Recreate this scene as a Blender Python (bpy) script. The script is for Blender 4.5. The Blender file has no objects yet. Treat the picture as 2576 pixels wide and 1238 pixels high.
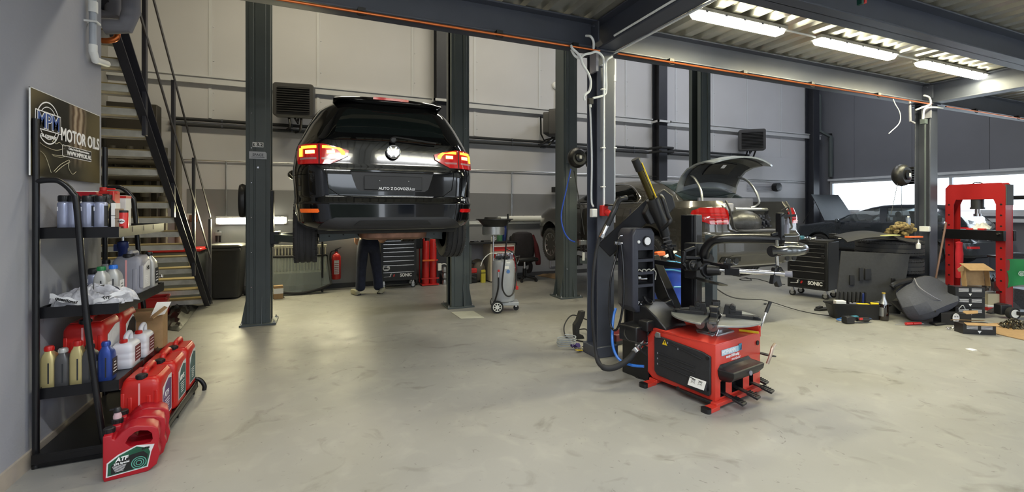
import bpy, bmesh, math, random
from mathutils import Vector, Matrix
random.seed(7)
PI = math.pi
# ---------------------------------------------------------------- camera
F = 1140.0; U0 = 1288.0; V0 = 528.0; HC = 1.5
TH = math.radians(22.8); CT = math.cos(TH); ST = math.sin(TH)
scn = bpy.context.scene
cam_d = bpy.data.cameras.new('camera'); cam = bpy.data.objects.new('camera', cam_d)
scn.collection.objects.link(cam)
cam.location = (0, 0, HC); cam.rotation_euler = (PI/2, 0, -TH)
cam_d.sensor_width = 36; cam_d.lens = F/2576*36; cam_d.shift_y = -(619-V0)/2576
cam_d.clip_start = 0.05; cam_d.clip_end = 300
scn.camera = cam
# ---------------------------------------------------------------- world and lights
wd = bpy.data.worlds.new('world'); scn.world = wd; wd.use_nodes = True
nt = wd.node_tree; bgn = nt.nodes['Background']
sky = nt.nodes.new('ShaderNodeTexSky'); sky.sky_type = 'HOSEK_WILKIE'; sky.turbidity = 5.0; sky.ground_albedo = .4
sky.sun_direction = Vector((-.5, -.55, .65)).normalized()
mixw = nt.nodes.new('ShaderNodeMixRGB'); mixw.inputs[0].default_value = .7
mixw.inputs[2].default_value = (.84, .91, 1.0, 1)
nt.links.new(sky.outputs[0], mixw.inputs[1]); nt.links.new(mixw.outputs[0], bgn.inputs['Color'])
bgn.inputs['Strength'].default_value = 6.5
def area(name, loc, size, power, color, rot=(0, 0, 0), spread=None):
    l = bpy.data.lights.new(name, 'AREA'); l.shape = 'RECTANGLE'; l.size, l.size_y = size
    l.energy = power; l.color = color
    if spread: l.spread = spread
    o = bpy.data.objects.new(name, l); scn.collection.objects.link(o); o.location = loc; o.rotation_euler = rot
    return o
# unseen lights added under the high roof, daylight entering the open gates behind the camera
for (x, y, p, c) in ((-.4, 6.4, 125, (1, .88, .60)), (3.6, 6.6, 110, (1, .92, .72)), (8.2, 6.6, 120, (.93, .96, 1.0)), (12.2, 6.6, 60, (.9, .94, 1.0))):
    area('added_hall_light', (x, y, 6.6), (2.2, .5), p, c)
# daylight comes from the world through the open gates and the window band; portals only guide the sampling
GATES = ((-1.4, 2.5), (3.7, 7.1), (8.4, 12.6)); YG = -3.2
for a, c in GATES:
    l = area('gate_portal', ((a+c)/2, YG-.1, 1.7), (c-a, 3.4), 1, (1, 1, 1), (PI/2, 0, PI)); l.data.cycles.is_portal = True
l = area('window_portal', (14.42, 2.9, 1.9), (12.2, .9), 1, (1, 1, 1), (PI/2, 0, -PI/2)); l.data.cycles.is_portal = True
scn.view_settings.view_transform = 'Standard'; scn.view_settings.look = 'None'
scn.view_settings.gamma = 1.0; scn.view_settings.use_curve_mapping = False
scn.view_settings.exposure = 0.0
# ---------------------------------------------------------------- pixel helpers (photo pixel + a known plane -> point in the building)
def WP(xc, yc, z): return Vector((xc*CT+yc*ST, -xc*ST+yc*CT, z))
def P(u, v, d): return WP((u-U0)/F*d, d, HC-(v-V0)/F*d)
def FL(u, v, z=0.0): return P(u, v, F*(HC-z)/(v-V0))
def PY(u, v, Y): r = (u-U0)/F; return P(u, v, Y/(CT-r*ST))
def PX(u, v, X): r = (u-U0)/F; return P(u, v, X/(r*CT+ST))
# ---------------------------------------------------------------- materials
MT = {}
def mat(name, col=(.5, .5, .5), rough=.5, metal=0.0, var=.08, scale=6.0, bump=0.0, bscale=40., coat=0.0, emit=None, trans=0.0, alpha=1.0, spec=None):
    if name in MT: return MT[name]
    m = bpy.data.materials.new(name); m.use_nodes = True; n = m.node_tree.nodes; l = m.node_tree.links
    b = n['Principled BSDF']
    b.inputs['Roughness'].default_value = rough; b.inputs['Metallic'].default_value = metal
    if coat: b.inputs['Coat Weight'].default_value = coat; b.inputs['Coat Roughness'].default_value = .03
    if spec is not None: b.inputs['Specular IOR Level'].default_value = spec
    if trans: b.inputs['Transmission Weight'].default_value = trans
    if alpha < 1: b.inputs['Alpha'].default_value = alpha
    c = (col[0], col[1], col[2], 1)
    tc = n.new('ShaderNodeTexCoord')
    if var > 0:
        nz = n.new('ShaderNodeTexNoise'); nz.inputs['Scale'].default_value = scale; nz.inputs['Detail'].default_value = 6
        cr = n.new('ShaderNodeValToRGB')
        cr.color_ramp.elements[0].position = .3; cr.color_ramp.elements[1].position = .7
        cr.color_ramp.elements[0].color = tuple(x*(1-var) for x in c[:3])+(1,)
        cr.color_ramp.elements[1].color = tuple(min(1, x*(1+var)) for x in c[:3])+(1,)
        l.new(tc.outputs['Object'], nz.inputs['Vector']); l.new(nz.outputs['Fac'], cr.inputs[0]); l.new(cr.outputs[0], b.inputs['Base Color'])
    else: b.inputs['Base Color'].default_value = c
    if bump > 0:
        n2 = n.new('ShaderNodeTexNoise'); n2.inputs['Scale'].default_value = bscale; n2.inputs['Detail'].default_value = 5
        bp = n.new('ShaderNodeBump'); bp.inputs['Strength'].default_value = bump; bp.inputs['Distance'].default_value = .01
        l.new(tc.outputs['Object'], n2.inputs['Vector']); l.new(n2.outputs['Fac'], bp.inputs['Height']); l.new(bp.outputs[0], b.inputs['Normal'])
    if emit:
        b.inputs['Emission Color'].default_value = (emit[0], emit[1], emit[2], 1); b.inputs['Emission Strength'].default_value = emit[3]
    MT[name] = m; return m
def G(v): # sRGB 0-255 -> linear
    v = v/255.0; return v/12.92 if v <= .04045 else ((v+.055)/1.055)**2.4
def RGB(r, g, b): return (G(r), G(g), G(b))
STEEL = mat('anthracite_painted_steel', RGB(70, 74, 86), .42, .0, .08, 3, .05, 30)
STEELG = mat('green_grey_painted_steel', RGB(78, 86, 88), .4, .0, .08, 3)
BLACKP = mat('black_plastic', RGB(26, 26, 28), .42, 0, .1, 8, .05, 60)
BLACKM = mat('black_powder_coat', RGB(22, 22, 25), .3, .2, .1, 8)
RUBBER = mat('black_rubber', RGB(34, 34, 36), .7, 0, .15, 10, .1, 50)
TYRE = mat('tyre_rubber', RGB(46, 46, 48), .75, 0, .15, 14, .15, 60)
CHROME = mat('polished_steel', RGB(215, 215, 218), .18, 1.0, .05, 12)
ALU = mat('brushed_aluminium', RGB(180, 182, 185), .35, .9, .08, 12)
GALV = mat('galvanised_sheet', RGB(178, 180, 182), .34, .8, .12, 5, .06, 25)
REDP = mat('red_enamel', RGB(200, 40, 38), .35, 0, .06, 5, coat=.3)
REDPL = mat('red_plastic', RGB(186, 32, 28), .35, 0, .07, 5)
REDD = mat('dark_red_plastic', RGB(165, 18, 34), .35, 0, .07, 5)
WHITEP = mat('white_plastic', RGB(225, 226, 224), .45, 0, .04, 8)
GREYPL = mat('grey_plastic', RGB(140, 140, 150), .4, 0, .08, 6)
CARD = mat('brown_cardboard', RGB(158, 128, 90), .85, 0, .1, 20, .05, 60)
PAPER = mat('white_paper', RGB(228, 228, 224), .7, 0, .03, 10)
BLUEPL = mat('blue_hose_plastic', RGB(50, 120, 215), .35, 0, .05, 6)
COPPER = mat('copper_pipe', RGB(200, 110, 60), .3, .9, .1, 10)
YEL = mat('yellow_plastic', RGB(235, 200, 30), .5, 0, .05, 8)
WTXT = mat('white_print', RGB(238, 238, 240), .5, 0, 0)
BTXT = mat('black_print', RGB(15, 15, 16), .5, 0, 0)
# ---------------------------------------------------------------- objects
COL = scn.collection
MATS = {}
def rootmat(o): return MATS.get(o.name, Matrix.Identity(4))
def thing(name, label, cat, loc=(0, 0, 0), rz=0.0, group=None):
    o = bpy.data.objects.new(name, None); COL.objects.link(o); o.empty_display_size = .1
    o.location = loc; o.rotation_euler = (0, 0, rz); o['label'] = label; o['category'] = cat
    if group: o['group'] = group
    MATS[o.name] = Matrix.Translation(Vector(loc)) @ Matrix.Rotation(rz, 4, 'Z')
    return o
def tag(o, label, cat, group=None, kind=None):
    o['label'] = label; o['category'] = cat
    if group: o['group'] = group
    if kind: o['kind'] = kind
    return o
def struct(o): o['kind'] = 'structure'; return o
def copy_tree(o, loc=None, rz=None, label=None, scale=None, parent=None):
    c = o.copy(); COL.objects.link(c)
    if parent: c.parent = parent
    for ch in list(o.children): copy_tree(ch, parent=c)
    if loc is not None: c.location = loc
    if rz is not None: c.rotation_euler = (0, 0, rz)
    if scale is not None: c.scale = scale if not isinstance(scale, (int, float)) else (scale,)*3
    if label: c['label'] = label
    return c
def setmat(o, m):
    """own mesh copy of a part with another material in slot 0"""
    o.data = o.data.copy(); o.data.materials[0] = m
def kid(o, nm):
    for c in o.children:
        if c.name.split('.')[0] == nm: return c
def catmull(pts, n=6):
    pts = [Vector(p) for p in pts]
    if len(pts) < 3: return pts
    out = []
    ext = [pts[0]*2-pts[1]]+pts+[pts[-1]*2-pts[-2]]
    for i in range(1, len(ext)-2):
        p0, p1, p2, p3 = ext[i-1:i+3]
        for k in range(n):
            t = k/n
            out.append(.5*((2*p1)+(p2-p0)*t+(2*p0-5*p1+4*p2-p3)*t*t+(3*p1-p0-3*p2+p3)*t**3))
    out.append(pts[-1]); return out
class MB:
    """collects shapes; build() links them as ONE mesh object"""
    def __init__(s, M=None): s.v = []; s.f = []; s.m = []; s.mi = 0; s.M = M or Matrix.Identity(4)
    def add(s, vs, fs, M=None):
        T = s.M @ M if M is not None else s.M
        b = len(s.v); s.v += [T @ Vector(p) for p in vs]; s.f += [tuple(b+i for i in f) for f in fs]; s.m += [s.mi]*len(fs); return s
    def box(s, c, d, rz=0.0, M=None, rx=0, ry=0):
        x, y, z = d[0]/2, d[1]/2, d[2]/2
        vs = [(-x, -y, -z), (x, -y, -z), (x, y, -z), (-x, y, -z), (-x, -y, z), (x, -y, z), (x, y, z), (-x, y, z)]
        fs = [(0, 3, 2, 1), (4, 5, 6, 7), (0, 1, 5, 4), (1, 2, 6, 5), (2, 3, 7, 6), (3, 0, 4, 7)]
        T = Matrix.Translation(Vector(c)) @ Matrix.Rotation(rz, 4, 'Z') @ Matrix.Rotation(rx, 4, 'X') @ Matrix.Rotation(ry, 4, 'Y')
        if M is not None: T = M @ T
        return s.add(vs, fs, T)
    def b2(s, a, b): # box from corner to corner
        return s.box([(a[i]+b[i])/2 for i in range(3)], [abs(a[i]-b[i]) for i in range(3)])
    def frame(s, p0, p1, up=(0, 0, 1)):
        p0 = Vector(p0); p1 = Vector(p1); z = (p1-p0).normalized(); u = Vector(up)
        if abs(z.dot(u)) > .98: u = Vector((0, 1, 0)) if abs(z.y) < .9 else Vector((1, 0, 0))
        x = u.cross(z).normalized(); y = z.cross(x)
        return Matrix(((x.x, y.x, z.x, p0.x), (x.y, y.y, z.y, p0.y), (x.z, y.z, z.z, p0.z), (0, 0, 0, 1))), (p1-p0).length
    def bar(s, p0, p1, w, h, up=(0, 0, 1)):
        T, L = s.frame(p0, p1, up); x, y = w/2, h/2
        vs = [(-x, -y, 0), (x, -y, 0), (x, y, 0), (-x, y, 0), (-x, -y, L), (x, -y, L), (x, y, L), (-x, y, L)]
        return s.add(vs, [(0, 3, 2, 1), (4, 5, 6, 7), (0, 1, 5, 4), (1, 2, 6, 5), (2, 3, 7, 6), (3, 0, 4, 7)], T)
    def cyl(s, p0, p1, r, r2=None, n=20, caps=True):
        T, L = s.frame(p0, p1); r2 = r if r2 is None else r2
        vs = [(r*math.cos(2*PI*i/n), r*math.sin(2*PI*i/n), 0) for i in range(n)]+[(r2*math.cos(2*PI*i/n), r2*math.sin(2*PI*i/n), L) for i in range(n)]
        fs = [(i, (i+1) % n, n+(i+1) % n, n+i) for i in range(n)]
        if caps: fs += [tuple(range(n-1, -1, -1)), tuple(range(n, 2*n))]
        return s.add(vs, fs, T)
    def lathe(s, prof, c=(0, 0, 0), M=None, n=28, sx=1, sy=1):
        vs = []; fs = []
        for r, z in prof:
            for i in range(n): vs.append((r*sx*math.cos(2*PI*i/n), r*sy*math.sin(2*PI*i/n), z))
        k = len(prof)
        for j in range(k-1):
            for i in range(n): fs.append((j*n+i, j*n+(i+1) % n, (j+1)*n+(i+1) % n, (j+1)*n+i))
        if prof[0][0] > 1e-4: fs.append(tuple(range(n-1, -1, -1)))
        if prof[-1][0] > 1e-4: fs.append(tuple((k-1)*n+i for i in range(n)))
        T = Matrix.Translation(Vector(c)); T = T @ M if M is not None else T
        return s.add(vs, fs, T)
    def tube(s, pts, r, n=8, smooth=True, k=6, closed=False):
        p = catmull(pts, k) if smooth else [Vector(q) for q in pts]
        if closed: p = p[:-1]
        N = len(p); vs = []; up = Vector((0, 0, 1))
        for i in range(N):
            if closed: d = p[(i+1) % N]-p[i-1]
            else: d = p[min(i+1, N-1)]-p[max(i-1, 0)]
            d.normalize()
            if i == 0:
                up = Vector((0, 0, 1)) if abs(d.z) < .9 else Vector((1, 0, 0))
            x = up.cross(d)
            if x.length < 1e-4: x = Vector((1, 0, 0)).cross(d)
            x.normalize(); y = d.cross(x).normalized(); up = y
            rr = r[i*(len(r)-1)//max(1, N-1)] if isinstance(r, (list, tuple)) else r
            for j in range(n):
                a = 2*PI*j/n; vs.append(p[i]+x*rr*math.cos(a)+y*rr*math.sin(a))
        fs = []
        for i in range(N if closed else N-1):
            q = (i+1) % N
            for j in range(n): fs.append((i*n+j, i*n+(j+1) % n, q*n+(j+1) % n, q*n+j))
        if not closed: fs += [tuple(range(n-1, -1, -1)), tuple((N-1)*n+j for j in range(n))]
        return s.add(vs, fs)
    def prism(s, out, d0, d1, axis='z', M=None):
        """2D outline extruded; axis y: outline=(x,z); axis x: outline=(y,z); axis z: outline=(x,y)"""
        def m(a, b, t): return {'z': (a, b, t), 'y': (a, t, b), 'x': (t, a, b)}[axis]
        n = len(out); vs = [m(a, b, d0) for a, b in out]+[m(a, b, d1) for a, b in out]
        fs = [tuple(range(n)), tuple(range(2*n-1, n-1, -1))]+[(i, (i+1) % n, n+(i+1) % n, n+i) for i in range(n)]
        return s.add(vs, fs, M)
    def loft(s, rings, caps=True, closed=True, M=None):
        n = len(rings[0]); vs = [p for r in rings for p in r]; fs = []
        for j in range(len(rings)-1):
            for i in range(n if closed else n-1): fs.append((j*n+i, j*n+(i+1) % n, (j+1)*n+(i+1) % n, (j+1)*n+i))
        if caps: fs += [tuple(range(n-1, -1, -1)), tuple((len(rings)-1)*n+i for i in range(n))]
        return s.add(vs, fs, M)
    def grid(s, fn, nu, nv, M=None):
        vs = [fn(i/nu, j/nv) for j in range(nv+1) for i in range(nu+1)]
        fs = [(j*(nu+1)+i, j*(nu+1)+i+1, (j+1)*(nu+1)+i+1, (j+1)*(nu+1)+i) for j in range(nv) for i in range(nu)]
        return s.add(vs, fs, M)
    def sph(s, c, r, n=14, M=None):
        if isinstance(r, (int, float)): r = (r, r, r)
        k = n//2; prof = [(math.sin(PI*j/k), -math.cos(PI*j/k)) for j in range(k+1)]
        vs = []; fs = []
        for a, z in prof:
            for i in range(n): vs.append((c[0]+r[0]*a*math.cos(2*PI*i/n), c[1]+r[1]*a*math.sin(2*PI*i/n), c[2]+r[2]*z))
        for j in range(k):
            for i in range(n): fs.append((j*n+i, j*n+(i+1) % n, (j+1)*n+(i+1) % n, (j+1)*n+i))
        return s.add(vs, fs, M)
    def build(s, name, mats, parent=None, world=False, bevel=0.0, ang=38, solid=0.0, fixn=True, sub=0, segs=2):
        if not isinstance(mats, (list, tuple)): mats = [mats]
        me = bpy.data.meshes.new(name)
        vs = s.v
        if world and parent is not None:
            r = parent
            while r.parent: r = r.parent
            I = rootmat(r).inverted(); vs = [I @ v for v in vs]
        me.from_pydata([tuple(v) for v in vs], [], s.f)
        for m in mats: me.materials.append(m)
        if len(mats) > 1: me.polygons.foreach_set('material_index', s.m)
        bm = bmesh.new(); bm.from_mesh(me)
        bmesh.ops.remove_doubles(bm, verts=bm.verts, dist=1e-5)
        if fixn: bmesh.ops.recalc_face_normals(bm, faces=bm.faces)
        for f in bm.faces: f.smooth = True
        ca = math.radians(ang)
        for e in bm.edges:
            e.smooth = not (len(e.link_faces) != 2 or e.calc_face_angle(0) > ca)
        bm.to_mesh(me); bm.free()
        o = bpy.data.objects.new(name, me); COL.objects.link(o)
        if parent is not None: o.parent = parent
        if solid:
            md = o.modifiers.new('solid', 'SOLIDIFY'); md.thickness = solid; md.offset = 0
        if bevel:
            md = o.modifiers.new('bevel', 'BEVEL'); md.width = bevel; md.segments = segs; md.limit_method = 'ANGLE'; md.angle_limit = math.radians(40)
            md.harden_normals = False
        if sub:
            md = o.modifiers.new('sub', 'SUBSURF'); md.levels = sub; md.render_levels = sub
        return o
def bake(o):
    """apply the object's modifiers to its mesh"""
    bpy.context.view_layer.update()
    dg = bpy.context.evaluated_depsgraph_get(); me = bpy.data.meshes.new_from_object(o.evaluated_get(dg))
    o.modifiers.clear(); o.data = me
    return o
def cut(o, mbs, cmats=None):
    tmp = []
    for mb in mbs:
        c = mb.build('cutter', cmats or [o.data.materials[0]], o.parent); tmp.append(c)
        md = o.modifiers.new('cut', 'BOOLEAN'); md.operation = 'DIFFERENCE'; md.solver = 'EXACT'; md.object = c
        if cmats: md.material_mode = 'TRANSFER'
    bake(o)
    for c in tmp: bpy.data.objects.remove(c)
    sharp(o); return o
def sharp(o, ang=38):
    bm = bmesh.new(); bm.from_mesh(o.data); ca = math.radians(ang)
    for f in bm.faces: f.smooth = True
    for e in bm.edges: e.smooth = not (len(e.link_faces) != 2 or e.calc_face_angle(0) > ca)
    bm.to_mesh(o.data); bm.free()
def text(s, size, M, m, parent, name='lettering', bold=0.0, shear=0.0, ext=.0006, align='CENTER', sx=1.0, spacing=1.0, world=True):
    """lettering in the local XY plane of M (x right, y up, z outward)"""
    c = bpy.data.curves.new('t', 'FONT'); c.body = s; c.size = size; c.extrude = ext; c.offset = bold; c.shear = shear
    c.align_x = align; c.align_y = 'CENTER'; c.space_character = spacing; c.resolution_u = 3
    o = bpy.data.objects.new('t', c); COL.objects.link(o); bpy.context.view_layer.update()
    me = bpy.data.meshes.new_from_object(o.evaluated_get(bpy.context.evaluated_depsgraph_get()))
    bpy.data.objects.remove(o)
    T = M @ Matrix.Diagonal((sx, 1, 1, 1))
    if world and parent is not None:
        r = parent
        while r.parent: r = r.parent
        T = rootmat(r).inverted() @ T
    me.transform(T); me.materials.clear(); me.materials.append(m)
    t = bpy.data.objects.new(name, me); COL.objects.link(t)
    if parent is not None: t.parent = parent
    return t
def TM(o, x, y):
    """matrix from origin, x direction, y direction"""
    x = Vector(x).normalized(); y = Vector(y); y = (y-x*y.dot(x)).normalized(); z = x.cross(y); o = Vector(o)
    return Matrix(((x.x, y.x, z.x, o.x), (x.y, y.y, z.y, o.y), (x.z, y.z, z.z, o.z), (0, 0, 0, 1)))
FRONT = ((1, 0, 0), (0, 0, 1))
def rrect(w, h, r, n=4, cx=0, cy=0):
    o = []
    for (sx, sy, a0) in ((1, 1, 0), (-1, 1, 90), (-1, -1, 180), (1, -1, 270)):
        for k in range(n+1):
            a = math.radians(a0+90*k/n); o.append((cx+sx*(w/2-r)+r*math.cos(a), cy+sy*(h/2-r)+r*math.sin(a)))
    return o
# ================================================================ THE SETTING
XL, XR, YF, YB = -3.2, 14.3, -3.2, 9.33
XW = -1.57   # near left wall face
# floor material: pale worn epoxy with scuffs
fm = mat('worn_pale_floor_coating', RGB(147, 146, 142), .42, 0, .07, .9, .03, 18)
def floor_nodes():
    n = fm.node_tree.nodes; l = fm.node_tree.links; b = n['Principled BSDF']
    base = b.inputs['Base Color'].links[0].from_socket; tc = [x for x in n if x.type == 'TEX_COORD'][0]
    mp = n.new('ShaderNodeMapping'); mp.inputs['Scale'].default_value = (1, 1, 1); l.new(tc.outputs['Object'], mp.inputs[0])
    def layer(prev, scale, det, lo, hi, col, dist=0.0, fac=1.0, tex='NOISE'):
        t = n.new('ShaderNodeTexNoise'); t.inputs['Scale'].default_value = scale; t.inputs['Detail'].default_value = det; t.inputs['Distortion'].default_value = dist
        l.new(mp.outputs[0], t.inputs['Vector'])
        r = n.new('ShaderNodeMapRange'); r.inputs[1].default_value = lo; r.inputs[2].default_value = hi; r.inputs[4].default_value = fac
        l.new(t.outputs['Fac'], r.inputs[0])
        mx = n.new('ShaderNodeMixRGB'); mx.inputs[2].default_value = (*col, 1)
        l.new(r.outputs[0], mx.inputs[0]); l.new(prev, mx.inputs[1]); return mx.outputs[0]
    o = layer(base, .55, 4, .50, .75, RGB(130, 126, 110), .3, .5)
    o = layer(o, 2.6, 8, .60, .76, RGB(88, 84, 74), 1.6, .62)
    o = layer(o, 9, 6, .66, .74, RGB(76, 72, 66), 2.5, .6)
    o = layer(o, 5, 10, .52, .72, RGB(180, 178, 170), .6, .22)
    o = layer(o, 30, 3, .74, .78, RGB(60, 58, 54), 0, .7)
    l.new(o, b.inputs['Base Color'])
    t = n.new('ShaderNodeTexNoise'); t.inputs['Scale'].default_value = 3; t.inputs['Detail'].default_value = 6; l.new(mp.outputs[0], t.inputs['Vector'])
    r = n.new('ShaderNodeMapRange'); r.inputs[3].default_value = .30; r.inputs[4].default_value = .62; l.new(t.outputs['Fac'], r.inputs[0]); l.new(r.outputs[0], b.inputs['Roughness'])
floor_nodes()
b = MB().box(((XL+XR)/2, (YF+YB)/2, -.05), (XR-XL+.6, YB-YF+.6, .1)); struct(b.build('floor', fm))
b = MB().box((5, -20, -.09), (70, 30, .1)); struct(b.build('floor_outside', mat('yard_paving', RGB(120, 120, 118), .8, 0, .15, 2)))
WP_ = mat('white_sandwich_panel', RGB(196, 196, 200), .55, 0, .03, 1.2, .03, 90)
DGW = mat('dark_grey_sandwich_panel', RGB(112, 114, 122), .5, 0, .04, 1.5, .03, 90)
LW = mat('grey_rendered_wall', RGB(150, 152, 162), .75, 0, .05, 1.5, .12, 45)
GRP = mat('grey_wall_paint', RGB(128, 128, 130), .6, 0, .05, 2, .05, 30)
WTR = mat('white_trim', RGB(200, 202, 206), .45, 0, .03, 4)
def wall_back():
    m = MB()
    # panels with real joints between them
    xs = [XL-.3, -1.79, -.06, 1.71, 3.05, 4.6, 6.2, 7.0, 8.6, 9.9, 11.2, 12.6, XR+.2]
    for a, c in zip(xs, xs[1:]):
        m.b2((a+.006, YB, 3.72), (c-.006, YB+.12, 7.1))
        m.b2((a+.006, YB, 3.05), (c-.006, YB+.12, 3.72))
    m.b2((XL-.3, YB+.004, 0), (XR+.2, YB+.14, 7.1))
    m.b2((XL-.3, YB-.001, 0), (XR+.2, YB+.12, 3.05))
    struct(m.build('wall_back', WP_, bevel=.003))
    m = MB()
    for x in xs[1:-1]:
        m.b2((x-.022, YB-.012, 3.1), (x+.022, YB, 7.0))
        for z in (3.25, 3.55, 4.1, 4.7, 5.3): m.sph((x+.05, YB, z), .012, 8)
    struct(m.build('trim_1', WTR))
wall_back()
struct(MB().b2((-2.13, YB-.006, 0.0), (XR, YB, 1.86)).build('trim_2', GRP))
m = MB()
for a, c in ((XL, 2.12), (2.44, 7.78), (8.1, XR)):
    m.b2((a, YB-.07, 3.68), (c, YB, 3.80)); m.b2((a, YB-.09, 3.79), (c, YB, 3.82))
for x in (2.28, 7.94):
    m.b2((x-.2, YB-.34, 3.70), (x+.2, YB-.30, 3.75)); m.b2((x-.2, YB-.34, 3.70), (x-.17, YB, 3.75)); m.b2((x+.17, YB-.34, 3.70), (x+.2, YB, 3.75))
struct(m.build('trim_3', WTR))
struct(MB().b2((-1.6, YB-.02, 0), (6.6, YB-.006, .09)).build('baseboard_back', mat('dark_baseboard', RGB(60, 60, 62), .6)))
# right wall with the long band of windows
m = MB()
ys = [YF, -1.2, .6, 2.2, 3.8, 5.4, 6.9, 8.3, YB+.2]
for a, c in zip(ys, ys[1:]):
    m.b2((XR, a+.008, 2.34), (XR+.12, c-.008, 7.1)); m.b2((XR, a+.008, 0), (XR+.12, c-.008, 1.45))
m.b2((XR+.01, YF, 2.34), (XR+.16, YB+.2, 7.1)); m.b2((XR+.01, YF, 0), (XR+.16, YB+.2, 1.45)); m.b2((XR, 8.95, 1.4), (XR+.16, YB+.2, 2.4))
struct(m.build('wall_right', DGW))
m = MB(); m.mi = 0
for z in (1.45, 2.34): m.b2((XR-.05, YF, z-.05), (XR+.08, 8.95, z+.05))
m.b2((XR-.12, YF, 2.37), (XR, 8.98, 2.43)); m.b2((XR-.1, YF, 1.36), (XR, 8.98, 1.44)); m.b2((XR-.18, YF, 1.22), (XR, 8.9, 1.30))
for y in (8.93, 6.1, 3.2, .3, -2.6): m.b2((XR-.03, y-.03, 1.45), (XR+.06, y+.03, 2.34))
wf = struct(m.build('window_1', mat('window_frame_white', RGB(205, 208, 214), .4)))
glass = mat('frosted_window_glass', (.9, .95, .96), .25, 0, 0, trans=1.0)
MB().b2((XR+.02, YF, 1.55), (XR+.03, 8.95, 2.32)).build('pane', glass, wf)
# near left wall, ends in a clean edge in front of the stairs
struct(MB().b2((XW-.25, YF, 0), (XW, 4.46, 7.1)).build('wall_left', LW))
struct(MB().b2((XW, YF, 0), (XW+.015, 4.46, .10)).build('baseboard_left', mat('beige_tile_baseboard', RGB(170, 160, 148), .5, 0, .1, 8)))
struct(MB().b2((XL-.15, 2.0, 0), (XL, YB+.1, 7.1)).build('wall_left_rear', mat('stairwell_wall', RGB(150, 148, 142), .7)))
struct(MB().b2((XL-.15, 1.85, 0), (XW-.2, 2.0, 7.1)).build('wall_stairwell', mat('stairwell_wall', RGB(150, 148, 142), .7)))
# front wall with open sectional gates behind the camera
m = MB(); m.b2((XW, YF-.2, 3.4), (XR, YF, 7.1))
for a, c in ((XW, -1.4), (2.5, 3.7), (7.1, 8.4), (12.6, XR)): m.b2((a, YF-.2, 0), (c, YF, 3.4))
struct(m.build('wall_front', WP_))
# roof of the hall
struct(MB().b2((XL-.2, YF-.2, 7.1), (XR+.2, YB+.2, 7.25)).build('ceiling_hall', WP_))
# unseen wall and facade added outside the gates to darken car reflections
m = MB(); m.b2((-14, -24, 0), (3, -22, 5.2)); struct(m.build('wall_added_yard', mat('added_dark_wall', RGB(58, 66, 54), .9, 0, .4, 1.5)))
m = MB(); m.b2((4, -26, 0), (30, -23, 6.0)); struct(m.build('wall_added_opposite', mat('added_facade', RGB(120, 118, 112), .8, 0, .1, 1)))
m = MB()
for k in range(6): m.b2((5+3.6*k, -23.02, 1.2), (7.6+3.6*k, -22.98, 3.2))
struct(m.build('window_added', mat('added_facade_window', RGB(40, 48, 60), .1)))
# corrugated deck of the mezzanine
GALVD = mat('galvanised_deck', RGB(205, 203, 190), .30, .75, .14, 4, .10, 10)
def deck():
    p = .24; x0, x1 = XW, XR; y0, y1 = YF, 4.06; z = 3.44; pts = []
    k = int((x1-x0)/p)
    for i in range(k):
        x = x0+i*p
        pts += [(x, z), (x+p*.42, z), (x+p*.52, z+.045), (x+p*.9, z+.045)]
    pts.append((x0+k*p, z))
    vs = [(a, y0, c) for a, c in pts]+[(a, y1, c) for a, c in pts]; n = len(pts)
    m = MB().add(vs, [(i, i+1, n+i+1, n+i) for i in range(n-1)])
    o = m.build('ceiling', GALVD, solid=.004, ang=20); struct(o)
    struct(MB().b2((x0, y0, 3.50), (x1, y1, 3.62)).build('ceiling_slab', mat('concrete', RGB(130, 130, 126), .8)))
deck()
# ---------------------------------------------------------------- steel frame
def ibeam(m, p0, p1, h, bw, tw=.012, tf=.016):
    p0 = Vector(p0); p1 = Vector(p1); up = Vector((0, 0, 1))
    m.bar(p0, p1, tw, h, up); m.bar(p0+up*(h/2-tf/2), p1+up*(h/2-tf/2), bw, tf, up); m.bar(p0-up*(h/2-tf/2), p1-up*(h/2-tf/2), bw, tf, up)
def beam(label, p0, p1, h=.30, bw=.2, extra=None):
    m = MB(); ibeam(m, p0, p1, h, bw)
    o = thing('steel_beam', label, 'steel beam', (p0[0], p0[1], p0[2]))
    m.build('girder', STEEL, o, world=True, bevel=.003)
    if extra:
        m = MB()
        for c, d in extra:
            m.box(c, d)
        m.build('connection_plate', STEEL, o, world=True, bevel=.003)
        m = MB()
        for c, d in extra:
            for sz in (-.07, .07):
                for sx in (-1, 1):
                    q = Vector(c)+Vector((0, 0, sz))
                    ax = Vector((1, 0, 0)) if d[0] < d[1] else Vector((0, 1, 0))
                    m.cyl(q, q+ax*sx*.03, .014, n=6)
        m.build('bolt', STEEL, o, world=True)
    return o
GX = (2.68, 8.66)
beam('dark steel floor beam above the raised black van, left of the near column', (XW, 4.0, 3.285), (2.58, 4.0, 3.285), .29, .19, [((2.57, 3.93, 3.3), (.016, .14, .2))])
beam('steel floor beam lit pale by the three tube lamps, between the two columns', (2.78, 4.0, 3.285), (8.56, 4.0, 3.285), .29, .19, [((8.55, 3.93, 3.3), (.016, .14, .2))])
beam('dark steel floor beam right of the far column, above the red press', (8.76, 4.0, 3.285), (XR, 4.0, 3.285), .29, .19)
beam('deep steel girder running from the near column towards the viewer', (2.68, 4.1, 3.28), (2.68, YF, 3.28), .30, .2)
beam('steel girder running from the far column towards the right edge', (8.66, 4.1, 3.28), (8.66, YF, 3.28), .30, .2)
beam('blue-grey steel beam crossing the ceiling at top right, in front of the tube lamps', (2.78, 2.5, 3.285), (8.56, 2.5, 3.285), .29, .2)
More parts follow.
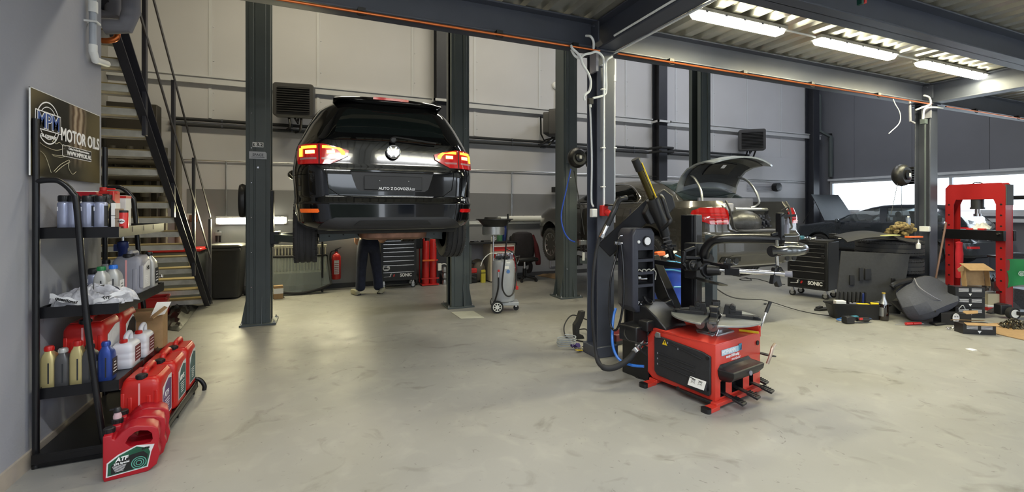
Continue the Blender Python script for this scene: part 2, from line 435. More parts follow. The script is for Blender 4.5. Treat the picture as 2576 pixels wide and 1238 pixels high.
beam('steel beam at the far right beyond the girder of the far column', (8.76, 2.5, 3.285), (XR, 2.5, 3.285), .29, .2)
def column(x, y, label, h=3.13):
    o = thing('steel_column', label, 'steel column', (x, y, 0))
    m = MB()
    for s in (-1, 1): m.box((0, s*.093, h/2), (.2, .015, h))
    m.box((0, 0, h/2), (.012, .186, h)); m.box((0, 0, h-.01), (.26, .26, .02))
    m.build('shaft', STEEL, o, bevel=.003)
    MB().box((0, 0, .055), (.26, .26, .11)).build('base_plate', STEEL, o, bevel=.006)
    MB().box((-.115, -.06, h-.13), (.03, .12, .2)).build('bracket', GREYPL, o, bevel=.003)
    return o
colA = column(2.68, 4.0, 'near blue-grey steel column carrying white conduits, beside the red tyre changer')
colB = column(8.66, 4.0, 'far grey steel column beside the red hydraulic press')
for x, lab in ((2.28, 'dark wall column behind the second lift post'), (7.94, 'dark wall column above the grey saloon car'), (13.78, 'dark corner column where the back wall meets the windows')):
    o = thing('wall_column', lab, 'steel column', (x, 9.18, 0)); m = MB()
    for s in (-1, 1): m.box((0, s*.12, 3.5), (.26, .02, 7.0))
    m.box((0, 0, 3.5), (.02, .24, 7.0)); m.build('shaft', mat('dark_column_paint', RGB(48, 50, 58), .5), o)
# ---------------------------------------------------------------- wall pipes
INS = mat('black_pipe_insulation', RGB(40, 42, 46), .7)
def bracket_xs(a, c, d): return [a+d*i for i in range(int((c-a)/d)+1)]
for z, lab in ((3.05, 'upper black insulated pipe along the white back wall'), (2.95, 'lower black insulated pipe along the white back wall')):
    m = MB(); y = YB-.06
    q = -.36
    m.tube([(-2.35, y, z), (2.0, y, z), (2.1, y, z), (2.14, y+q, z), (2.42, y+q, z), (2.46, y, z), (2.6, y, z), (7.65, y, z), (7.76, y+q, z), (8.12, y+q, z), (8.22, y, z), (11.2, y, z)], .03, 8, smooth=False)
    o = m.build('insulated_pipe', INS); tag(o, lab, 'pipe')
    for x in bracket_xs(-1.6, 11, 1.1):
        if min(abs(x-2.28), abs(x-7.94)) > .3: MB().cyl((x-.012, y, z), (x+.012, y, z), .036, n=10).build('pipe_clip', STEEL, o)
m = MB()
m.tube([(-2.6, YB-.03, 2.36), (13.6, YB-.03, 2.36)], .012, 6, smooth=False)
o = tag(m.build('air_pipe', GALV), 'thin pale pipe running along the whole back wall above the grey paint', 'pipe')
m = MB()
for x in (-1.55, 3.9, 10.2): MB().tube([(x, YB-.03, 2.36), (x, YB-.03, 1.35)], .012, 6, smooth=False).build('drop_pipe', GALV, o)
# copper pipe hung under the beam
m = MB(); m.tube([(XW, 3.86, 3.10), (2.50, 3.86, 3.10), (2.58, 3.86, 3.10)], .011, 8, smooth=False)
o = tag(m.build('copper_pipe', COPPER), 'copper pipe clipped beneath the dark beam left of the near column', 'pipe')
o2 = tag(MB().tube([(2.80, 3.86, 3.10), (8.5, 3.86, 3.10)], .011, 8, smooth=False).build('copper_pipe', COPPER), 'copper pipe beneath the pale beam between the two columns', 'pipe')
o3 = tag(MB().tube([(8.9, 3.86, 3.10), (XR-.3, 3.86, 3.10)], .011, 8, smooth=False).build('copper_pipe', COPPER), 'copper pipe beneath the beam right of the far column', 'pipe')
for x in (-.9, .3, 1.5, 2.3, 3.5, 4.6, 5.8, 7.2, 9.8, 11.2):
    k = MB(); k.box((x, 3.88, 3.125), (.06, .06, .03)); k.tube([(x-.03, 3.88, 3.13), (x-.03, 3.86, 3.08), (x+.03, 3.86, 3.08), (x+.03, 3.88, 3.13)], .005, 5); k.build('pipe_clip', BLACKP, o if x < 2.5 else o2 if x < 8.6 else o3)
# ---------------------------------------------------------------- tube lamps
LAMPE = mat('lit_lamp_diffuser', (.95, .95, .9), .4, 0, 0, emit=(1.0, .96, .74, 16.0))
LAMPOFF = mat('unlit_lamp_diffuser', RGB(215, 215, 208), .25, 0, 0)
LHOUS = mat('lamp_housing_grey', RGB(190, 186, 176), .5)
def tube_lamp(label, c, L, axis='x', rot=0.0, lit=True, power=60, wall=False, col=(1, .93, .60), group=None):
    o = thing('tube_lamp', label, 'lamp', c, rot, group)
    w = .13
    out = [(-.5*w, 0), (-.46*w, -.03), (-.3*w, -.055), (.3*w, -.055), (.46*w, -.03), (.5*w, 0)]
    T = Matrix.Rotation(-PI/2, 4, 'X') if wall else Matrix.Identity(4)
    m = MB(T); m.prism([(y, z) for y, z in [(-.52*w, -.004), (-.5*w, .035), (.5*w, .035), (.52*w, -.004)]], -L/2, L/2, 'x'); m.build('housing', LHOUS, o, bevel=.006)
    m = MB(T)
    def ring(x, k): return [(x, y*k, z*k if z < -.001 else z) for y, z in out]
    m.loft([ring(-L/2+.005, .6), ring(-L/2+.05, 1), ring(L/2-.05, 1), ring(L/2-.005, .6)]); m.build('diffuser', LAMPE if lit else LAMPOFF, o, ang=60)
    m = MB(T)
    for k in range(5):
        for s in (-1, 1): m.box((-L/2+L*(k+.5)/5, s*.5*w, -.004), (.03, .008, .02))
    m.build('clip', GREYPL, o)
    if lit:
        l = bpy.data.lights.new('tube_light', 'AREA'); l.shape = 'RECTANGLE'; l.size = L*.92; l.size_y = .1; l.energy = power; l.color = col
        lo = bpy.data.objects.new('tube_light', l); COL.objects.link(lo); lo.parent = o
        lo.location = (0, -.062, 0) if wall else (0, 0, -.065)
        if wall: lo.rotation_euler = (-PI/2, 0, 0)
    return o
for x, q_ in ((-.4, 'above the oil rack aisle'), (1.5, 'left of the deep girder')): tube_lamp('added tube lamp out of view under the corrugated ceiling in the left bay, '+q_, (x, 1.0, 3.40), 1.45, power=45, col=(.95, .97, 1.0))  # unseen lamps added to brighten the oil rack and near wall
tube_lamp('lit tube lamp under the corrugated ceiling, nearest of the row of three', (3.89, 3.33, 3.40), 1.25)
tube_lamp('lit tube lamp under the corrugated ceiling, middle of the row of three', (5.78, 3.33, 3.40), 1.45)
tube_lamp('lit tube lamp under the corrugated ceiling, farthest of the row of three', (7.84, 3.33, 3.40), 1.6)
for a, c, w_ in ((2.78, 3.26, 'from the deep girder to the nearest ceiling lamp'), (4.52, 5.05, 'between the nearest and middle ceiling lamps'), (6.51, 7.03, 'between the middle and farthest ceiling lamps')): tag(MB().tube([(a, 3.33, 3.42), (c, 3.33, 3.42)], .011, 6, smooth=False).build('lamp_conduit', WHITEP), 'white conduit '+w_, 'conduit')
# ================================================================ STAIRS
DST = mat('dark_stair_steel', RGB(52, 52, 60), .4, 0, .08, 4)
TRW = mat('worn_white_tread', RGB(208, 206, 198), .6, 0, .18, 9)
TRTOP = mat('yellowed_wood_tread', RGB(168, 150, 104), .6, 0, .12, 10)
st = thing('staircase', 'dark steel staircase with pale treads and handrail, rising behind the grey wall', 'staircase', (-1.66, 8.4, 0))
SY = lambda z: 8.30-(z-.13)/.181*.206
m = MB()
def strip(x, t):
    zz = 3.44
    out = [(8.53, 0), (8.30+.02, 0), (SY(zz)-.16, zz), (SY(zz)+.14, zz)]
    m.prism(out, x-t/2, x+t/2, 'x')
strip(-1.66, .012)
for d in (.0,):
    for o_ in (-.15, .14):
        m.bar((-1.625, 8.36+(o_+.01)*.7, .02), (-1.625, SY(3.44)+o_, 3.44), .07, .012, (0, 1, 0))
m.build('stringer', DST, st, world=True)
m = MB(); m.bar((-2.72, 8.4, 0), (-2.72, SY(3.44), 3.44), .26, .012, (1, 0, 0)); m.build('stringer', DST, st, world=True)
for i in range(18):
    z = .13+i*.181; y = 8.30-i*.206
    m = MB(); m.box((-2.19, y+.02, z-.02), (1.04, .24, .05)); m.box((-2.19, y+.13, z-.028), (1.04, .012, .066)); m.box((-2.19, y-.10, z-.028), (1.04, .012, .066))
    t_ = m.build('tread', TRW, st, world=True, bevel=.003)
    MB().box((-2.19, y+.015, z+.012), (1.03, .22, .014)).build('tread_board', TRTOP, t_, world=True)
XR_ = -1.60
rs = -.879
def ry(z, off): return (off+z)  # helper unused
top = [(XR_, 8.36, 1.39), (XR_, 6.49, 3.03), (XR_, 5.2, 4.16)]
m = MB()
for a, c in zip(top, top[1:]): m.bar(a, c, .012, .045, (0, 1, 0))
m.build('handrail', DST, st, world=True, bevel=.002)
m = MB(); m.bar((XR_, 8.36, .75), (XR_, 5.2, 3.53), .012, .04, (0, 1, 0)); m.build('middle_rail', DST, st, world=True)
for y in (8.40, 7.42, 6.49, 5.55):
    zt = 1.39+(8.36-y)*.877; zb = .02 if y > 8.2 else zt-1.62
    m = MB(); m.box((XR_-.015, y, (zt+zb)/2), (.035, .055, zt-zb)); m.build('rail_post', DST, st, world=True, bevel=.003)
# pipes seen between the treads
mm = mat('dark_pipework', RGB(70, 66, 58), .5, .2, .1, 6)
pw = thing('heating_manifold', 'dark heating pipes with valves on the wall behind the stair treads', 'pipework', (-2.9, 7.6, 0))
for i, x in enumerate((-3.0, -2.78, -2.56, -2.34)):
    MB().cyl((x, 8.9, .2), (x, 8.9, 2.5), .05).build('riser_pipe', mm, pw, world=True)
    b = MB(); b.lathe([(.0, -.05), (.06, -.05), (.07, 0), (.06, .05), (.03, .07), (.03, .12), (0, .12)], (x, 8.83, 1.75-.1*(i % 2))); b.build('valve', mm, pw, world=True)
for z in (2.0, 2.12, 2.24): MB().cyl((-3.1, 8.8, z), (-2.2, 8.8, z), .045).build('cross_pipe', mm, pw, world=True)
tag(MB().b2((-3.1, 8.97, .4), (-2.45, 9.2, 3.2)).build('dark_cabinet', mat('dark_cabinet_paint', RGB(52, 48, 42), .6), bevel=.01), 'tall dark cabinet in the gloom behind the stairs', 'cabinet')
MB_ = MB().cyl((-2.2, 9.12, 0), (-2.2, 9.12, 2.9), .05); tag(MB_.build('soil_pipe', mat('dull_grey_pipe', RGB(110, 106, 96), .5)), 'grey-brown vertical pipe on the wall right of the stairs', 'pipe')
# ---------------------------------------------------------------- ducts, conduit and copper bend at top left
DUCT = mat('grey_foam_pipe_lagging', RGB(112, 112, 120), .7, 0, .06, 10, .05, 60)
o = thing('lagged_pipe', 'two thick grey lagged pipes with mitred elbows at the top left corner', 'pipe', tuple(PY(300, 60, 4.56)))
def ppt(u, v, Y=4.56): return PY(u, v, Y)
m = MB(); m.tube([ppt(262, 66), ppt(316, 66), ppt(330, 30, 4.54), ppt(330, -80, 4.54)], .062, 14, smooth=False); m.build('lower_pipe', DUCT, o, world=True, ang=30)
m = MB(); m.tube([ppt(240, 38, 4.72), ppt(286, 38, 4.72), ppt(291, -80, 4.72)], .062, 14, smooth=False); m.build('upper_pipe', DUCT, o, world=True, ang=30)
m = MB(); m.tube([ppt(255, 102, 4.66), ppt(275, 102, 4.66), ppt(292, 96, 4.66), ppt(295, 82, 4.66), ppt(290, 70, 4.66)], .022, 10)
o = tag(m.build('copper_bend', COPPER), 'shiny copper pipe bend beneath the grey lagged pipes', 'pipe')
for q in ((268, 102), (285, 100)): pass
o = thing('plastic_drain_pipe', 'grey and white plastic pipe clipped to the edge of the grey wall', 'pipe', tuple(PX(234, 80, XW+.05)))
a = PX(234, 130, XW+.04); tp = PX(234, -60, XW+.04); tp.y = a.y
MB().cyl(a, (a.x, a.y, 4.2), .022, n=14).build('pipe', mat('grey_pvc', RGB(160, 166, 176), .35), o, world=True)
m = MB(); m.cyl((a.x, a.y, PX(234, 32, XW+.04).z), (a.x, a.y, PX(234, 4, XW+.04).z), .028, n=14); m.build('coupling', WHITEP, o, world=True)
m = MB(); e = PX(266, 160, XW-.0); e = PY(268, 161, a.y+.28)
m.tube([a+Vector((0, 0, .05)), a, a+Vector((.0, .04, -.05)), e], .026, 12, smooth=False); m.build('elbow', WHITEP, o, world=True)
m = MB(); z = PX(232, 55, XW+.04).z; m.tube([(XW, a.y-.03, z), (a.x+.03, a.y-.03, z), (a.x+.03, a.y+.03, z), (XW, a.y+.03, z)], .008, 6, smooth=False); m.build('pipe_clip', WHITEP, o, world=True)
# ================================================================ SHELF RACK
rack = thing('oil_rack', 'black tubular display rack with four shelves of oil, against the near grey wall', 'shelf rack', (-1.35, 3.95, 0))
m_up = []
for y, zt in ((3.50, 2.03), (4.41, 1.98)):
    MB().cyl((-1.53, y, 0), (-1.53, y, zt), .0165, n=16).build('upright', BLACKM, rack, world=True)
    m = MB(); m.tube([(-1.53, y, 1.665), (-1.47, y, 1.675), (-1.42, y, 1.665), (-1.365, y, 1.60), (-1.345, y, 1.50), (-1.30, y, .84), (-1.228, y, .155), (-1.205, y, .02)], .0165, 12, k=5)
    m.build('curved_leg', BLACKM, rack, world=True)
    MB().cyl((-1.53, y, 0), (-1.53, y, .02), .019).build('foot_cap', BLACKP, rack, world=True)
SHY0, SHY1 = 3.525, 4.395
for z in (.45, .925, 1.395):
    m = MB(); x0, x1 = -1.53, -1.155; h = .065
    m.b2((x0, SHY0, z-h+.0), (x1, SHY1, z-h+.008)); m.b2((x0, SHY0, z-h), (x0+.004, SHY1, z)); m.b2((x1-.004, SHY0, z-h), (x1, SHY1, z)); m.b2((x0, SHY0, z-h), (x1, SHY0+.004, z)); m.b2((x0, SHY1-.004, z-h), (x1, SHY1, z))
    m.b2((x0+.004, SHY0+.004, z-.02), (x1-.004, SHY1-.004, z-.012))
    for k in range(3): m.b2((x1-.001, SHY0+.22+k*.2, z-.04), (x1+.002, SHY0+.228+k*.2, z-.004))
    m.build('shelf', BLACKM, rack, world=True, bevel=.002)
m = MB(); m.b2((-1.53, 3.45, .075), (-.94, 4.45, .085)); m.b2((-.945, 3.45, .04), (-.94, 4.45, .10)); m.b2((-1.53, 3.45, .04), (-.94, 3.455, .095)); m.b2((-1.53, 4.445, .04), (-.94, 4.45, .095))
for y in (3.5, 3.95, 4.4): m.b2((-1.53, y-.01, 0), (-.95, y+.01, .075))
m.build('bottom_shelf', BLACKM, rack, world=True, bevel=.002)
m = MB(); m.tube([(-1.0, 4.47, .06), (-.97, 4.47, .10), (-.93, 4.47, .09), (-.90, 4.47, .04), (-.90, 4.47, .0)], .0165, 10); m.build('floor_stop', BLACKM, rack, world=True)
SHZ = {1: 1.383, 2: .913, 3: .438, 4: .085}
# ---------------------------------------------------------------- the sign
sg = thing('advertising_sign', 'dark poster board reading MOTOR OILS, leaning on the wall above the rack', 'sign', (-1.535, 3.9, 1.7))
SX = -1.548
y0, y1, z0, z1 = 3.48, 4.36, 1.70, 2.205
POST = mat('poster_print_dark', RGB(46, 42, 30), .35, 0, .0)
def poster_nodes():
    n = POST.node_tree.nodes; l = POST.node_tree.links; b = n['Principled BSDF']; tc = [x for x in n if x.type == 'TEX_COORD'][0]
    sp = n.new('ShaderNodeSeparateXYZ'); l.new(tc.outputs['Generated'], sp.inputs[0])
    w = n.new('ShaderNodeTexWave'); w.inputs['Scale'].default_value = 1.1; w.inputs['Distortion'].default_value = 9; w.inputs['Detail'].default_value = 2; w.inputs['Detail Scale'].default_value = .6
    l.new(tc.outputs['Generated'], w.inputs['Vector'])
    cr = n.new('ShaderNodeValToRGB'); e = cr.color_ramp.elements
    e[0].color = (*RGB(24, 22, 16), 1); e[1].color = (*RGB(96, 86, 58), 1); e[0].position = .55; e[1].position = 1.0
    l.new(w.outputs['Fac'], cr.inputs[0])
    # a warm blurred streak through the middle right
    mr = n.new('ShaderNodeMapRange'); mr.interpolation_type = 'SMOOTHSTEP'
    dx = n.new('ShaderNodeMath'); dx.operation = 'SUBTRACT'; dx.inputs[1].default_value = .63; l.new(sp.outputs['Y'], dx.inputs[0])
    ab = n.new('ShaderNodeMath'); ab.operation = 'ABSOLUTE'; l.new(dx.outputs[0], ab.inputs[0])
    mr.inputs[1].default_value = .17; mr.inputs[2].default_value = .02; mr.inputs[3].default_value = 0; mr.inputs[4].default_value = .8; l.new(ab.outputs[0], mr.inputs[0])
    zz = n.new('ShaderNodeMapRange'); zz.inputs[1].default_value = .15; zz.inputs[2].default_value = .6; l.new(sp.outputs['Z'], zz.inputs[0])
    mu = n.new('ShaderNodeMath'); mu.operation = 'MULTIPLY'; l.new(mr.outputs[0], mu.inputs[0]); l.new(zz.outputs[0], mu.inputs[1])
    w2 = n.new('ShaderNodeTexWave'); w2.bands_direction = 'Y'; w2.inputs['Scale'].default_value = 4; w2.inputs['Distortion'].default_value = 4; l.new(tc.outputs['Generated'], w2.inputs['Vector'])
    c2 = n.new('ShaderNodeValToRGB'); c2.color_ramp.elements[0].color = (*RGB(104, 80, 58), 1); c2.color_ramp.elements[1].color = (*RGB(196, 176, 150), 1); l.new(w2.outputs['Fac'], c2.inputs[0])
    mx = n.new('ShaderNodeMixRGB'); l.new(mu.outputs[0], mx.inputs[0]); l.new(cr.outputs[0], mx.inputs[1]); l.new(c2.outputs[0], mx.inputs[2]); l.new(mx.outputs[0], b.inputs['Base Color'])
poster_nodes()
pn = MB().b2((SX-.004, y0, z0), (SX+.004, y1, z1)).build('panel', POST, sg, world=True)
m = MB(); m.b2((SX-.003, y0-.003, z0), (SX+.004, y0, z1+.004)); m.b2((SX-.003, y0-.003, z1), (SX+.006, y1, z1+.004)); m.build('edge_strip', WHITEP, sg, world=True)
SF = SX+.006
def SM(y, z): return TM((SF, y, z), (0, 1, 0), (0, 0, 1))
m = MB(SM(3.66, 2.03))
def ringp(m, r0, r1, z=0, n=40, t=.001, sx=1):
    vs = [(r*sx*math.cos(2*PI*i/n), r*math.sin(2*PI*i/n), z) for r in (r0, r1) for i in range(n)]
    m.add(vs, [(i, (i+1) % n, n+(i+1) % n, n+i) for i in range(n)])
ringp(m, .122, .13); ringp(m, .095, .10); m.build('logo_ring', WTXT, sg)
m.v = [rootmat(sg).inverted() @ v for v in m.v]
bpy.data.objects.remove(sg.children[-1]) if False else None
for ch in list(sg.children):
    if ch.name.startswith('logo_ring'): bpy.data.objects.remove(ch)
m = MB(SM(3.66, 2.03)); ringp(m, .122, .13); ringp(m, .095, .10); m.build('logo_ring', WTXT, sg, world=True)
m = MB(SM(3.66, 2.035)); m.prism([(-.145, -.055), (.145, -.055), (.14, .06), (-.14, .06)], 0, .0008); m.build('logo_field', WTXT, sg, world=True)
m = MB(SM(3.66, 2.035)); m.prism([(-.138, -.049), (.138, -.049), (.134, .054), (-.134, .054)], 0, .0014); m.build('logo_inner_field', BTXT, sg, world=True)
LB = mat('logo_blue', RGB(60, 86, 150), .4, 0, 0)
text('MPM', .13, SM(3.66, 2.034) @ Matrix.Translation((0, 0, .0018)), WTXT, sg, bold=.006, sx=.92)
text('MPM', .13, SM(3.66, 2.034) @ Matrix.Translation((0, 0, .0028)), LB, sg, bold=.001, sx=.92)
text('OIL COMPANY', .026, SM(3.66, 1.947) @ Matrix.Translation((0, 0, .001)), WTXT, sg, bold=.0008)
text('MOTOR OILS', .115, SM(4.075, 1.985), WTXT, sg, bold=.003, sx=.80)
m = MB(SM(4.02, 1.885)); m.prism(rrect(.40, .075, .008), 0, .0006); m.build('web_box_rim', WTXT, sg, world=True)
m = MB(SM(4.02, 1.885)); m.prism(rrect(.392, .067, .006), 0, .0012); m.build('web_box', BTXT, sg, world=True)
text('Online Product Recommendation', .021, SM(4.04, 1.905) @ Matrix.Translation((0, 0, .0015)), WTXT, sg, bold=.0004)
text('WWW.MPMOIL.NL', .040, SM(4.045, 1.874) @ Matrix.Translation((0, 0, .0015)), WTXT, sg, bold=.0014)
SW = mat('poster_swoosh', RGB(196, 190, 164), .4, 0, 0)
m = MB()
for pts in ([(3.52, 1.93), (3.60, 1.89), (3.74, 1.875), (3.85, 1.90)], [(3.70, 1.845), (3.78, 1.845), (3.88, 1.865)], [(3.71, 1.838), (3.80, 1.836), (3.88, 1.855)], [(3.72, 1.74), (3.80, 1.79), (3.9, 1.83)], [(3.74, 1.735), (3.82, 1.78), (3.92, 1.82)], [(3.53, 1.86), (3.62, 1.83), (3.69, 1.73)], [(3.70, 1.92), (3.73, 1.945), (3.74, 1.915), (3.79, 1.93), (3.84, 1.91), (3.9, 1.925), (4.0, 1.91), (4.15, 1.915)], [(3.91, 1.83), (3.90, 1.78), (3.95, 1.74), (4.0, 1.76)]):
    m.tube([(SF, a, c) for a, c in pts], .0016, 4)
m.build('printed_swoosh', SW, sg, world=True)
# ---------------------------------------------------------------- bottles
def label_mat(nm, c0, c1): return mat(nm, c0, .45, 0, .35, 18)
LAB_W = mat('label_white', RGB(214, 214, 216), .5, 0, .05, 30)
LAB_D = mat('label_dark_print', RGB(40, 42, 46), .45, 0, .2, 30)
SILVB = mat('metallic_blue_silver_plastic', RGB(166, 172, 198), .28, .45, .06, 10)
GOLDB = mat('metallic_gold_plastic', RGB(196, 182, 130), .35, .45, .06, 10)
DGB = mat('dark_grey_metallic_plastic', RGB(84, 84, 86), .35, .3, .06, 10)
SILB = mat('silver_plastic', RGB(178, 178, 176), .35, .3, .06, 10)
BLUB = mat('blue_metallic_plastic', RGB(50, 74, 150), .3, .4, .06, 10)
CAPG = mat('green_cap', RGB(26, 110, 60), .4, 0, 0); CAPB = mat('blue_cap', RGB(38, 110, 205), .4, 0, 0)
def round_bottle(loc, label, r=.034, h=.20, body=SILVB, cap=BLACKP, group=None, rz=0):
    o = thing('oil_bottle', label, 'bottle', loc, rz, group)
    m = MB(); m.lathe([(r*.9, 0), (r, .006), (r, h*.74), (r*.97, h*.77), (r*.8, h*.80), (r*.8, h*.82)]); m.build('bottle_body', body, o)
    m = MB(); m.lathe([(r*.84, h*.81), (r*.88, h*.82), (r*.88, h*.98), (r*.8, h), (0, h)]); 
    for k in range(18):
        a = 2*PI*k/18; m.box((r*.88*math.cos(a), r*.88*math.sin(a), h*.9), (.003, .003, h*.14), a)
    m.build('cap', cap, o)
    m = MB()
    def lf(u, v):
        a = -.2+1.9*u; return ((r+.0008)*math.cos(a-.6), (r+.0008)*math.sin(a-.6), h*(.08+.62*v))
    m.grid(lf, 10, 2); m.build('label', LAB_D, o)
    m = MB(); a = -2.4
    m.box((r*math.cos(a), r*math.sin(a), h*.60), (.004, .006, h*.12), a); m.build('level_mark', WTXT, o)
    return o
def sup(w, d, n, k=24):
    out = []
    for i in range(k):
        a = 2*PI*i/k; c, s = math.cos(a), math.sin(a)
        out.append((w/2*math.copysign(abs(c)**(2/n), c), d/2*math.copysign(abs(s)**(2/n), s)))
    return out
def flask(loc, label, w=.075, d=.11, h=.23, body=GOLDB, cap=REDPL, rz=0, group=None, lab=LAB_W, lean=.018, cr=.02):
    """flat-sided litre bottle: body, sloped shoulder, cap near the front edge, label on its broad sides"""
    o = thing('oil_bottle', label, 'bottle', loc, rz, group)
    rings = []
    for z, sw, sd, oy in ((0, .86, .9, 0), (.006, .96, .97, 0), (.02, 1, 1, 0), (.5, 1, 1, 0), (.62, .99, .97, -.002), (.72, .92, .86, -.006), (.80, .72, .66, -lean*.7), (.85, .52, .44, -lean), (.90, .46, .34, -lean)):
        rings.append([(x*sw, y*sd+oy, z*h) for x, y in sup(w, d, 4.5)])
    MB().loft(rings).build('bottle_body', body, o, ang=60)
    m = MB(); m.lathe([(cr*1.05, .885*h), (cr*1.1, .89*h), (cr*1.08, .98*h), (cr*.95, h), (0, h)], (0, -lean, 0))
    for k in range(14):
        a = 2*PI*k/14; m.box((cr*1.08*math.cos(a), -lean+cr*1.08*math.sin(a), .935*h), (.003, .002, h*.075), a)
    m.build('cap', cap, o)
    for s in (-1, 1):
        m = MB(); m.box((s*(w/2+.0006), .004, h*.33), (.0012, d*.7, h*.44)); lb = m.build('label', lab, o)
        m = MB()
        for k in range(4): m.box((s*(w/2+.0014), .004, h*(.2+.08*k)), (.001, d*(.5-.08*k), h*.02))
        m.build('label_print', BTXT if lab is LAB_W else WTXT, lb)
    m = MB(); m.box((w*.12, -d/2-.0004, h*.36), (.007, .001, h*.5)); m.build('level_strip', LAB_D, o)
    return o
def jerry(loc, label, w=.215, d=.285, h=.375, body=REDPL, rz=0, group=None, lab=None, txt=None, capm=BLACKP):
    """20-litre can: ribbed front, moulded top handle, screw cap at the front edge, label on the right side"""
    o = thing('oil_canister', label, 'canister', loc, rz, group)
    rings = []
    for z, k, kd, oy in ((0, .90, .93, 0), (.02, .98, .985, 0), (.05, 1, 1, 0), (.74, 1, 1, 0), (.80, .99, .985, 0), (.86, .90, .95, .004), (.895, .80, .90, .008), (.90, .7, .86, .01)):
        rings.append([(x*k, y*kd+oy, z*h) for x, y in sup(w, d, 7, 32)])
    b = MB().loft(rings).build('canister_body', body, o, ang=50)
    m = MB()
    for x in (-.048, .048):
        m.loft([[(x+a*.5, -d/2-.001+c*.004, z) for a, c in ((-.03, 1.2), (-.02, -1), (.02, -1), (.03, 1.2))] for z in (h*.1, h*.62)])
    for x in (-.085, .085): m.box((x, -d/2+.004, h*.42), (.02, .012, h*.55))
    m.build('moulded_rib', body, o, bevel=.004)
    m = MB(); hz = h*.90
    m.tube([(0, -.035, hz-.012), (0, -.03, hz+.025), (0, .02, h*.985), (0, d*.36, h*.985), (0, d*.42, hz+.01), (0, d*.42, hz-.02)], .018, 10); m.box((0, d*.05, hz-.006), (w*.72, d*.8, .02))
    m.build('handle', body, o, bevel=.004)
    m = MB(); m.lathe([(.03, 0), (.031, .002), (.03, .024), (.026, .028), (0, .028)], (0, -d/2+.045, hz-.006))
    for k in range(16):
        a = 2*PI*k/16; m.box((.0305*math.cos(a), -d/2+.045+.0305*math.sin(a), hz+.007), (.004, .003, .02), a)
    m.build('cap', capm, o)
    m = MB(); m.box((0, -d/2-.0012, h*.45), (.010, .002, h*.78)); m.build('level_strip', mat('pale_pink_strip', RGB(225, 160, 160), .4, 0, 0), o)
    X = w/2+.0008
    m = MB(); m.prism([(-d*.32, h*.12), (d*.34, h*.12), (d*.34, h*.78), (d*.1, h*.78), (-d*.32, h*.66)], X, X+.001, 'x'); lb = m.build('label', LAB_W, o)
    m = MB(); m.prism([(-d*.29, h*.14), (d*.31, h*.14), (d*.31, h*.70), (d*.1, h*.74), (-d*.1, h*.68), (-d*.29, h*.52)], X+.001, X+.0018, 'x'); m.build('label_field', lab or LAB_D, lb)
    if txt:
        T = TM((X+.0022, -d*.05, h*.50), (0, 1, 0), (0, 0, 1)); text(txt, .05, T, WTXT, lb, bold=.001, world=False)
    m = MB()
    for k in range(5): m.box((X+.0022, .0, h*(.40-.045*k)), (.0008, d*(.34-.03*k), .004))
    m.build('label_print', WTXT, lb)
    return o
# bottom shelf: three red cans
PUR = mat('purple_label', RGB(92, 60, 110), .45, 0, .3, 20); TEAL = mat('teal_label', RGB(44, 84, 88), .45, 0, .3, 20)
jerry((-1.065, 3.705, SHZ[4]), 'big red oil canister with purple ATF label, nearest on the bottom shelf', lab=PUR, txt='ATF', group='red canisters on the bottom shelf')
jerry((-1.055, 4.02, SHZ[4]), 'big red oil canister with grey-green label, middle of the bottom shelf', lab=TEAL, txt='ARMS', group='red canisters on the bottom shelf')
jerry((-1.06, 4.345, SHZ[4]), 'big red oil canister at the far end of the bottom shelf', w=.21, d=.26, lab=TEAL, group='red canisters on the bottom shelf')
# third shelf: two red cans, white cans, litre bottles
jerry((-1.395, 3.84, SHZ[3]), 'big red oil canister with white label, nearest behind the litre bottles', lab=LAB_W, group='red canisters behind the litre bottles')
jerry((-1.395, 4.14, SHZ[3]), 'big red oil canister behind the first one on the third shelf', lab=LAB_D, group='red canisters behind the litre bottles')
WCAN = mat('translucent_white_plastic', RGB(214, 216, 226), .35, 0, .03, 6)
def white_can(loc, label):
    o = thing('fluid_canister', label, 'canister', loc, 0, 'white canisters with red caps')
    w, d, h = .12, .17, .225
    rings = []
    for z, k in ((0, .93), (.02, 1), (.25, 1), (.28, .975), (.31, 1), (.42, 1), (.45, .975), (.48, 1), (.6, 1), (.68, .95), (.74, .78), (.76, .7)):
        rings.append([(x*k, y*k, z*h) for x, y in sup(w, d, 6)])
    MB().loft(rings).build('canister_body', WCAN, o, ang=60)
    m = MB(); m.tube([(0, -.01, h*.72), (0, .0, h*.9), (0, .05, h*.97), (0, .075, h*.88), (0, .078, h*.6)], .014, 10); m.build('handle', WCAN, o)
    m = MB(); m.lathe([(.021, 0), (.022, .002), (.022, .018), (.018, .022), (0, .022)], (0, -.045, h*.755)); m.build('cap', REDPL, o)
    m = MB(); m.box((w/2+.0008, .015, h*.38), (.001, .10, h*.45)); lb = m.build('label', mat('maroon_label', RGB(110, 50, 54), .5, 0, .4, 25), o)
    m = MB()
    for k in range(4): m.box((w/2+.0018, .015, h*(.24+.09*k)), (.001, .07, .004))
    m.build('label_print', WTXT, lb)
white_can((-1.225, 3.86, SHZ[3]), 'white canister with red cap on the third shelf, nearer of the two')
white_can((-1.215, 4.10, SHZ[3]), 'white canister with red cap on the third shelf, farther of the two')
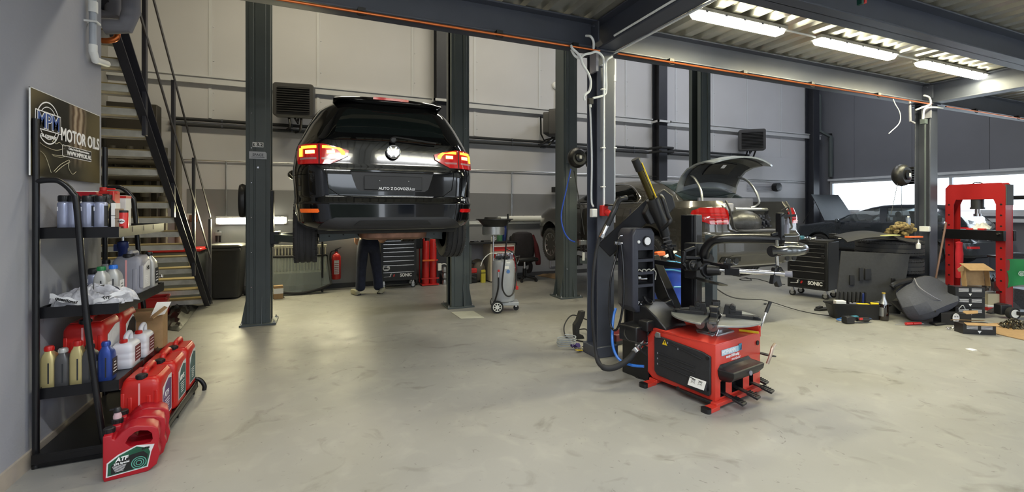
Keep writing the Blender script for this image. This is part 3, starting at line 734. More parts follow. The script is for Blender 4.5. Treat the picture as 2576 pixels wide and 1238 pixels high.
for u, bodym, capm, lab, hh in ((128, GOLDB, REDPL, 'gold litre bottle with red cap at the left end of the third shelf', .245), (163, DGB, SILB, 'dark grey litre bottle between the two gold bottles', .225), (200, GOLDB, REDPL, 'gold litre bottle with red cap, beside the curved rack leg', .262), (230, DGB, BLACKP, 'dark grey litre bottle half hidden by the curved rack leg', .235), (270, BLUB, BLUB, 'shiny blue litre bottle at the shelf corner', .243)):
    x = PY(u, 950, 3.60).x
    flask((x, 3.60, SHZ[3]), lab, .072, .10, hh, bodym, capm, group='litre bottles on the third shelf', lab=LAB_D if bodym is BLUB else LAB_W)
# open cardboard box on the third shelf
cb = thing('cardboard_box', 'open brown cardboard box behind the canisters on the third shelf', 'box', (-1.28, 4.32, SHZ[3]))
m = MB(); w, d, h = .30, .12, .29
for s in (-1, 1): m.box((s*w/2, 0, h/2), (.005, d, h)); m.box((0, s*d/2, h/2), (w, .005, h))
m.box((0, 0, .003), (w, d, .006)); m.build('carton', CARD, cb)
m = MB(); m.box((.13, -.10, h+.0), (.005, .16, .11), rz=.5, ry=.9); m.build('flap', CARD, cb)
m = MB(); m.box((-.03, -.11, h-.03), (.26, .10, .004), rx=-.9); m.build('flap', CARD, cb)
tag(MB().add([(-1.19, 4.2, .69), (-1.11, 4.24, .70), (-1.07, 4.25, .79), (-1.15, 4.21, .80)], [(0, 1, 2, 3)]).build('folded_leaflet', PAPER, solid=.002), 'white folded leaflet sticking out of the cardboard box on the rack', 'paper')
# second shelf
round_bottle((PY(237, 740, 3.84).x, 3.84, SHZ[2]), 'blue-silver round bottle with black cap on the second shelf', h=.20)
flask((PY(258, 740, 3.70).x, 3.70, SHZ[2]), 'silver litre bottle with green cap on the second shelf', .07, .10, .225, SILB, CAPG)
flask((PY(270, 740, 4.02).x, 4.02, SHZ[2]), 'silver litre bottle with black cap behind the green-capped one', .07, .09, .24, SILB, BLACKP)
flask((PY(288, 740, 3.78).x, 3.78, SHZ[2]), 'silver litre bottle with bright blue cap on the second shelf', .075, .10, .225, SILB, CAPB)
gj = jerry((-1.245, 4.02, SHZ[2]), 'grey square canister labelled 145 on the second shelf', .17, .20, .285, GREYPL, lab=LAB_W)
X = .086; text('145', .040, TM((X+.003, .02, .17), (0, 1, 0), (0, 0, 1)), BTXT, gj, bold=.001, world=False)
flask((-1.20, 4.23, SHZ[2]), 'dark silver bottle with dark label at the far end of the second shelf', .085, .10, .27, SILB, BLACKP, lab=LAB_D)
# blue hydraulic cylinder with chrome rod
hj = thing('hydraulic_cylinder', 'small blue hydraulic cylinder with a chrome rod standing on the second shelf', 'jack', (PY(309, 700, 4.18).x, 4.18, SHZ[2]))
BLUE = mat('blue_enamel', RGB(34, 50, 110), .35, 0, .06, 8)
m = MB(); m.lathe([(.045, 0), (.045, .02), (.028, .03), (.028, .30), (.034, .31), (.034, .35), (.016, .36), (0, .36)]); m.box((-.035, 0, .31), (.03, .03, .05)); m.build('cylinder_body', BLUE, hj)
MB().cyl((0, 0, .34), (0, 0, .455), .009, n=12).build('rod', CHROME, hj)
# crumpled plastic bag
bg = thing('plastic_bag', 'crumpled clear plastic packaging with black lettering on the second shelf', 'bag', (PY(232, 757, 3.62).x, 3.63, SHZ[2]))
random.seed(3)
def bagfn(u, v):
    a = u*2*PI; p = v*PI/2; r = (.19+.03*math.sin(5*a)+.02*math.sin(11*a+3))*math.cos(p)+.006
    return (r*math.cos(a)*1.02, r*.42*math.sin(a), max(.0, (.085+.03*math.sin(3*a+1))*math.sin(p)+.014*math.sin(9*a+7*p)+random.uniform(-.008, .008)))
m = MB().grid(bagfn, 46, 12); m.build('film', mat('crumpled_clear_film', RGB(178, 178, 184), .22, 0, .35, 22, .5, 26), bg, ang=20)
m = MB()
def strp(u, v): return (-.17+.17*u, -.085-.02*math.sin(3*u), .075-.055*u+.03*(v-.5)+.006*math.sin(14*u))
m.grid(strp, 10, 2)
def strp2(u, v): return (.03+.15*u, -.075-.012*math.sin(5*u), .02+.055*u+.026*(v-.5)+.005*math.sin(12*u))
m.grid(strp2, 10, 2)
m.build('printed_strip', mat('matt_white_film', RGB(222, 222, 224), .5), bg, solid=.001)
text("questions?", .026, TM((-.085, -.108, .046), (.95, -.05, -.31), (.3, 0, .95)), BTXT, bg, bold=.001, world=False)
text("Try-", .026, TM((.10, -.092, .05), (.93, 0, .35), (-.35, 0, .93)), BTXT, bg, bold=.001, world=False)
sd = thing('ratchet_handle', 'small chrome ratchet lying at the far end of the second shelf', 'hand tool', (-1.22, 4.34, SHZ[2]+.03)); 
m = MB(); m.cyl((-.02, -.06, 0), (.05, .05, .03), .006, n=8); m.build('shaft', CHROME, sd); MB().sph((.05, .05, .03), .014).build('head', CHROME, sd)
# top shelf
for u in (163, 186): round_bottle((PY(u, 560, 3.60).x, 3.60, SHZ[1]), {163: 'blue-silver oil bottle with black cap, leftmost on the top shelf', 186: 'blue-silver oil bottle half hidden behind the rack leg on the top shelf'}[u], h=.205, group='round bottles on the top shelf')
for u in (222, 254): round_bottle((PY(u, 560, 3.60).x, 3.60, SHZ[1]), {222: 'blue-silver oil bottle just right of the curved rack leg on the top shelf', 254: 'blue-silver oil bottle, rightmost of the four on the top shelf'}[u], h=.205, group='round bottles on the top shelf')
WSTR = mat('gold_and_white_label', RGB(204, 192, 130), .45, 0, .4, 25)
for (u, Y, lab) in ((238, 3.78, 'black bottle with pale swirl label between the blue-silver bottles'), (274, 3.72, 'black bottle with gold banana-shaped label on the top shelf')):
    x = PY(u, 560, Y).x
    o = flask((x, Y, SHZ[1]), lab, .075, .10, .215, BLACKP, BLACKP, lab=WSTR)
    m = MB(); m.prism([(-.022, .02), (.012, .02), (.008, .08), (.024, .15), (.0, .17), (-.022, .13), (-.010, .08)], -.052, -.051, 'y'); m.build('swirl_label', WSTR, o)
def carton(name, label, loc, dims, matl, rz=0, stripe=None, cat='box', group=None):
    o = thing(name, label, cat, loc, rz, group); x, y, z = dims
    MB().box((0, 0, z/2), dims).build('carton', matl, o, bevel=.002)
    if stripe:
        MB().box((0, 0, z*stripe[1]), (x+.002, y+.002, z*stripe[2])).build('stripe', stripe[0], o)
    return o
WB = mat('white_carton', RGB(226, 224, 220), .6, 0, .03, 9)
x = PY(215, 500, 4.0).x; carton('filter_box', 'white carton with a red stripe behind the bottles on the top shelf', (x, 4.02, SHZ[1]), (.13, .10, .245), WB, 0, (REDD, .88, .2))
x = PY(250, 500, 3.95).x; carton('filter_box', 'white and red carton with a jagged edge behind the bottles', (x+.02, 4.14, SHZ[1]), (.16, .10, .22), WB, 0, (REDPL, .95, .08))
o = thing('clamp_kit', 'red plastic tool kit case standing on end on the top shelf', 'tool case', (PY(277, 500, 3.86).x, 3.93, SHZ[1]))
m = MB(); m.box((0, 0, .125), (.03, .10, .24)); m.build('case', REDPL, o, bevel=.006); m = MB(); m.box((-.03, 0, .235), (.10, .04, .02)); m.cyl((-.06, 0, .245), (-.06, 0, .27), .02); m.box((-.02, 0, .26), (.05, .015, .012)); m.build('clip', REDPL, o, bevel=.003)
for i, (u, hh, mm_) in enumerate(((288, .16, WB), (297, .125, mat('brown_white_packet', RGB(150, 130, 110), .6)))):
    carton('parts_packet', ['tall narrow white packet beside the red can', 'short narrow brown packet beside the red can'][i], (PY(u, 560, 3.62).x, 3.64, SHZ[1]), (.022, .08, hh), mm_, 0, (BTXT, .5, .02))
o = thing('grease_can', 'small red can with a white oval label at the shelf corner', 'can', (PY(311, 560, 3.62).x, 3.62, SHZ[1]))
m = MB(); m.lathe([(.024, 0), (.024, .105), (.022, .11), (0, .11)]); m.build('can_body', REDP, o); m = MB(); m.lathe([(.0255, .100), (.0255, .112), (.02, .114), (0, .114)]); m.build('lid', BLACKP, o)
m = MB()
m.grid(lambda u, v: (.0248*math.sin(-.2+(u-.5)*1.5*math.cos((v-.5)*2.4)), -.0248*math.cos(-.2+(u-.5)*1.5*math.cos((v-.5)*2.4)), .045+.03*(v-.5)), 10, 6); m.build('label', WTXT, o)
text('Karbo', .013, TM((-.005, -.0262, .045), (1, .1, 0), (0, 0, 1)), BTXT, o, bold=.0004, world=False)
# ---------------------------------------------------------------- red five-litre jugs on the floor
GRN = mat('dark_green_label', RGB(22, 84, 60), .4, 0, .35, 14)
def jug(loc, rz, label, pump=False, lab=True):
    o = thing('oil_jug', label, 'jug', loc, rz, 'red five-litre jugs on the floor')
    out = [(-.125, .02), (-.12, .0), (.07, .0), (.11, .03), (.125, .09), (.115, .13), (.122, .19), (.115, .235), (.09, .255), (.02, .275), (-.01, .275), (-.045, .255), (-.075, .22), (-.085, .225), (-.085, .25), (-.125, .25)]
    m = MB(); m.prism(out, -.06, .06, 'y'); b = m.build('jug_body', REDD, o, bevel=.012, segs=3)
    hole = [(-.03, .19), (-.01, .165), (.03, .162), (.082, .165), (.092, .18), (.088, .215), (.07, .235), (.035, .245), (.01, .24), (-.015, .22)]
    c = MB(); c.prism(hole, -.1, .1, 'y'); cut(b, [c])
    m = MB(); m.lathe([(.023, .245), (.026, .246), (.026, .272), (.022, .276), (0, .276)], (-.105, 0, 0))
    for k in range(16):
        a = 2*PI*k/16; m.box((-.105+.026*math.cos(a), .026*math.sin(a), .26), (.004, .003, .02), a)
    m.build('cap', BLACKP, o)
    if pump:
        m = MB(); m.lathe([(.02, .275), (.021, .29), (.016, .305), (.016, .315)], (-.105, 0, 0)); m.build('clear_spout', mat('clear_pink_plastic', RGB(200, 170, 176), .15, 0, 0), o)
        m = MB(); m.lathe([(.019, .312), (.019, .33), (.012, .34), (0, .34)], (-.105, 0, 0)); m.box((-.12, 0, .333), (.04, .014, .008)); m.build('spout_cap', BLACKP, o)
    if lab:
        Y = -.0605
        m = MB(); m.prism([(-.112, .022), (.07, .028), (.085, .11), (.10, .15), (.02, .165), (-.06, .135), (-.108, .10)], Y-.001, Y, 'y'); lb = m.build('label', LAB_W, o)
        m = MB(); m.prism([(-.105, .028), (.065, .034), (.08, .11), (.072, .136), (.02, .158), (-.055, .128), (-.102, .095)], Y-.0018, Y-.001, 'y'); m.build('label_field', GRN, lb)
        m = MB(); m.prism([(-.09, .034), (.06, .038), (.07, .10), (.05, .125), (.0, .12), (-.06, .105), (-.09, .08)], Y-.0024, Y-.0018, 'y'); m.build('label_panel', BTXT, lb)
        T = lambda x, z: TM((x, Y-.0032, z), (1, 0, .06), (0, 0, 1))
        text('ATF', .030, T(-.045, .108), WTXT, lb, bold=.0012, shear=.25, world=False)
        text('ZF6 Special', .0145, T(-.045, .086), WTXT, lb, bold=.0004, world=False)
        text('MPM', .017, T(.06, .138), BTXT, lb, bold=.0006, world=False)
        m = MB()
        for k in range(6): m.box((-.055, Y-.003, .074-.006*k), (.06-.005*k, .0006, .002))
        m.build('label_print', WTXT, lb)
        m = MB(Matrix.Translation((.03, Y-.003, .065)) @ Matrix.Rotation(PI/2, 4, 'X'))
        for r in (.010, .02, .03): ringp(m, r, r+.004)
        m.build('gear_picture', mat('mint_print', RGB(90, 170, 150), .5, 0, 0), lb)
    return o
a = FL(258, 1215); c = FL(388, 1182)
ja = math.atan2(c.y-a.y, c.x-a.x)
def jp(dx, dy): # along the jug, behind it
    return (a.x+(.125+dx)*math.cos(ja)-(.06+dy)*math.sin(ja), a.y+(.125+dx)*math.sin(ja)+(.06+dy)*math.cos(ja), 0)
jug(jp(0, 0), ja, 'red oil jug with a green ATF label, frontmost on the floor by the rack')
jug(jp(.02, .13), ja+.05, 'red oil jug with a pump spout, just behind the labelled front jug', pump=True, lab=False)
jug(jp(.03, .26), ja+.08, 'red oil jug, rearmost of the three on the floor', lab=False)
# red crate and tarpaulin by the stairs
o = thing('plastic_crate', 'red plastic crate standing under the stairs behind the rack', 'crate', tuple(FL(388, 800)), .15)
m = MB(); w, d, h = .30, .30, .30
for s in (-1, 1): m.box((s*w/2, 0, h/2), (.012, d, h)); m.box((0, s*d/2, h/2), (w, .012, h)); m.box((s*w/2, 0, h-.02), (.03, d+.03, .03)); m.box((0, s*d/2, h-.02), (w+.03, .03, .03))
for z in (.10, .17): m.box((0, -d/2, z), (w+.02, .02, .012)); m.box((w/2, 0, z), (.02, d+.02, .012))
m.box((0, 0, .01), (w, d, .02)); m.build('crate_body', REDP, o, bevel=.004)
def crumple(name, label, cat, pts, h, matl, n=14, seed=1, thick=.004):
    """creased sheet over a four-cornered floor patch"""
    random.seed(seed); a, b_, c_, d_ = [Vector(p) for p in pts]
    R = [[random.random() for _ in range(n+1)] for _ in range(n+1)]
    def fn(u, v):
        p = a.lerp(b_, u).lerp(d_.lerp(c_, u), v); i = min(n, int(u*n+.5)); j = min(n, int(v*n+.5))
        e = min(u, 1-u, v, 1-v)*4; e = min(1, e)
        p = p.copy(); p.z = max(.004, p.z+h*(.15+.85*e)*(.25+.75*R[i][j])); return p
    m = MB().grid(fn, n, n); o = m.build(name, matl, ang=25, solid=thick)
    return tag(o, label, cat)
TARP = mat('black_rubber_sheet', RGB(44, 44, 42), .5, 0, .2, 6, .1, 20)
crumple('rubber_mat', 'crumpled black sheet on the floor at the foot of the stairs', 'mat', [FL(392, 812), FL(455, 830), FL(500, 772), FL(440, 765)], .10, TARP, 10, 5)
crumple('rubber_mat', 'flat dark rubber sheet in front of the crumpled one, under the rack end', 'mat', [FL(400, 828), FL(450, 834), FL(478, 800), FL(425, 796)], .05, TARP, 8, 6)
# ================================================================ CARS
class Car:
    """body from horizontal outlines; keys: (z, half width, rear y, front y); ax/ay rear corner, fx/fy front corner"""
    def __init__(s, keys, ax=.32, ay=.7, fx=.5, fy=.6, n=2.4, crown=.05):
        s.k = keys; s.ax, s.ay, s.fx, s.fy, s.n, s.cr = ax, ay, fx, fy, n, crown
    def at(s, z):
        k = s.k
        if z <= k[0][0]: return k[0][1:]
        for a, b in zip(k, k[1:]):
            if z <= b[0]:
                t = (z-a[0])/(b[0]-a[0]); return tuple(a[i]+(b[i]-a[i])*t for i in (1, 2, 3))
        return k[-1][1:]
    def half(s, z):
        w, y0, y1 = s.at(z); L = y1-y0; ay = min(s.ay, L*.35); fy = min(s.fy, L*.35); ax = min(s.ax, w*.8); fx = min(s.fx, w*.8); n = s.n; out = []
        for i in range(6): x = (w-ax)*i/6; out.append((x, y0+s.cr*(x/w)**2*.5))
        c0 = s.cr*((w-ax)/w)**2*.5
        for i in range(13):
            t = PI/2*i/12; q = 2/n; out.append((w-ax+ax*math.sin(t)**q, y0+c0+(ay-c0)*(1-math.cos(t)**q if i < 12 else 1)))
        for i in range(1, 24): out.append((w, y0+ay+(L-ay-fy)*i/24))
        for i in range(13):
            t = PI/2*(1-i/12); q = 2/n; out.append((w-fx+fx*math.sin(t)**q if i < 12 else w-fx, y1-fy*(1-(math.cos(t)**q if i > 0 else 0))))
        for i in range(1, 6): out.append(((w-fx)*(1-i/6), y1))
        out.append((0, y1)); return out
    def ring(s, z):
        h = s.half(z); r = [(x, y, z) for x, y in h]; return r+[(-x, y, z) for x, y in h[-2:0:-1]]
    def rear(s, x, z):
        w, y0, y1 = s.at(z); L = y1-y0; ay = min(s.ay, L*.35); ax = min(s.ax, w*.8); a = abs(x); n = s.n
        if a <= w-ax: return y0+s.cr*(a/w)**2*.5
        c0 = s.cr*((w-ax)/w)**2*.5; t = min(1, (a-(w-ax))/ax)
        return y0+c0+(ay-c0)*(1-(1-t**n)**(1/n))
    def side(s, y, z):
        w, y0, y1 = s.at(z); L = y1-y0; ay = min(s.ay, L*.35); ax = min(s.ax, w*.8); fy = min(s.fy, L*.35); n = s.n
        if y < y0+ay: t = max(0, min(1, 1-(y-y0)/ay)); return w-ax+ax*(max(0, 1-t**n))**(1/n)
        if y > y1-fy: t = min(1, (y-(y1-fy))/fy); return w-min(s.fx, w*.8)*(1-(max(0, 1-t**n))**(1/n))
        return w
    def body(s, name, m, parent, zs, arches, ar=.36, cuts=()):
        b = MB().loft([s.ring(z) for z in zs]).build(name, m, parent, ang=32)
        cs = []
        for (y, z) in arches:
            for sx in (-1, 1): cs.append(MB().cyl((sx*.56, y, z), (sx*1.2, y, z), ar, n=40))
        cut(b, list(cs)+list(cuts)); return b
    def rpatch(s, name, rows, m, parent, off=.004, nx=10, th=.006, mir=False):
        """rows: (z, x0, x1) on the rear surface"""
        mb = MB()
        for sg in ((1, -1) if mir else (1,)):
            def fn(u, v):
                j = v*(len(rows)-1); i = min(len(rows)-2, int(j)); t = j-i
                z, a, b = (rows[i][q]+(rows[i+1][q]-rows[i][q])*t for q in range(3)); x = a+(b-a)*u
                x = max(-s.at(z)[0]*.999, min(s.at(z)[0]*.999, x))
                y = s.rear(x, z); e = .004; nx_ = (s.rear(x+e, z)-s.rear(x-e, z))/(2*e)
                k = 1/math.sqrt(1+nx_*nx_); return (sg*(x+nx_*k*off), y-k*off, z)
            mb.grid(fn, nx, max(2, (len(rows)-1)*2))
        return mb.build(name, m, parent, solid=th)
    def spatch(s, name, rows, m, parent, off=.003, nx=12, th=.005, sides=(-1, 1)):
        """rows: (z, y0, y1) on the side surface"""
        mb = MB()
        for sg in sides:
            def fn(u, v):
                j = v*(len(rows)-1); i = min(len(rows)-2, int(j)); t = j-i
                z, a, b = (rows[i][q]+(rows[i+1][q]-rows[i][q])*t for q in range(3)); y = a+(b-a)*u
                return (sg*(s.side(y, z)+off), y, z)
            mb.grid(fn, nx, max(2, (len(rows)-1)*2))
        return mb.build(name, m, parent, solid=th)
def wheel(c, parent, r=.335, w=.225, rim=ALU, sx=-1, spokes=10, hubr=.215):
    """tyre with grooves + spoked rim; axle along x; sx = outer side"""
    M = Matrix.Translation(Vector(c)) @ Matrix.Rotation(PI/2, 4, 'Y')
    h = w/2; pr = [(hubr, -h*.8), (hubr+.02, -h*.92), (r-.06, -h), (r-.02, -h*.96), (r-.005, -h*.84)]
    for g in (-.5, 0, .5): pr += [(r, h*(g-.15)), (r, h*(g-.10)), (r-.009, h*(g-.09)), (r-.009, h*(g+.09)), (r, h*(g+.10)), (r, h*(g+.15))]
    pr += [(r-.005, h*.84), (r-.02, h*.96), (r-.06, h), (hubr+.02, h*.92), (hubr, h*.8)]
    t = MB(M).lathe(pr, n=44).build('tyre', TYRE, parent, ang=30)
    m = MB(M)
    for i in range(44):
        a = 2*PI*i/44
        for q in (-1, 1): m.box(((r-.006)*math.cos(a), (r-.006)*math.sin(a), q*h*.80), (.010, .004, h*.36), a)
    m.build('tread_block', TYRE, t)['kind'] = 'stuff'
    o = -1 if sx < 0 else 1
    m = MB(M @ Matrix.Diagonal((1, 1, o, 1)))
    m.lathe([(hubr+.004, -h*.8), (hubr-.01, -h*.8), (hubr-.02, h*.5), (hubr+.002, h*.86), (hubr+.012, h*.86), (hubr+.012, h*.7), (hubr-.004, h*.5), (hubr+.0, -h*.8)], n=40)
    for i in range(spokes):
        a = 2*PI*i/spokes; c_, s_ = math.cos(a), math.sin(a)
        m.bar((.03*c_, .03*s_, h*.55), ((hubr-.01)*c_, (hubr-.01)*s_, h*.78), .02, .026, (0, 0, 1))
    m.lathe([(.05, h*.2), (.055, h*.55), (.03, h*.66), (0, h*.66)], n=20)
    m.build('rim', rim, parent)
    MB(M).lathe([(0, -.03), (.13, -.03), (.13, .0), (0, .0)], n=30).build('brake_disc', mat('brake_iron', RGB(90, 86, 84), .4, .7), parent)
BLKPAINT = mat('black_car_paint', RGB(8, 8, 10), .10, .0, 0, coat=.75, spec=.35)
DKGLASS = mat('dark_tinted_glass', RGB(9, 10, 10), .04, 0, 0, spec=.65)
BLKTRIM = mat('black_bumper_plastic', RGB(34, 34, 36), .5, 0, .05, 20)
REDLENS = mat('red_lamp_lens', RGB(190, 14, 16), .12, 0, 0, coat=1.0, emit=(.8, .02, .02, .12))
LITRED = mat('lit_orange_lamp', RGB(255, 190, 40), .3, 0, 0, emit=(1.0, .38, .03, 3.0))
CLEARL = mat('clear_lamp_lens', RGB(190, 140, 140), .12, 0, .1, 60)
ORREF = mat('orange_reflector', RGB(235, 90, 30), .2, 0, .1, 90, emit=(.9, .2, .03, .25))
SHINE = mat('glossy_black', RGB(8, 8, 9), .06, 0, 0, coat=1)
# ---------------------------------------------------------------- black van on the lift
VZ = .90
van = thing('van', 'black people carrier raised on the two-post lift, seen from behind with lit tail lamps', 'car', (.635, 4.40, VZ))
vc = Car([(.41, .76, .06, 4.55), (.44, .82, .02, 4.66), (.49, .86, .0, 4.72), (.66, .885, .0, 4.75), (.72, .885, .035, 4.76), (.95, .90, .045, 4.70), (1.00, .90, .055, 4.66), (1.01, .90, .06, 3.95), (1.20, .875, .085, 3.6), (1.26, .85, .10, 3.5), (1.45, .77, .19, 3.2), (1.60, .69, .265, 2.95), (1.66, .62, .30, 2.8), (1.70, .54, .36, 2.6), (1.725, .40, .60, 2.4)], ax=.34, ay=.62)
zs = [.41+.03*i for i in range(45)]; zs = sorted(set([round(z, 3) for z in zs if z < 1.725]+[.44, .49, .66, .69, .72, 1.0, 1.01, 1.66, 1.725]))
vb = vc.body('body', [BLKPAINT], van, zs, [(.93, .40), (3.82, .40)], .375)
vc.rpatch('rear_window', [(1.255, -.66, .66), (1.30, -.67, .67), (1.45, -.60, .60), (1.58, -.53, .53), (1.63, -.47, .47)], DKGLASS, van, .003, 24)
vc.rpatch('window_print', [(1.33, -.52, .52), (1.42, -.50, .50), (1.54, -.44, .44), (1.58, -.40, .40)], mat('deep_glass_green', RGB(20, 26, 25), .03, 0, 0), kid(van, 'rear_window'), .0072, 20, .001)
for sg in (-1, 1): vc.spatch('side_window', [(1.04, 1.15, 3.3), (1.2, .95, 3.2), (1.45, .75, 2.95), (1.58, .75, 2.8)], DKGLASS, van, sides=(sg,))
# roof spoiler + high brake lamp
m = MB()
m.loft([[(x*k, y+dy+.10*(x/.56)**2, z) for x in [(-.56+.08*i) for i in range(15)]]+[(x*k, y+.22+.10*(x/.56)**2, z) for x in [(.56-.08*i) for i in range(15)]] for z, y, dy, k in ((1.655, .22, .03, .94), (1.675, .19, 0, .95), (1.70, .20, 0, .92), (1.722, .28, 0, .86))])
m.build('roof_spoiler', BLKPAINT, van, ang=50)
m = MB(); m.grid(lambda u, v: (-.17+.34*u, .186+.10*((u-.5)*.34/.56)**2, 1.678+.024*v), 12, 1); m.build('high_brake_lamp', REDLENS, van, solid=.006)
for sg in (-1, 1):
    def R(rows, k=sg): return [(z, min(k*(a-.04), k*(b-.04)), max(k*(a-.04), k*(b-.04))) for z, a, b in rows]
    t = vc.rpatch('tail_lamp', R([(1.02, .60, .86), (1.06, .52, .868), (1.10, .45, .87), (1.15, .44, .868), (1.185, .56, .862), (1.205, .66, .86)]), REDLENS, van, .012, 16, .012)
    vc.rpatch('lamp_band', R([(1.165, .50, .665), (1.178, .58, .665), (1.19, .63, .665)]), LITRED, t, .020, 8, .004)
    vc.rpatch('lamp_band', R([(1.11, .475, .505), (1.14, .475, .52), (1.175, .52, .56)]), LITRED, t, .020, 5, .004)
    vc.rpatch('lamp_band', R([(1.165, .71, .83), (1.19, .71, .83)]), LITRED, t, .020, 8, .004)
    vc.rpatch('lamp_band', R([(1.09, .82, .845), (1.17, .82, .845)]), LITRED, t, .022, 3, .004)
    for x in (.60, .765): vc.rpatch('bulb', R([(1.115, x-.04, x+.03), (1.145, x-.04, x+.03)]), mat('bright_bulb', RGB(255, 230, 120), .3, 0, 0, emit=(1, .62, .15, 5)), t, .021, 4, .006)
    vc.rpatch('reversing_lens', R([(1.06, .56, .67), (1.078, .54, .67)]), CLEARL, t, .020, 4, .003)
    vc.rpatch('reversing_lens', R([(1.06, .71, .84), (1.078, .71, .84)]), CLEARL, t, .020, 4, .003)
    vc.rpatch('lamp_joint', R([(1.02, .685, .693), (1.20, .685, .693)]), BTXT, t, .020, 2, .004)
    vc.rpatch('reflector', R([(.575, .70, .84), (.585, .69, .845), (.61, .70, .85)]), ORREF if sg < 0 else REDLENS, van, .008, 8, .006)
# tailgate seams, plate recess, handle bar
def line(mb, car, pts, off=.003, r=.003):
    mb.tube([(x, car.rear(x, z)-off, z) for x, z in pts], r, 4, smooth=False)
m = MB(); L_ = [(-.46, 1.03), (-.47, .95), (-.45, .80), (-.38, .735), (-.25, .715), (0, .71), (.25, .715), (.38, .735), (.45, .80), (.47, .95), (.46, 1.03)]
fin = []
for a, b_ in zip(L_, L_[1:]):
    for k in range(5): fin.append((a[0]+(b_[0]-a[0])*k/5, a[1]+(b_[1]-a[1])*k/5))
line(m, vc, [(x*1.28, z) for x, z in fin]); m.build('tailgate_seam', BTXT, van)
m = MB(); line(m, vc, [(-.84+.056*i, .66) for i in range(31)], .002, .004); m.build('bumper_seam', BTXT, van)
vc.rpatch('plate_recess', [(.775, -.30, .30), (.80, -.335, .335), (.90, -.37, .37), (.955, -.385, .385)], BLKTRIM, van, .004, 12, .003)
m = MB(); m.box((0, .042, .965), (.78, .03, .022)); m.build('handle_bar', SHINE, van, bevel=.006)
vc.rpatch('gloss_panel', [(.975, -.62, .62), (1.0, -.64, .64), (1.035, -.52, .52)], BLKPAINT, van, .008, 20, .006)
m = MB(); m.box((0, .025, .855), (.54, .012, .13)); pl = m.build('plate_holder', BLKTRIM, van, bevel=.004)
m = MB()
for x in (-.13, .14): m.sph((x, .017, .875), .007)
m.build('plate_screw', CHROME, pl)
text('AUTO Z DOVOZU.cz', .036, TM((.03, .0175, .80), *FRONT), WTXT, pl, bold=.0006, world=False)
# emblem
em = TM((0, .04, 1.155), (1, 0, 0), (0, .12, 1))
m = MB(em); m.lathe([(.058, 0), (.066, .002), (.068, .008), (.062, .012), (.056, .009), (.055, .002)], n=40)
for pts in ([(-.027, .046), (-.004, -.004), (0, -.004)], [(.027, .046), (.004, -.004), (0, -.004)], [(-.05, .024), (-.022, -.050), (0, -.006), (.022, -.050), (.05, .024)]):
    for a, b_ in zip(pts, pts[1:]): m.bar((*a, .006), (*b_, .006), .010, .008, (0, 0, 1))
m.build('emblem', CHROME, van)
MB(em).lathe([(0, 0), (.057, 0), (.057, .003), (0, .003)], n=40).build('emblem_back', SHINE, van)
# wiper, door seams, side mirror
m = MB(); m.tube([(.0, .078, 1.275), (.02, .065, 1.30), (.28, .060, 1.275), (.42, .070, 1.262)], .008, 6); m.lathe([(.03, 0), (.03, .02), (.02, .03), (0, .03)], (.0, .07, 1.27), Matrix.Rotation(PI/2, 4, 'X')); m.build('wiper', BLKTRIM, van)
for sg in (-1, 1):
    m = MB(); m.sph((sg*1.0, 3.05, 1.12), (.10, .07, .075)); m.bar((sg*.86, 3.08, 1.06), (sg*.97, 3.06, 1.09), .03, .03); m.build('door_mirror', BLKPAINT, van)
m = MB(); m.box((-.90, 1.3, .93), (.01, 2.3, .004)); m.build('door_seam', BTXT, van)
# lower black diffuser
vc.rpatch('bumper_insert', [(.42, -.66, .66), (.44, -.66, .66), (.50, -.60, .60), (.53, -.52, .52)], BLKTRIM, van, .010, 24, .010)
vc.rpatch('diffuser_slot', [(.455, -.36, .36), (.50, -.31, .31)], BTXT, kid(van, 'bumper_insert'), .022, 10, .003)
for x in (-.57, .57):
    pass
text('MTE', .028, TM((.70, vc.rear(.70, .70)-.012, .70), (.9, .35, 0), (0, 0, 1)), WTXT, van, bold=.0005, world=False)
# underside
UND = mat('dark_underbody', RGB(40, 40, 40), .8, 0, .2, 8)
m = MB(); m.box((0, 2.3, .40), (1.35, 4.2, .06)); m.box((0, .75, .36), (.55, .35, .10)); m.build('underbody', UND, van, bevel=.02)
RUST = mat('rusty_exhaust', RGB(132, 96, 76), .5, .5, .3, 12)
m = MB(); m.loft([[(x, y, z) for x, y in sup(.68*k, .34*k, 4)] for z, k in ((.30, .8), (.32, .98), (.39, 1), (.42, .9))], M=Matrix.Translation((.05, .42, 0))); m.build('silencer', RUST, van)
m = MB(); m.tube([(.1, .8, .30), (.12, 1.6, .27), (.05, 2.6, .27), (0, 3.6, .3)], .035, 10); m.build('exhaust_pipe', RUST, van)
for sg in (-1, 1):
    m = MB(); m.prism([(0, -.05), (.50, -.10), (.50, .0), (.02, .065)], -.03, .03, 'z', M=Matrix.Translation((sg*.16, .80, .36)) @ Matrix.Scale(sg, 4, (1, 0, 0)) @ Matrix.Rotation(PI/2, 4, 'X'))
    ar = m.build('control_arm', STEELG, van, bevel=.006)
    m = MB()
    for k in (.12, .26, .40): m.cyl((sg*(.16+k), .764, .36-.012*k*8), (sg*(.16+k), .771, .36-.012*k*8), .008)
    m.build('arm_hole', BTXT, ar)
    m = MB(); m.tube([(sg*.62, .95, .34), (sg*.70, .95, .36)], .05, 12, smooth=False); m.cyl((sg*.45, 1.05, .28), (sg*.45, 1.05, .5), .055); m.build('spring_mount', UND, van)
    wheel((sg*.79, .93, .375), van, r=.34, w=.225, sx=sg)
    wheel((sg*.79, 3.82, .375), van, r=.34, w=.225, sx=sg)
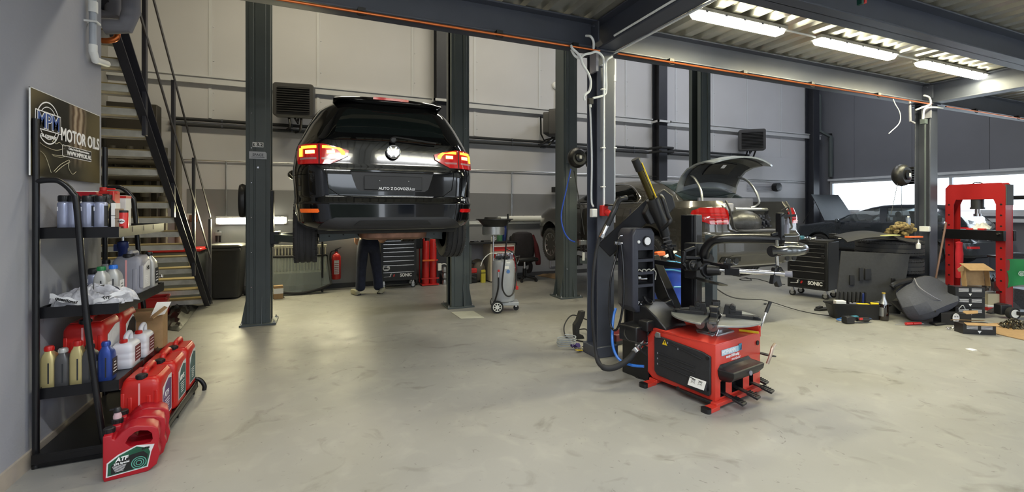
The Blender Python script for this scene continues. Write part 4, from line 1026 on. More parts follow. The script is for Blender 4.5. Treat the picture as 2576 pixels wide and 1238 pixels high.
# ---------------------------------------------------------------- grey saloon with open boot
BZ = .55; GREYPAINT = mat('warm_grey_car_paint', RGB(74, 72, 68), .24, .5, .03, 30, coat=1.0)
sal = thing('saloon_car', 'grey saloon car raised on the far lift with its boot lid open', 'car', (5.07, 3.98, BZ))
sc = Car([(.24, .76, .14, 4.70), (.30, .86, .04, 4.78), (.42, .91, .0, 4.84), (.62, .92, .0, 4.86), (.66, .915, .03, 4.85), (.85, .91, .05, 4.78), (.98, .89, .09, 4.5), (1.02, .86, .12, 3.9), (1.06, .83, .14, 3.75), (1.065, .82, .66, 3.70), (1.2, .765, .90, 3.35), (1.33, .68, 1.18, 2.95), (1.39, .61, 1.42, 2.7), (1.42, .46, 1.75, 2.4)], ax=.36, ay=.55, fx=.55, fy=.7)
zs = sorted(set([round(.24+.03*i, 3) for i in range(40) if .24+.03*i < 1.42]+[.30, .42, .62, .64, .66, .98, 1.02, 1.06, 1.065, 1.39, 1.42]))
boot = MB(); boot.prism([(-.47, .68), (.47, .68), (.52, .78), (.53, 1.3), (-.53, 1.3), (-.52, .78)], -.3, .60, 'y')
sb = sc.body('body', [GREYPAINT], sal, zs, [(1.05, .36), (4.0, .36)], .365)
m2 = mat('dark_boot_interior', RGB(46, 47, 52), .8, 0, .2, 10)
cut(sb, [boot], [m2])
for sg in (-1, 1): sc.spatch('side_window', [(1.05, 1.5, 3.35), (1.09, 1.42, 3.35), (1.2, 1.50, 3.15), (1.30, 1.70, 2.9), (1.335, 1.95, 2.75)], DKGLASS, sal, nx=20, sides=(sg,))
for sg in (-1, 1): sc.spatch('window_trim', [(1.045, 1.38, 3.4), (1.06, 1.38, 3.4)], CHROME, sal, .006, nx=16, sides=(sg,))
m = MB()
for sg in (-1, 1): m.tube([(sg*(sc.side(y, z)+.005), y, z) for y, z in ((1.38, 1.06), (1.36, 1.12), (1.46, 1.2), (1.66, 1.30), (1.95, 1.35), (2.4, 1.355), (2.75, 1.342))], .008, 6)
m.build('roofline_trim', CHROME, sal)
m = MB()
for sg in (-1, 1):
    for y in (2.0, 3.15): m.tube([(sg*(sc.side(y, z)+.004), y-.25*(z-.6 if z > 1 else 0), z) for z in (.35, .6, .8, 1.0, 1.06)], .003, 4)
m.build('door_seam', BTXT, sal)
def rwin(u, v):
    z = 1.085+.27*v; w = (.60-.10*v)*(2*u-1); return (w, sc.rear(w, z)-.008, z)
sc_ = MB().grid(rwin, 16, 6); sc_.build('rear_window', mat('sky_tinted_glass', RGB(44, 54, 58), .05, 0, .3, 3), sal, solid=.006)
# rear pieces
for sg in (-1, 1):
    def R(rows, k=sg): return [(z, min(k*a, k*b), max(k*a, k*b)) for z, a, b in rows]
    t = sc.rpatch('tail_lamp', R([(.775, .56, .76), (.81, .55, .82), (.90, .53, .865), (.94, .53, .85), (.975, .58, .80)]), mat('bright_red_lens', RGB(150, 16, 14), .12, 0, .08, 30, coat=1.0), sal, .012, 14, .012)
    for q in range(3): sc.rpatch('lamp_band', R([(.84+.035*q, .57, .83), (.848+.035*q, .57, .83)]), mat('deep_red_lens', RGB(150, 10, 12), .15, 0, 0), t, .02, 8, .004)
    sc.rpatch('clear_band', R([(.80, .58, .74), (.812, .58, .74)]), CLEARL, t, .02, 4, .004)
m = MB(); bx = sc
line(m, sc, [(-.9+.06*i, .635) for i in range(31)], .002, .004); m.build('bumper_seam', BTXT, sal)
sc.rpatch('bumper_lower', [(.27, -.62, .62), (.34, -.66, .66), (.40, -.5, .5)], mat('dull_grey_valance', RGB(92, 90, 84), .4, .3), sal, .006, 20, .006)
for x in (-.58, -.45, .45, .58):
    m = MB(); m.cyl((x, .02, .33), (x, .25, .33), .045, n=22); m.build('exhaust_tip', CHROME, sal)
    m = MB(); m.cyl((x, .012, .33), (x, .022, .33), .036, n=22); m.build('tip_opening', BTXT, kid(sal, 'exhaust_tip'))
sc.rpatch('exhaust_cutout', [(.275, -.68, -.36), (.38, -.66, -.38)], BTXT, sal, .009, 8, .004)
m = MB(); m.tube([(-.53, .1, 1.06), (-.53, .04, .95), (-.51, .01, .79), (-.45, -.01, .70), (0, -.02, .685), (.45, -.01, .70), (.51, .01, .79), (.53, .04, .95), (.53, .1, 1.06)], .012, 6, k=4); m.build('boot_seal', BLKTRIM, sal)
# boot contents
m = MB(); m.box((0, .57, .9), (1.0, .02, .42)); m.box((0, .3, .69), (.92, .55, .02)); m.build('boot_liner', mat('grey_boot_metal', RGB(106, 108, 122), .5, .3, .1, 10), sal)
m = MB(); m.sph((-.02, .32, .78), (.30, .2, .17), 20); m.build('wheel_well_hump', mat('black_wrinkled_liner', RGB(52, 52, 54), .35, 0, .3, 12, .6, 18), sal)
random.seed(11); m = MB()
for k in range(46): m.box((.34+random.uniform(-.12, .1), .25+random.uniform(-.03, .05), .78+random.uniform(-.07, .10)), (random.uniform(.01, .04), .03, random.uniform(.01, .035)))
m.build('control_units', mat('dark_electronics', RGB(60, 62, 72), .4, .2, .5, 30), sal)
m = MB(); m.cyl((-.1, .35, .96), (.5, .35, .95), .025); m.build('cross_brace', GALV, sal)
m = MB(); m.box((-.32, .35, .98), (.2, .2, .11)); m.build('speaker_box', GREYPL, sal, bevel=.015)
# lid
LIDM = mat('blue_grey_lid_rim', RGB(126, 132, 140), .3, .3, .03, 10, coat=.6)
def lidpt(u, t):  # t 0 hinge edge .. 1 spoiler edge .. 1.4 tail panel
    x = (u-.5)*2
    prof = [(.86, 1.28), (.82, 1.40), (.76, 1.50), (.66, 1.585), (.52, 1.635), (.36, 1.65), (.22, 1.63)]
    i = min(len(prof)-2, int(t*(len(prof)-1))); f = t*(len(prof)-1)-i
    y = prof[i][0]+(prof[i+1][0]-prof[i][0])*f; z = prof[i][1]+(prof[i+1][1]-prof[i][1])*f
    w = .56-.03*t; return Vector((x*w, y+.05*x*x*(1-t)+.07*x*x*t, z-.06*x*x*t-.03*x*x+.10*x*x*(1-t)*(-1 if False else -.6)))
m = MB().grid(lambda u, v: tuple(lidpt(u, v)), 16, 18); m.build('boot_lid', LIDM, sal, solid=.02, ang=50)
m = MB().grid(lambda u, v: tuple(lidpt(.5+(u-.5)*.86, .10+.52*v)+Vector((0, -.035, -.012))), 14, 10); m.build('lid_liner', mat('black_felt_liner', RGB(48, 50, 52), .9, 0, .1, 20), sal, solid=.012)
m = MB().grid(lambda u, v: tuple(lidpt(.5+(u-.5)*.84, .66+.20*v)+Vector((0, -.01, -.03))), 14, 4); m.build('lid_inner_frame', mat('dark_lid_metal', RGB(72, 72, 66), .4, .3, .2, 15), sal, solid=.012)
m = MB().grid(lambda u, v: tuple(lidpt(.5+(u-.5)*.42-.02, .28+.28*v)+Vector((0, -.052, -.02))), 8, 6); m.build('tool_tray_cover', BLKTRIM, sal, solid=.02, bevel=.006)
m = MB().grid(lambda u, v: tuple(lidpt(.5+(u-.5)*.06, .42+.08*v)+Vector((0, -.072, -.024))), 2, 2); m.build('sticker', WTXT, sal, solid=.002)
for sg in (-1, 1):
    m = MB(); m.tube([(sg*.44, .76, 1.42), (sg*.48, .64, 1.36), (sg*.50, .53, 1.22), (sg*.52, .48, 1.06), (sg*.50, .52, 1.00), (sg*.44, .55, .98)], .016, 10); m.build('lid_hinge', GALV, sal)
m = MB(); m.box((0, 2.4, .22), (1.3, 4.2, .06)); m.tube([(-.5, .2, .32), (-.45, .9, .28), (-.2, 1.6, .25)], .05, 10); m.build('underbody', UND, sal)
for sg in (-1, 1):
    for y in (1.05, 4.0): wheel((sg*.80, y, .27), sal, r=.325, w=.23, sx=sg, spokes=9)
for sg in (-1, 1): m = MB(); m.sph((sg*.98, 3.2, 1.06), (.09, .06, .06)); m.bar((sg*.84, 3.2, 1.03), (sg*.95, 3.2, 1.04), .02, .02); m.build('door_mirror', GREYPAINT, sal)
# ---------------------------------------------------------------- dark estate car with raised bonnet by the windows
EST = mat('dark_slate_car_paint', RGB(52, 58, 66), .25, .3, .04, 20, coat=1.0)
est = thing('estate_car', 'dark slate estate car with raised bonnet in front of the bright windows', 'car', (13.22, 4.95, .28))
ec = Car([(.20, .70, .10, 3.86), (.26, .78, .02, 3.92), (.38, .81, .0, 3.96), (.52, .82, .02, 3.98), (.56, .81, .05, 3.97), (.78, .80, .10, 3.9), (.86, .79, .14, 3.5), (.90, .78, .16, 3.2), (.905, .77, .16, 2.98), (1.05, .71, .28, 2.72), (1.2, .63, .42, 2.42), (1.28, .56, .52, 2.2), (1.33, .48, .62, 2.0), (1.36, .36, .8, 1.8)], ax=.3, ay=.4, fx=.5, fy=.55)
zs = sorted(set([round(.20+.03*i, 3) for i in range(40) if .20+.03*i < 1.36]+[.26, .38, .52, .56, .86, .90, .905, 1.33, 1.36]))
w1 = MB().prism([(1.72, .94), (2.66, .94), (2.44, 1.10), (2.1, 1.24), (1.80, 1.26)], -1.2, 1.2, 'x')
w2 = MB().prism([(.72, .94), (1.58, .94), (1.64, 1.27), (1.0, 1.26)], -1.2, 1.2, 'x')
w3 = MB().prism([(.42, .97), (.62, .95), (.86, 1.24), (.72, 1.22)], -1.2, 1.2, 'x')
cab = MB().box((0, 1.6, 1.02), (1.16, 2.0, .34))
w4 = MB().prism([(-.52, .97), (.52, .97), (.44, 1.20), (-.44, 1.20)], -.3, .75, 'y')
ec.body('body', [EST], est, zs, [(.80, .30), (3.15, .30)], .335, [w1, w2, w3, cab, w4])
EG = mat('pale_see_through_glass', (.85, .92, .92), .03, 0, 0, trans=.96)
m = MB()
for sg in (-1, 1):
    for pr in ([(1.72, .94), (2.66, .94), (2.44, 1.10), (2.1, 1.24), (1.80, 1.26)], [(.72, .94), (1.58, .94), (1.64, 1.27), (1.0, 1.26)], [(.42, .97), (.62, .95), (.86, 1.24), (.72, 1.22)]):
        mm2 = MB(); mm2.add([(sg*(ec.side(y, z)-.012), y, z) for y, z in pr], [tuple(range(len(pr)))]); mm2.build('side_window', EG, est, solid=.003)
m = MB(); m.grid(lambda u, v: ((.52-.08*v)*(2*u-1), ec.rear((.52-.08*v)*(2*u-1), .97+.23*v)+.01, .97+.23*v), 8, 3); m.build('rear_window', EG, est, solid=.003)
m = MB()
for x in (-.33, .33):
    for y in (1.55, .85): m.sph((x, y, 1.10), (.10, .05, .085)); m.box((x, y-.02, .95), (.4, .08, .22))
m.build('seat', BLKTRIM, est, bevel=.02)
m = MB(Matrix.Translation((-.33, 2.35, .98)) @ Matrix.Rotation(1.0, 4, 'X')); m.tube([(.15*math.cos(a), .15*math.sin(a), 0) for a in [2*PI*i/20 for i in range(20)]]+[(.15, 0, 0)], .013, 8, smooth=False); m.bar((-.15, 0, 0), (.15, 0, 0), .02, .02); m.build('steering_wheel', BLKTRIM, est)
m = MB(); m.box((-.02, 2.18, 1.2), (.18, .02, .05)); m.build('rear_view_mirror', BLKTRIM, est, bevel=.01)
for sg in (-1, 1): m = MB(); m.sph((sg*.90, 2.62, .93), (.07, .05, .06)); m.bar((sg*.78, 2.62, .91), (sg*.88, 2.62, .92), .02, .02); m.build('door_mirror', EST, est)
m = MB()
for sg in (-1, 1):
    for y in (.98, 1.95): m.box((sg*(ec.side(y, .80)+.012), y, .80), (.018, .13, .018))
m.build('door_handle', EST, est, bevel=.005)
m = MB()
for sg in (-1, 1):
    for y in (1.65, 2.7): m.tube([(sg*(ec.side(y, z)+.002), y, z) for z in (.3, .5, .75, .9)], .003, 4)
m.build('door_seam', BTXT, est)
m = MB().grid(lambda u, v: ((u-.5)*(1.30-.12*v), 3.10+.40*v+.10*(1-(2*u-1)**2)*v, .93+.80*v-.08*v*v), 10, 8); m.build('bonnet', mat('matt_dark_bonnet', RGB(44, 49, 55), .55, .1), est, solid=.02, ang=50)
MB().cyl((-.55, 3.75, .85), (-.5, 3.42, 1.48), .008).build('bonnet_stay', BLKTRIM, est)
for sg in (-1, 1):
    def R(rows, k=sg): return [(z, min(k*a, k*b), max(k*a, k*b)) for z, a, b in rows]
    ec.rpatch('tail_lamp', R([(.70, .56, .78), (.85, .60, .775)]), REDLENS, est, .01, 8, .01)
    ec.rpatch('reflector', R([(.40, .50, .74), (.45, .50, .74)]), REDLENS, est, .008, 8, .006)
m = MB(); line(m, ec, [(-.78+.052*i, .54) for i in range(31)], .002, .004); m.build('bumper_seam', BTXT, est)
m = MB(); m.box((0, -.01, .62), (.46, .012, .10)); lp = m.build('number_plate', WTXT, est)
text('4S2 1873', .07, TM((0, -.02, .62), *FRONT), BTXT, lp, bold=.001, world=False)
MB().box((0, 2.0, .17), (1.2, 3.4, .05)).build('underbody', UND, est)
for sg in (-1, 1):
    for y in (.80, 3.15): wheel((sg*.70, y, .27), est, r=.30, w=.19, sx=sg, spokes=7, hubr=.19)
# ================================================================ TWO-POST LIFTS
def lift_post(x, y, label, face, arms, h=4.9, zc=1.2, tagtxt=False, w=.28):
    """face=+1: carriage and arms towards +x"""
    o = thing('lift_post', label, 'car lift', (x, y, 0), 0, 'posts of the two car lifts')
    m = MB(); t = .012; d = .30
    m.box((-face*(w/2-t/2), 0, h/2), (t, d, h)); m.box((0, -d/2+t/2, h/2), (w, t, h)); m.box((0, d/2-t/2, h/2), (w, t, h))
    m.box((face*(w/2-t/2), -d/2+.04, h/2), (t, .08, h)); m.box((face*(w/2-t/2), d/2-.04, h/2), (t, .08, h))
    m.box((-face*.075, -d/2-.006, h/2), (.05, .012, h)); m.box((face*.03, -d/2-.004, h/2), (.12, .008, h-.02))
    m.build('column', STEELG, o, bevel=.004)
    m = MB(); m.box((0, 0, .012), (.42, .42, .024))
    m.build('base_plate', STEELG, o, bevel=.003)
    for sx, sy in ((-1, 0), (.3, -1)):
        m = MB()
        if sy == 0: m.prism([(-face*w/2, .02), (-face*(w/2+.06), .02), (-face*w/2, .36)], -.12, -.108, 'y'); m.prism([(-face*w/2, .02), (-face*(w/2+.06), .02), (-face*w/2, .36)], .108, .12, 'y')
        else: m.prism([(-d/2, .02), (-d/2-.06, .02), (-d/2, .42)], .04, .052, 'x')
        m.build('gusset', STEELG, o)
    for sx in (-1, 1):
        for sy in (-.17, .0, .17):
            if sx == face and sy == 0: continue
            m = MB(); m.cyl((sx*.185, sy, .024), (sx*.185, sy, .034), .017, n=6); m.cyl((sx*.185, sy, .03), (sx*.185, sy, .055), .008, n=8); m.build('anchor_bolt', CHROME, o)
    m = MB()
    for k in range(7): m.cyl((face*-.075, -d/2-.012, .5+.45*k), (face*-.075, -d/2-.016, .5+.45*k), .006, n=8)
    m.cyl((0, -d/2-.006, 2.05), (0, -d/2-.012, 2.05), .012, n=12); m.build('screw', CHROME, o)
    m = MB(); m.box((face*(w/2-.03), 0, zc+.25), (.12, .16, .75)); m.box((face*(w/2+.05), 0, zc), (.10, .34, .16)); m.build('carriage', BLACKM, o, bevel=.005)
    for a, L in arms:
        p = Vector((face*(w/2+.06), .10 if a > 0 else -.10, zc)); q = p+Vector((face*L*math.cos(a), L*math.sin(a), 0))
        m = MB(); m.bar(p, p.lerp(q, .62), .11, .09); m.bar(p.lerp(q, .45), q, .08, .06); m.build('lift_arm', STEELG, o, bevel=.004)
        m = MB(); m.cyl(q-Vector((0, 0, .05)), q+Vector((0, 0, .10)), .03); m.cyl(q+Vector((0, 0, .08)), q+Vector((0, 0, .10)), .07); m.build('lift_pad', BLACKP, o)
    return o
pA = FL(655, 808); pB = FL(1155, 772)
L1 = lift_post(pA.x, 6.86, 'lift post with the white t 3.2 plate, left of the black van', 1, [(1.0, .62), (-.95, .75)], zc=1.13)
m = MB(); m.box((0, -.163, 2.345), (.125, .002, .062)); nb = m.build('number_plate', WTXT, L1)
text('t 3.2', .062, TM((0, -.1652, 2.345), *FRONT), BTXT, nb, bold=.002, world=False)
m = MB(); m.prism([(-.10, 2.16), (.10, 2.16), (.10, 2.235), (.085, 2.255), (-.10, 2.255)], -.165, -.162, 'y'); nb = m.build('maker_plate', mat('silver_sticker', RGB(176, 178, 184), .4, .3), L1)
text('SPACE', .044, TM((0, -.1662, 2.212), *FRONT), DST, nb, bold=.0006, world=False)
m = MB(); m.box((0, -.1655, 2.183), (.15, .001, .006)); m.build('plate_line', DST, nb)
o = lift_post(pB.x, 6.86, 'lift post standing right of the black van, beside the grey oil drainer', -1, [(1.0, .62), (-.95, .75)], zc=1.13)
m = MB(); m.box((-.148, 0, 3.0), (.02, .06, 3.2)); m.build('cable_cover', BLACKM, o)
pC = FL(1440, 752)
lift_post(pC.x+.0, 6.86, 'lift post left of the grey saloon car, next to the hose reel', 1, [(1.0, .62), (-.95, .75)], zc=.63, w=.26)
pD = PY(1760, 600, 6.86)
lift_post(pD.x, 6.86, 'lift post rising behind the open boot lid of the grey saloon', -1, [(1.0, .62), (-.95, .75)], zc=.63, w=.26)
# small round safety cover on the left post
m = MB(); m.lathe([(.0, 0), (.10, 0), (.13, .02), (.14, .06), (.13, .09), (0, .09)], (0, 0, 0), Matrix.Rotation(-PI/2, 4, 'Y') @ Matrix.Diagonal((1.6, 1, 1, 1)), n=24)
cv = m.build('motor_cover', BLACKP); cv.parent = L1; cv.location = (-.14, 0, 1.62)
# ================================================================ CONDUITS AND FITTINGS ON THE NEAR COLUMN
WCON = mat('white_corrugated_conduit', RGB(224, 228, 230), .4, 0, .04, 20)
def tubes(name, label, cat, pts, r, m, n=8, smooth=True, k=5, group=None):
    return tag(MB().tube(pts, r, n, smooth, k).build(name, m), label, cat, group)
f = lambda u, v: PY(u, v, 3.875)
g = lambda u, v: PX(u, v, 2.555)
tubes('white_conduit', 'white flexible conduit hooked over the beam end above the near column', 'conduit', [PY(1474, 90, 3.86), PY(1486, 92, 3.80), PY(1493, 105, 3.80), PY(1493, 122, 3.85)], .012, WCON)
tubes('white_conduit', 'white conduit bowing down the left of the near column to the black junction', 'conduit', [PY(1437, 115, 3.84), PY(1440, 122, 3.82), PY(1458, 140, 3.80), PY(1466, 162, 3.80), PY(1480, 185, 3.82), PY(1486, 205, 3.84), PY(1483, 228, 3.84), PY(1470, 240, 3.84), PY(1470, 252, 3.86)], .012, WCON)
tubes('white_conduit', 'second white conduit twisting beside the first, tied with black tape', 'conduit', [PY(1437, 125, 3.86), PY(1446, 140, 3.84), PY(1457, 146, 3.84), PY(1466, 140, 3.80), PY(1474, 136, 3.80), PY(1486, 134, 3.80)], .012, WCON)
tubes('white_conduit', 'white conduit curving over the column head and down its front to the junction', 'conduit', [PY(1486, 134, 3.80), PY(1500, 130, 3.80), PY(1514, 140, 3.82), PY(1519, 160, 3.86), f(1519, 240), f(1519, 232)], .012, WCON)
tubes('white_conduit', 'white conduit swinging from the galvanised pipe to the black junction box', 'conduit', [PY(1540, 142, 3.82), PY(1528, 150, 3.82), PY(1524, 165, 3.86), f(1525, 225), f(1518, 240), f(1492, 247)], .011, WCON)
tubes('white_conduit', 'white conduit running down the dark left side of the near column', 'conduit', [g(1484, 262), g(1486, 300), g(1489, 400), g(1488, 500), g(1493, 520)], .010, WCON)
m = MB().tube([f(1519, 165), f(1519, 520)], .011, 8, smooth=False)
o = tag(m.build('white_conduit', WCON), 'straight white conduit down the front face of the near column', 'conduit')
k = MB()
for v in (165, 225, 372, 470): k.box(f(1517, v), (.045, .03, .012))
k.build('conduit_clip', WHITEP, o)
o = thing('galvanised_pipe', 'galvanised standpipe with white collar along the right of the near column', 'pipe', tuple(PY(1546, 890, 3.93)))
def h2(u, v): return PY(u, v, 3.93)
MB().cyl(h2(1545, 204), h2(1545, 560), .013, n=12).build('pipe', GALV, o, world=True)
MB().cyl(h2(1545, 150), h2(1545, 204), .019, n=12).build('collar', WHITEP, o, world=True)
MB().cyl(h2(1543, 190), h2(1543, 205), .024, n=12).build('collar_ring', WHITEP, o, world=True)
MB().tube([h2(1532, 373), h2(1550, 373)], .014, 8, smooth=False).build('pipe_clip', CHROME, o, world=True)
m = MB(); m.tube([(2.78, 3.93, 3.115), (2.79, 1.5, 3.115), (2.79, -3, 3.115)], .011, 8, smooth=False); tag(m.build('white_conduit', WCON), 'white conduit clipped along the lower flange of the deep girder', 'conduit')
m = MB(); m.tube([(2.57, 3.6, 3.16), (2.57, 1.5, 3.16), (2.57, -3, 3.16)], .010, 8, smooth=False); tag(m.build('white_conduit', WCON), 'thin white cable conduit on the near side of the deep girder', 'conduit')
m = MB(); m.tube([(2.66, 2.52, 3.43), (2.665, 2.52, 3.18)], .010, 8, smooth=False); tag(m.build('white_conduit', WCON), 'short vertical white conduit on the web of the deep girder', 'conduit')
o = thing('junction_box', 'small black junction box on the near column below the tangled conduits', 'electrical box', tuple(PY(1485, 255, 3.87)))
MB().box((0, 0, 0), (.05, .04, .06)).build('box_body', BLACKP, o, bevel=.004); MB().cyl((0, 0, -.06), (0, 0, -.03), .012).build('gland', WHITEP, o)
def wallbox(name, label, cat, loc, d, m, detail=None, **k):
    o = thing(name, label, cat, tuple(loc)); MB().box((0, 0, 0), d).build('box_body', m, o, bevel=.006)
    MB().box((0, -d[1]/2-.002, 0), (d[0]*.8, .004, d[2]*.8)).build('cover', detail or m, o, bevel=.001)
    return o
wallbox('light_switch', 'white switch box low on the left side of the near column', 'switch', PY(1493, 536, 3.88), (.06, .05, .085), WHITEP)
o = thing('power_socket', 'red industrial power socket on the front of the near column', 'socket', tuple(PY(1519, 530, 3.86)))
MB().box((0, 0, 0), (.07, .06, .11)).build('socket_box', REDP, o, bevel=.008)
m = MB(); m.cyl((.01, -.03, -.01), (.035, -.09, -.05), .032, n=18); m.build('plug_body', REDP, o)
MB().box((.03, -.06, .055), (.09, .06, .02)).build('lid', BLACKP, o, bevel=.005)
# ---------------------------------------------------------------- hose reels
def hose_reel(label, c, arm, rz=0.0, hoses=()):
    o = thing('hose_reel', label, 'hose reel', tuple(c), rz)
    m = MB(Matrix.Rotation(PI/2, 4, 'X')); m.lathe([(0, -.075), (.12, -.075), (.155, -.045), (.165, 0), (.155, .045), (.12, .075), (0, .075)], n=32)
    m.build('drum', BLACKP, o)
    m = MB(Matrix.Rotation(PI/2, 4, 'X')); m.lathe([(0, .075), (.07, .075), (.075, .095), (.05, .105), (0, .105)], n=24)
    for k in range(9):
        a = 2*PI*k/9; m.bar((.08*math.cos(a), .08*math.sin(a), .07), (.15*math.cos(a), .15*math.sin(a), .045), .012, .012)
    m.build('hub', BLACKM, o)
    m = MB()
    for k in range(6): m.box((arm*.15, 0, -.09+.035*k), (.12, .13, .012))
    m.box((arm*.21, 0, 0), (.02, .12, .26)); m.build('bracket', BLACKM, o, bevel=.003)
    MB().box((-.0, -.108, 0), (.04, .003, .05)).build('label', PAPER, o)
    for nm, pts, r, mm_ in hoses: MB().tube(pts, r, 8).build(nm, mm_, o, world=True)
    return o
rc = PY(1452, 397, 6.30)
hose_reel('black hose reel on the lift post left of the near column, with a blue hose', rc, 1, 0, [
    ('blue_hose', [PY(1436, 425, 6.3), PY(1424, 480, 6.3), PY(1412, 540, 6.3), PY(1418, 580, 6.2), PY(1432, 602, 6.1), PY(1446, 609, 6.1)], .011, mat('deep_blue_hose', RGB(40, 80, 190), .3)),
    ('black_hose', [PY(1444, 430, 6.3), PY(1456, 500, 6.2), PY(1470, 590, 6.1)], .008, BLACKP)])
hose_reel('black hose reel hanging left of the far column near the windows', PY(2268, 441, 4.0), 1, 0, [
    ('black_hose', [PY(2258, 462, 4.0), PY(2250, 500, 4.0), PY(2241, 540, 4.0)], .004, BLACKP), ('black_hose', [PY(2268, 465, 4.0), PY(2268, 520, 4.0), PY(2272, 565, 4.0)], .004, BLACKP)])
def air_unit(label, c, s=1.0):
    o = thing('air_regulator', label, 'air regulator', tuple(c))
    MB().box((0, 0, 0), (.09*s, .05*s, .06*s)).build('valve_block', ALU, o, bevel=.005)
    for x, l in ((-.022, .11), (.022, .12)): MB().lathe([(0, -.03-l), (.014, -.03-l), (.018, -.02-l), (.018, -.03), (0, -.03)], (x*s, 0, 0)).build('filter_bowl', BLACKP, o)
    MB().cyl((0, 0, .03), (0, 0, .06), .014).build('knob', BLACKP, o); m = MB(); m.box((.012, 0, -.22), (.04, .03, .13)); m.build('oil_cup', WHITEP, o, bevel=.006)
    return o
air_unit('air regulator with black filter bowls on the lift post beside the near column', PY(1466, 610, 6.1), 1.2)
air_unit('black air regulator at the end of the pipe above the wheelie bin', PY(549, 588, YB-.07), 1.1)
# ================================================================ TYRE CHANGER
RZ = math.radians(11)
tc = thing('tyre_changer', 'red and black tyre changing machine with silver turntable, beside the near column', 'tyre changer', (2.741, 2.558, 0), RZ)
TCR = mat('orange_red_machine_paint', RGB(208, 60, 46), .38, 0, .05, 4, coat=.2)
TCB = mat('black_textured_panel', RGB(38, 39, 43), .5, 0, .08, 12, .2, 90)
W, D, HT = .645, .58, .475
m = MB(); m.box((W/2, D/2, .05+(HT-.05)/2), (W, D, HT-.05)); m.prism([(D, .05), (D+.10, .12), (D+.10, .35), (D, HT)], 0, .02, 'x'); 
m.box((W/2, D/2, HT+.002), (W+.0, D, .012)); m.box((W+.004, D/2, HT+.01), (.012, D, .09)); m.prism([(0, HT), (.02, HT+.07), (D*.8, HT+.07), (D, HT)], W-.006, W+.012, 'x')
cabn = m.build('cabinet', TCR, tc, bevel=.006)
c1 = MB().box((.10, 0, .13), (.07, .12, .12)); c2 = MB().box((.30, 0, .13), (.16, .12, .12)); c3 = MB().box((.50, 0, .13), (.06, .12, .12))
bake(cabn); cut(cabn, [c1, c2, c3], [BLACKP])
m = MB()
m.prism([(.03, .10), (.045, .08), (D-.06, .10), (D-.03, .13), (D-.03, HT-.055), (D-.05, HT-.04), (.10, HT-.07), (.03, HT-.09)], -.022, -.001, 'x')
sp_ = m.build('side_panel', TCB, tc, bevel=.006)
m = MB()
for z in (.20, .245, .29): m.bar((-.024, D-.08, z), (-.024, .16, z-.02), .012, .006)
m.bar((-.024, D-.2, .40), (-.024, .10, .35), .014, .006); m.build('pressed_rib', TCB, sp_, bevel=.002)
m = MB()
for y, z in ((D-.07, .20), (D-.07, .245), (D-.07, .29), (D-.17, .40), (D-.27, .375)): m.box((-.026, y, z), (.004, .008, .014))
m.build('vent_slot', GREYPL, sp_)
m = MB()
for z in (.13, .37): m.cyl((-.03, .05, z), (-.02, .05, z), .013)
m.build('screw', BLACKM, sp_)
WEDGE = MB(); WEDGE.prism([(0, .06), (.0, .10), (-.05, .065)], 0, .0)
m = MB(); m.prism([(-.022, .115), (-.022, .19), (-.055, .125)], .05, .21, 'y', M=None)
m.build('instruction_wedge', TCB, tc, bevel=.003)
m = MB(); m.add([(-.024, .06, .189), (-.024, .20, .189), (-.0565, .20, .128), (-.0565, .06, .128)], [(0, 1, 2, 3)]); pl = m.build('instruction_label', PAPER, tc, solid=.002)
T = TM((-.0425, .13, .160), (0, -1, 0), (.5, 0, 1)); MB(T).box((-.03, .020, .004), (.035, .004, .001)).build('label_caption', BTXT, pl); MB(T).box((.03, .020, .004), (.035, .004, .001)).build('label_caption', BTXT, pl)
m = MB(T @ Matrix.Translation((0, 0, .004)))
for x in (-.03, .03):
    for q in (-.012, .002): m.tube([(x-.015, q, 0), (x-.01, q+.01, 0), (x+.01, q+.01, 0), (x+.015, q, 0)], .0012, 4)
m.build('label_diagram', BTXT, pl)
def tri_sign(M, parent, s=.05):
    m = MB(M); m.prism([(-s*.5, -s*.4), (s*.5, -s*.4), (0, s*.5)], 0, .001); t = m.build('warning_triangle', YEL, parent)
    m = MB(M); m.prism([(-.05*s, .25*s), (.1*s, .25*s), (.02*s, .02*s), (.12*s, .02*s), (-.04*s, -.32*s), (0, -.06*s), (-.1*s, -.06*s)], .001, .002); m.build('bolt_symbol', BTXT, t)
tri_sign(TM((-.024, D-.14, .395), (0, -1, 0), (0, 0, 1)), tc, .05)
m = MB(Matrix.Translation((-.026, D-.07, .44))); m.prism([(a*.5, b_*.5) for a, b_ in ((-.06, -.03), (.04, -.05), (.06, .0), (.03, .05), (-.05, .05))], -.004, .008, 'x'); m.build('maker_badge', ALU, tc, bevel=.003)
# front: lettering, tray, pedals, feet
TF = lambda x, z, dy=0: TM((x, -.004-dy, z), (1, 0, 0), (0, 0, 1))
m = MB(TF(.19, .405)); m.prism(rrect(.235, .045, .004), 0, .001); lg = m.build('logo_panel', mat('pale_blue_print', RGB(170, 205, 220), .4, 0, 0), tc)
text('HOFMANN', .046, TF(.17, .404, .002), WTXT, lg, bold=.0015, sx=.82, world=False)
m = MB(TF(.33, .412)); m.prism([(-.022, -.026), (.022, -.026), (.022, .026), (-.022, .026)], 0, .002); m.build('logo_square', mat('logo_teal', RGB(60, 140, 170), .4, 0, 0), tc)
m = MB(TF(.33, .412)); m.prism([(-.004, -.022), (.018, -.022), (.018, .016)], .002, .003); m.build('logo_wedge', mat('logo_navy', RGB(20, 40, 90), .4, 0, 0), tc)
text('monty 3300-racing', .030, TF(.225, .365), WTXT, tc, bold=.0012, shear=.2, sx=.80, world=False); text('smartSpeed', .030, TF(.27, .335), WTXT, tc, shear=.2, sx=.85, world=False)
m = MB()
rg = []
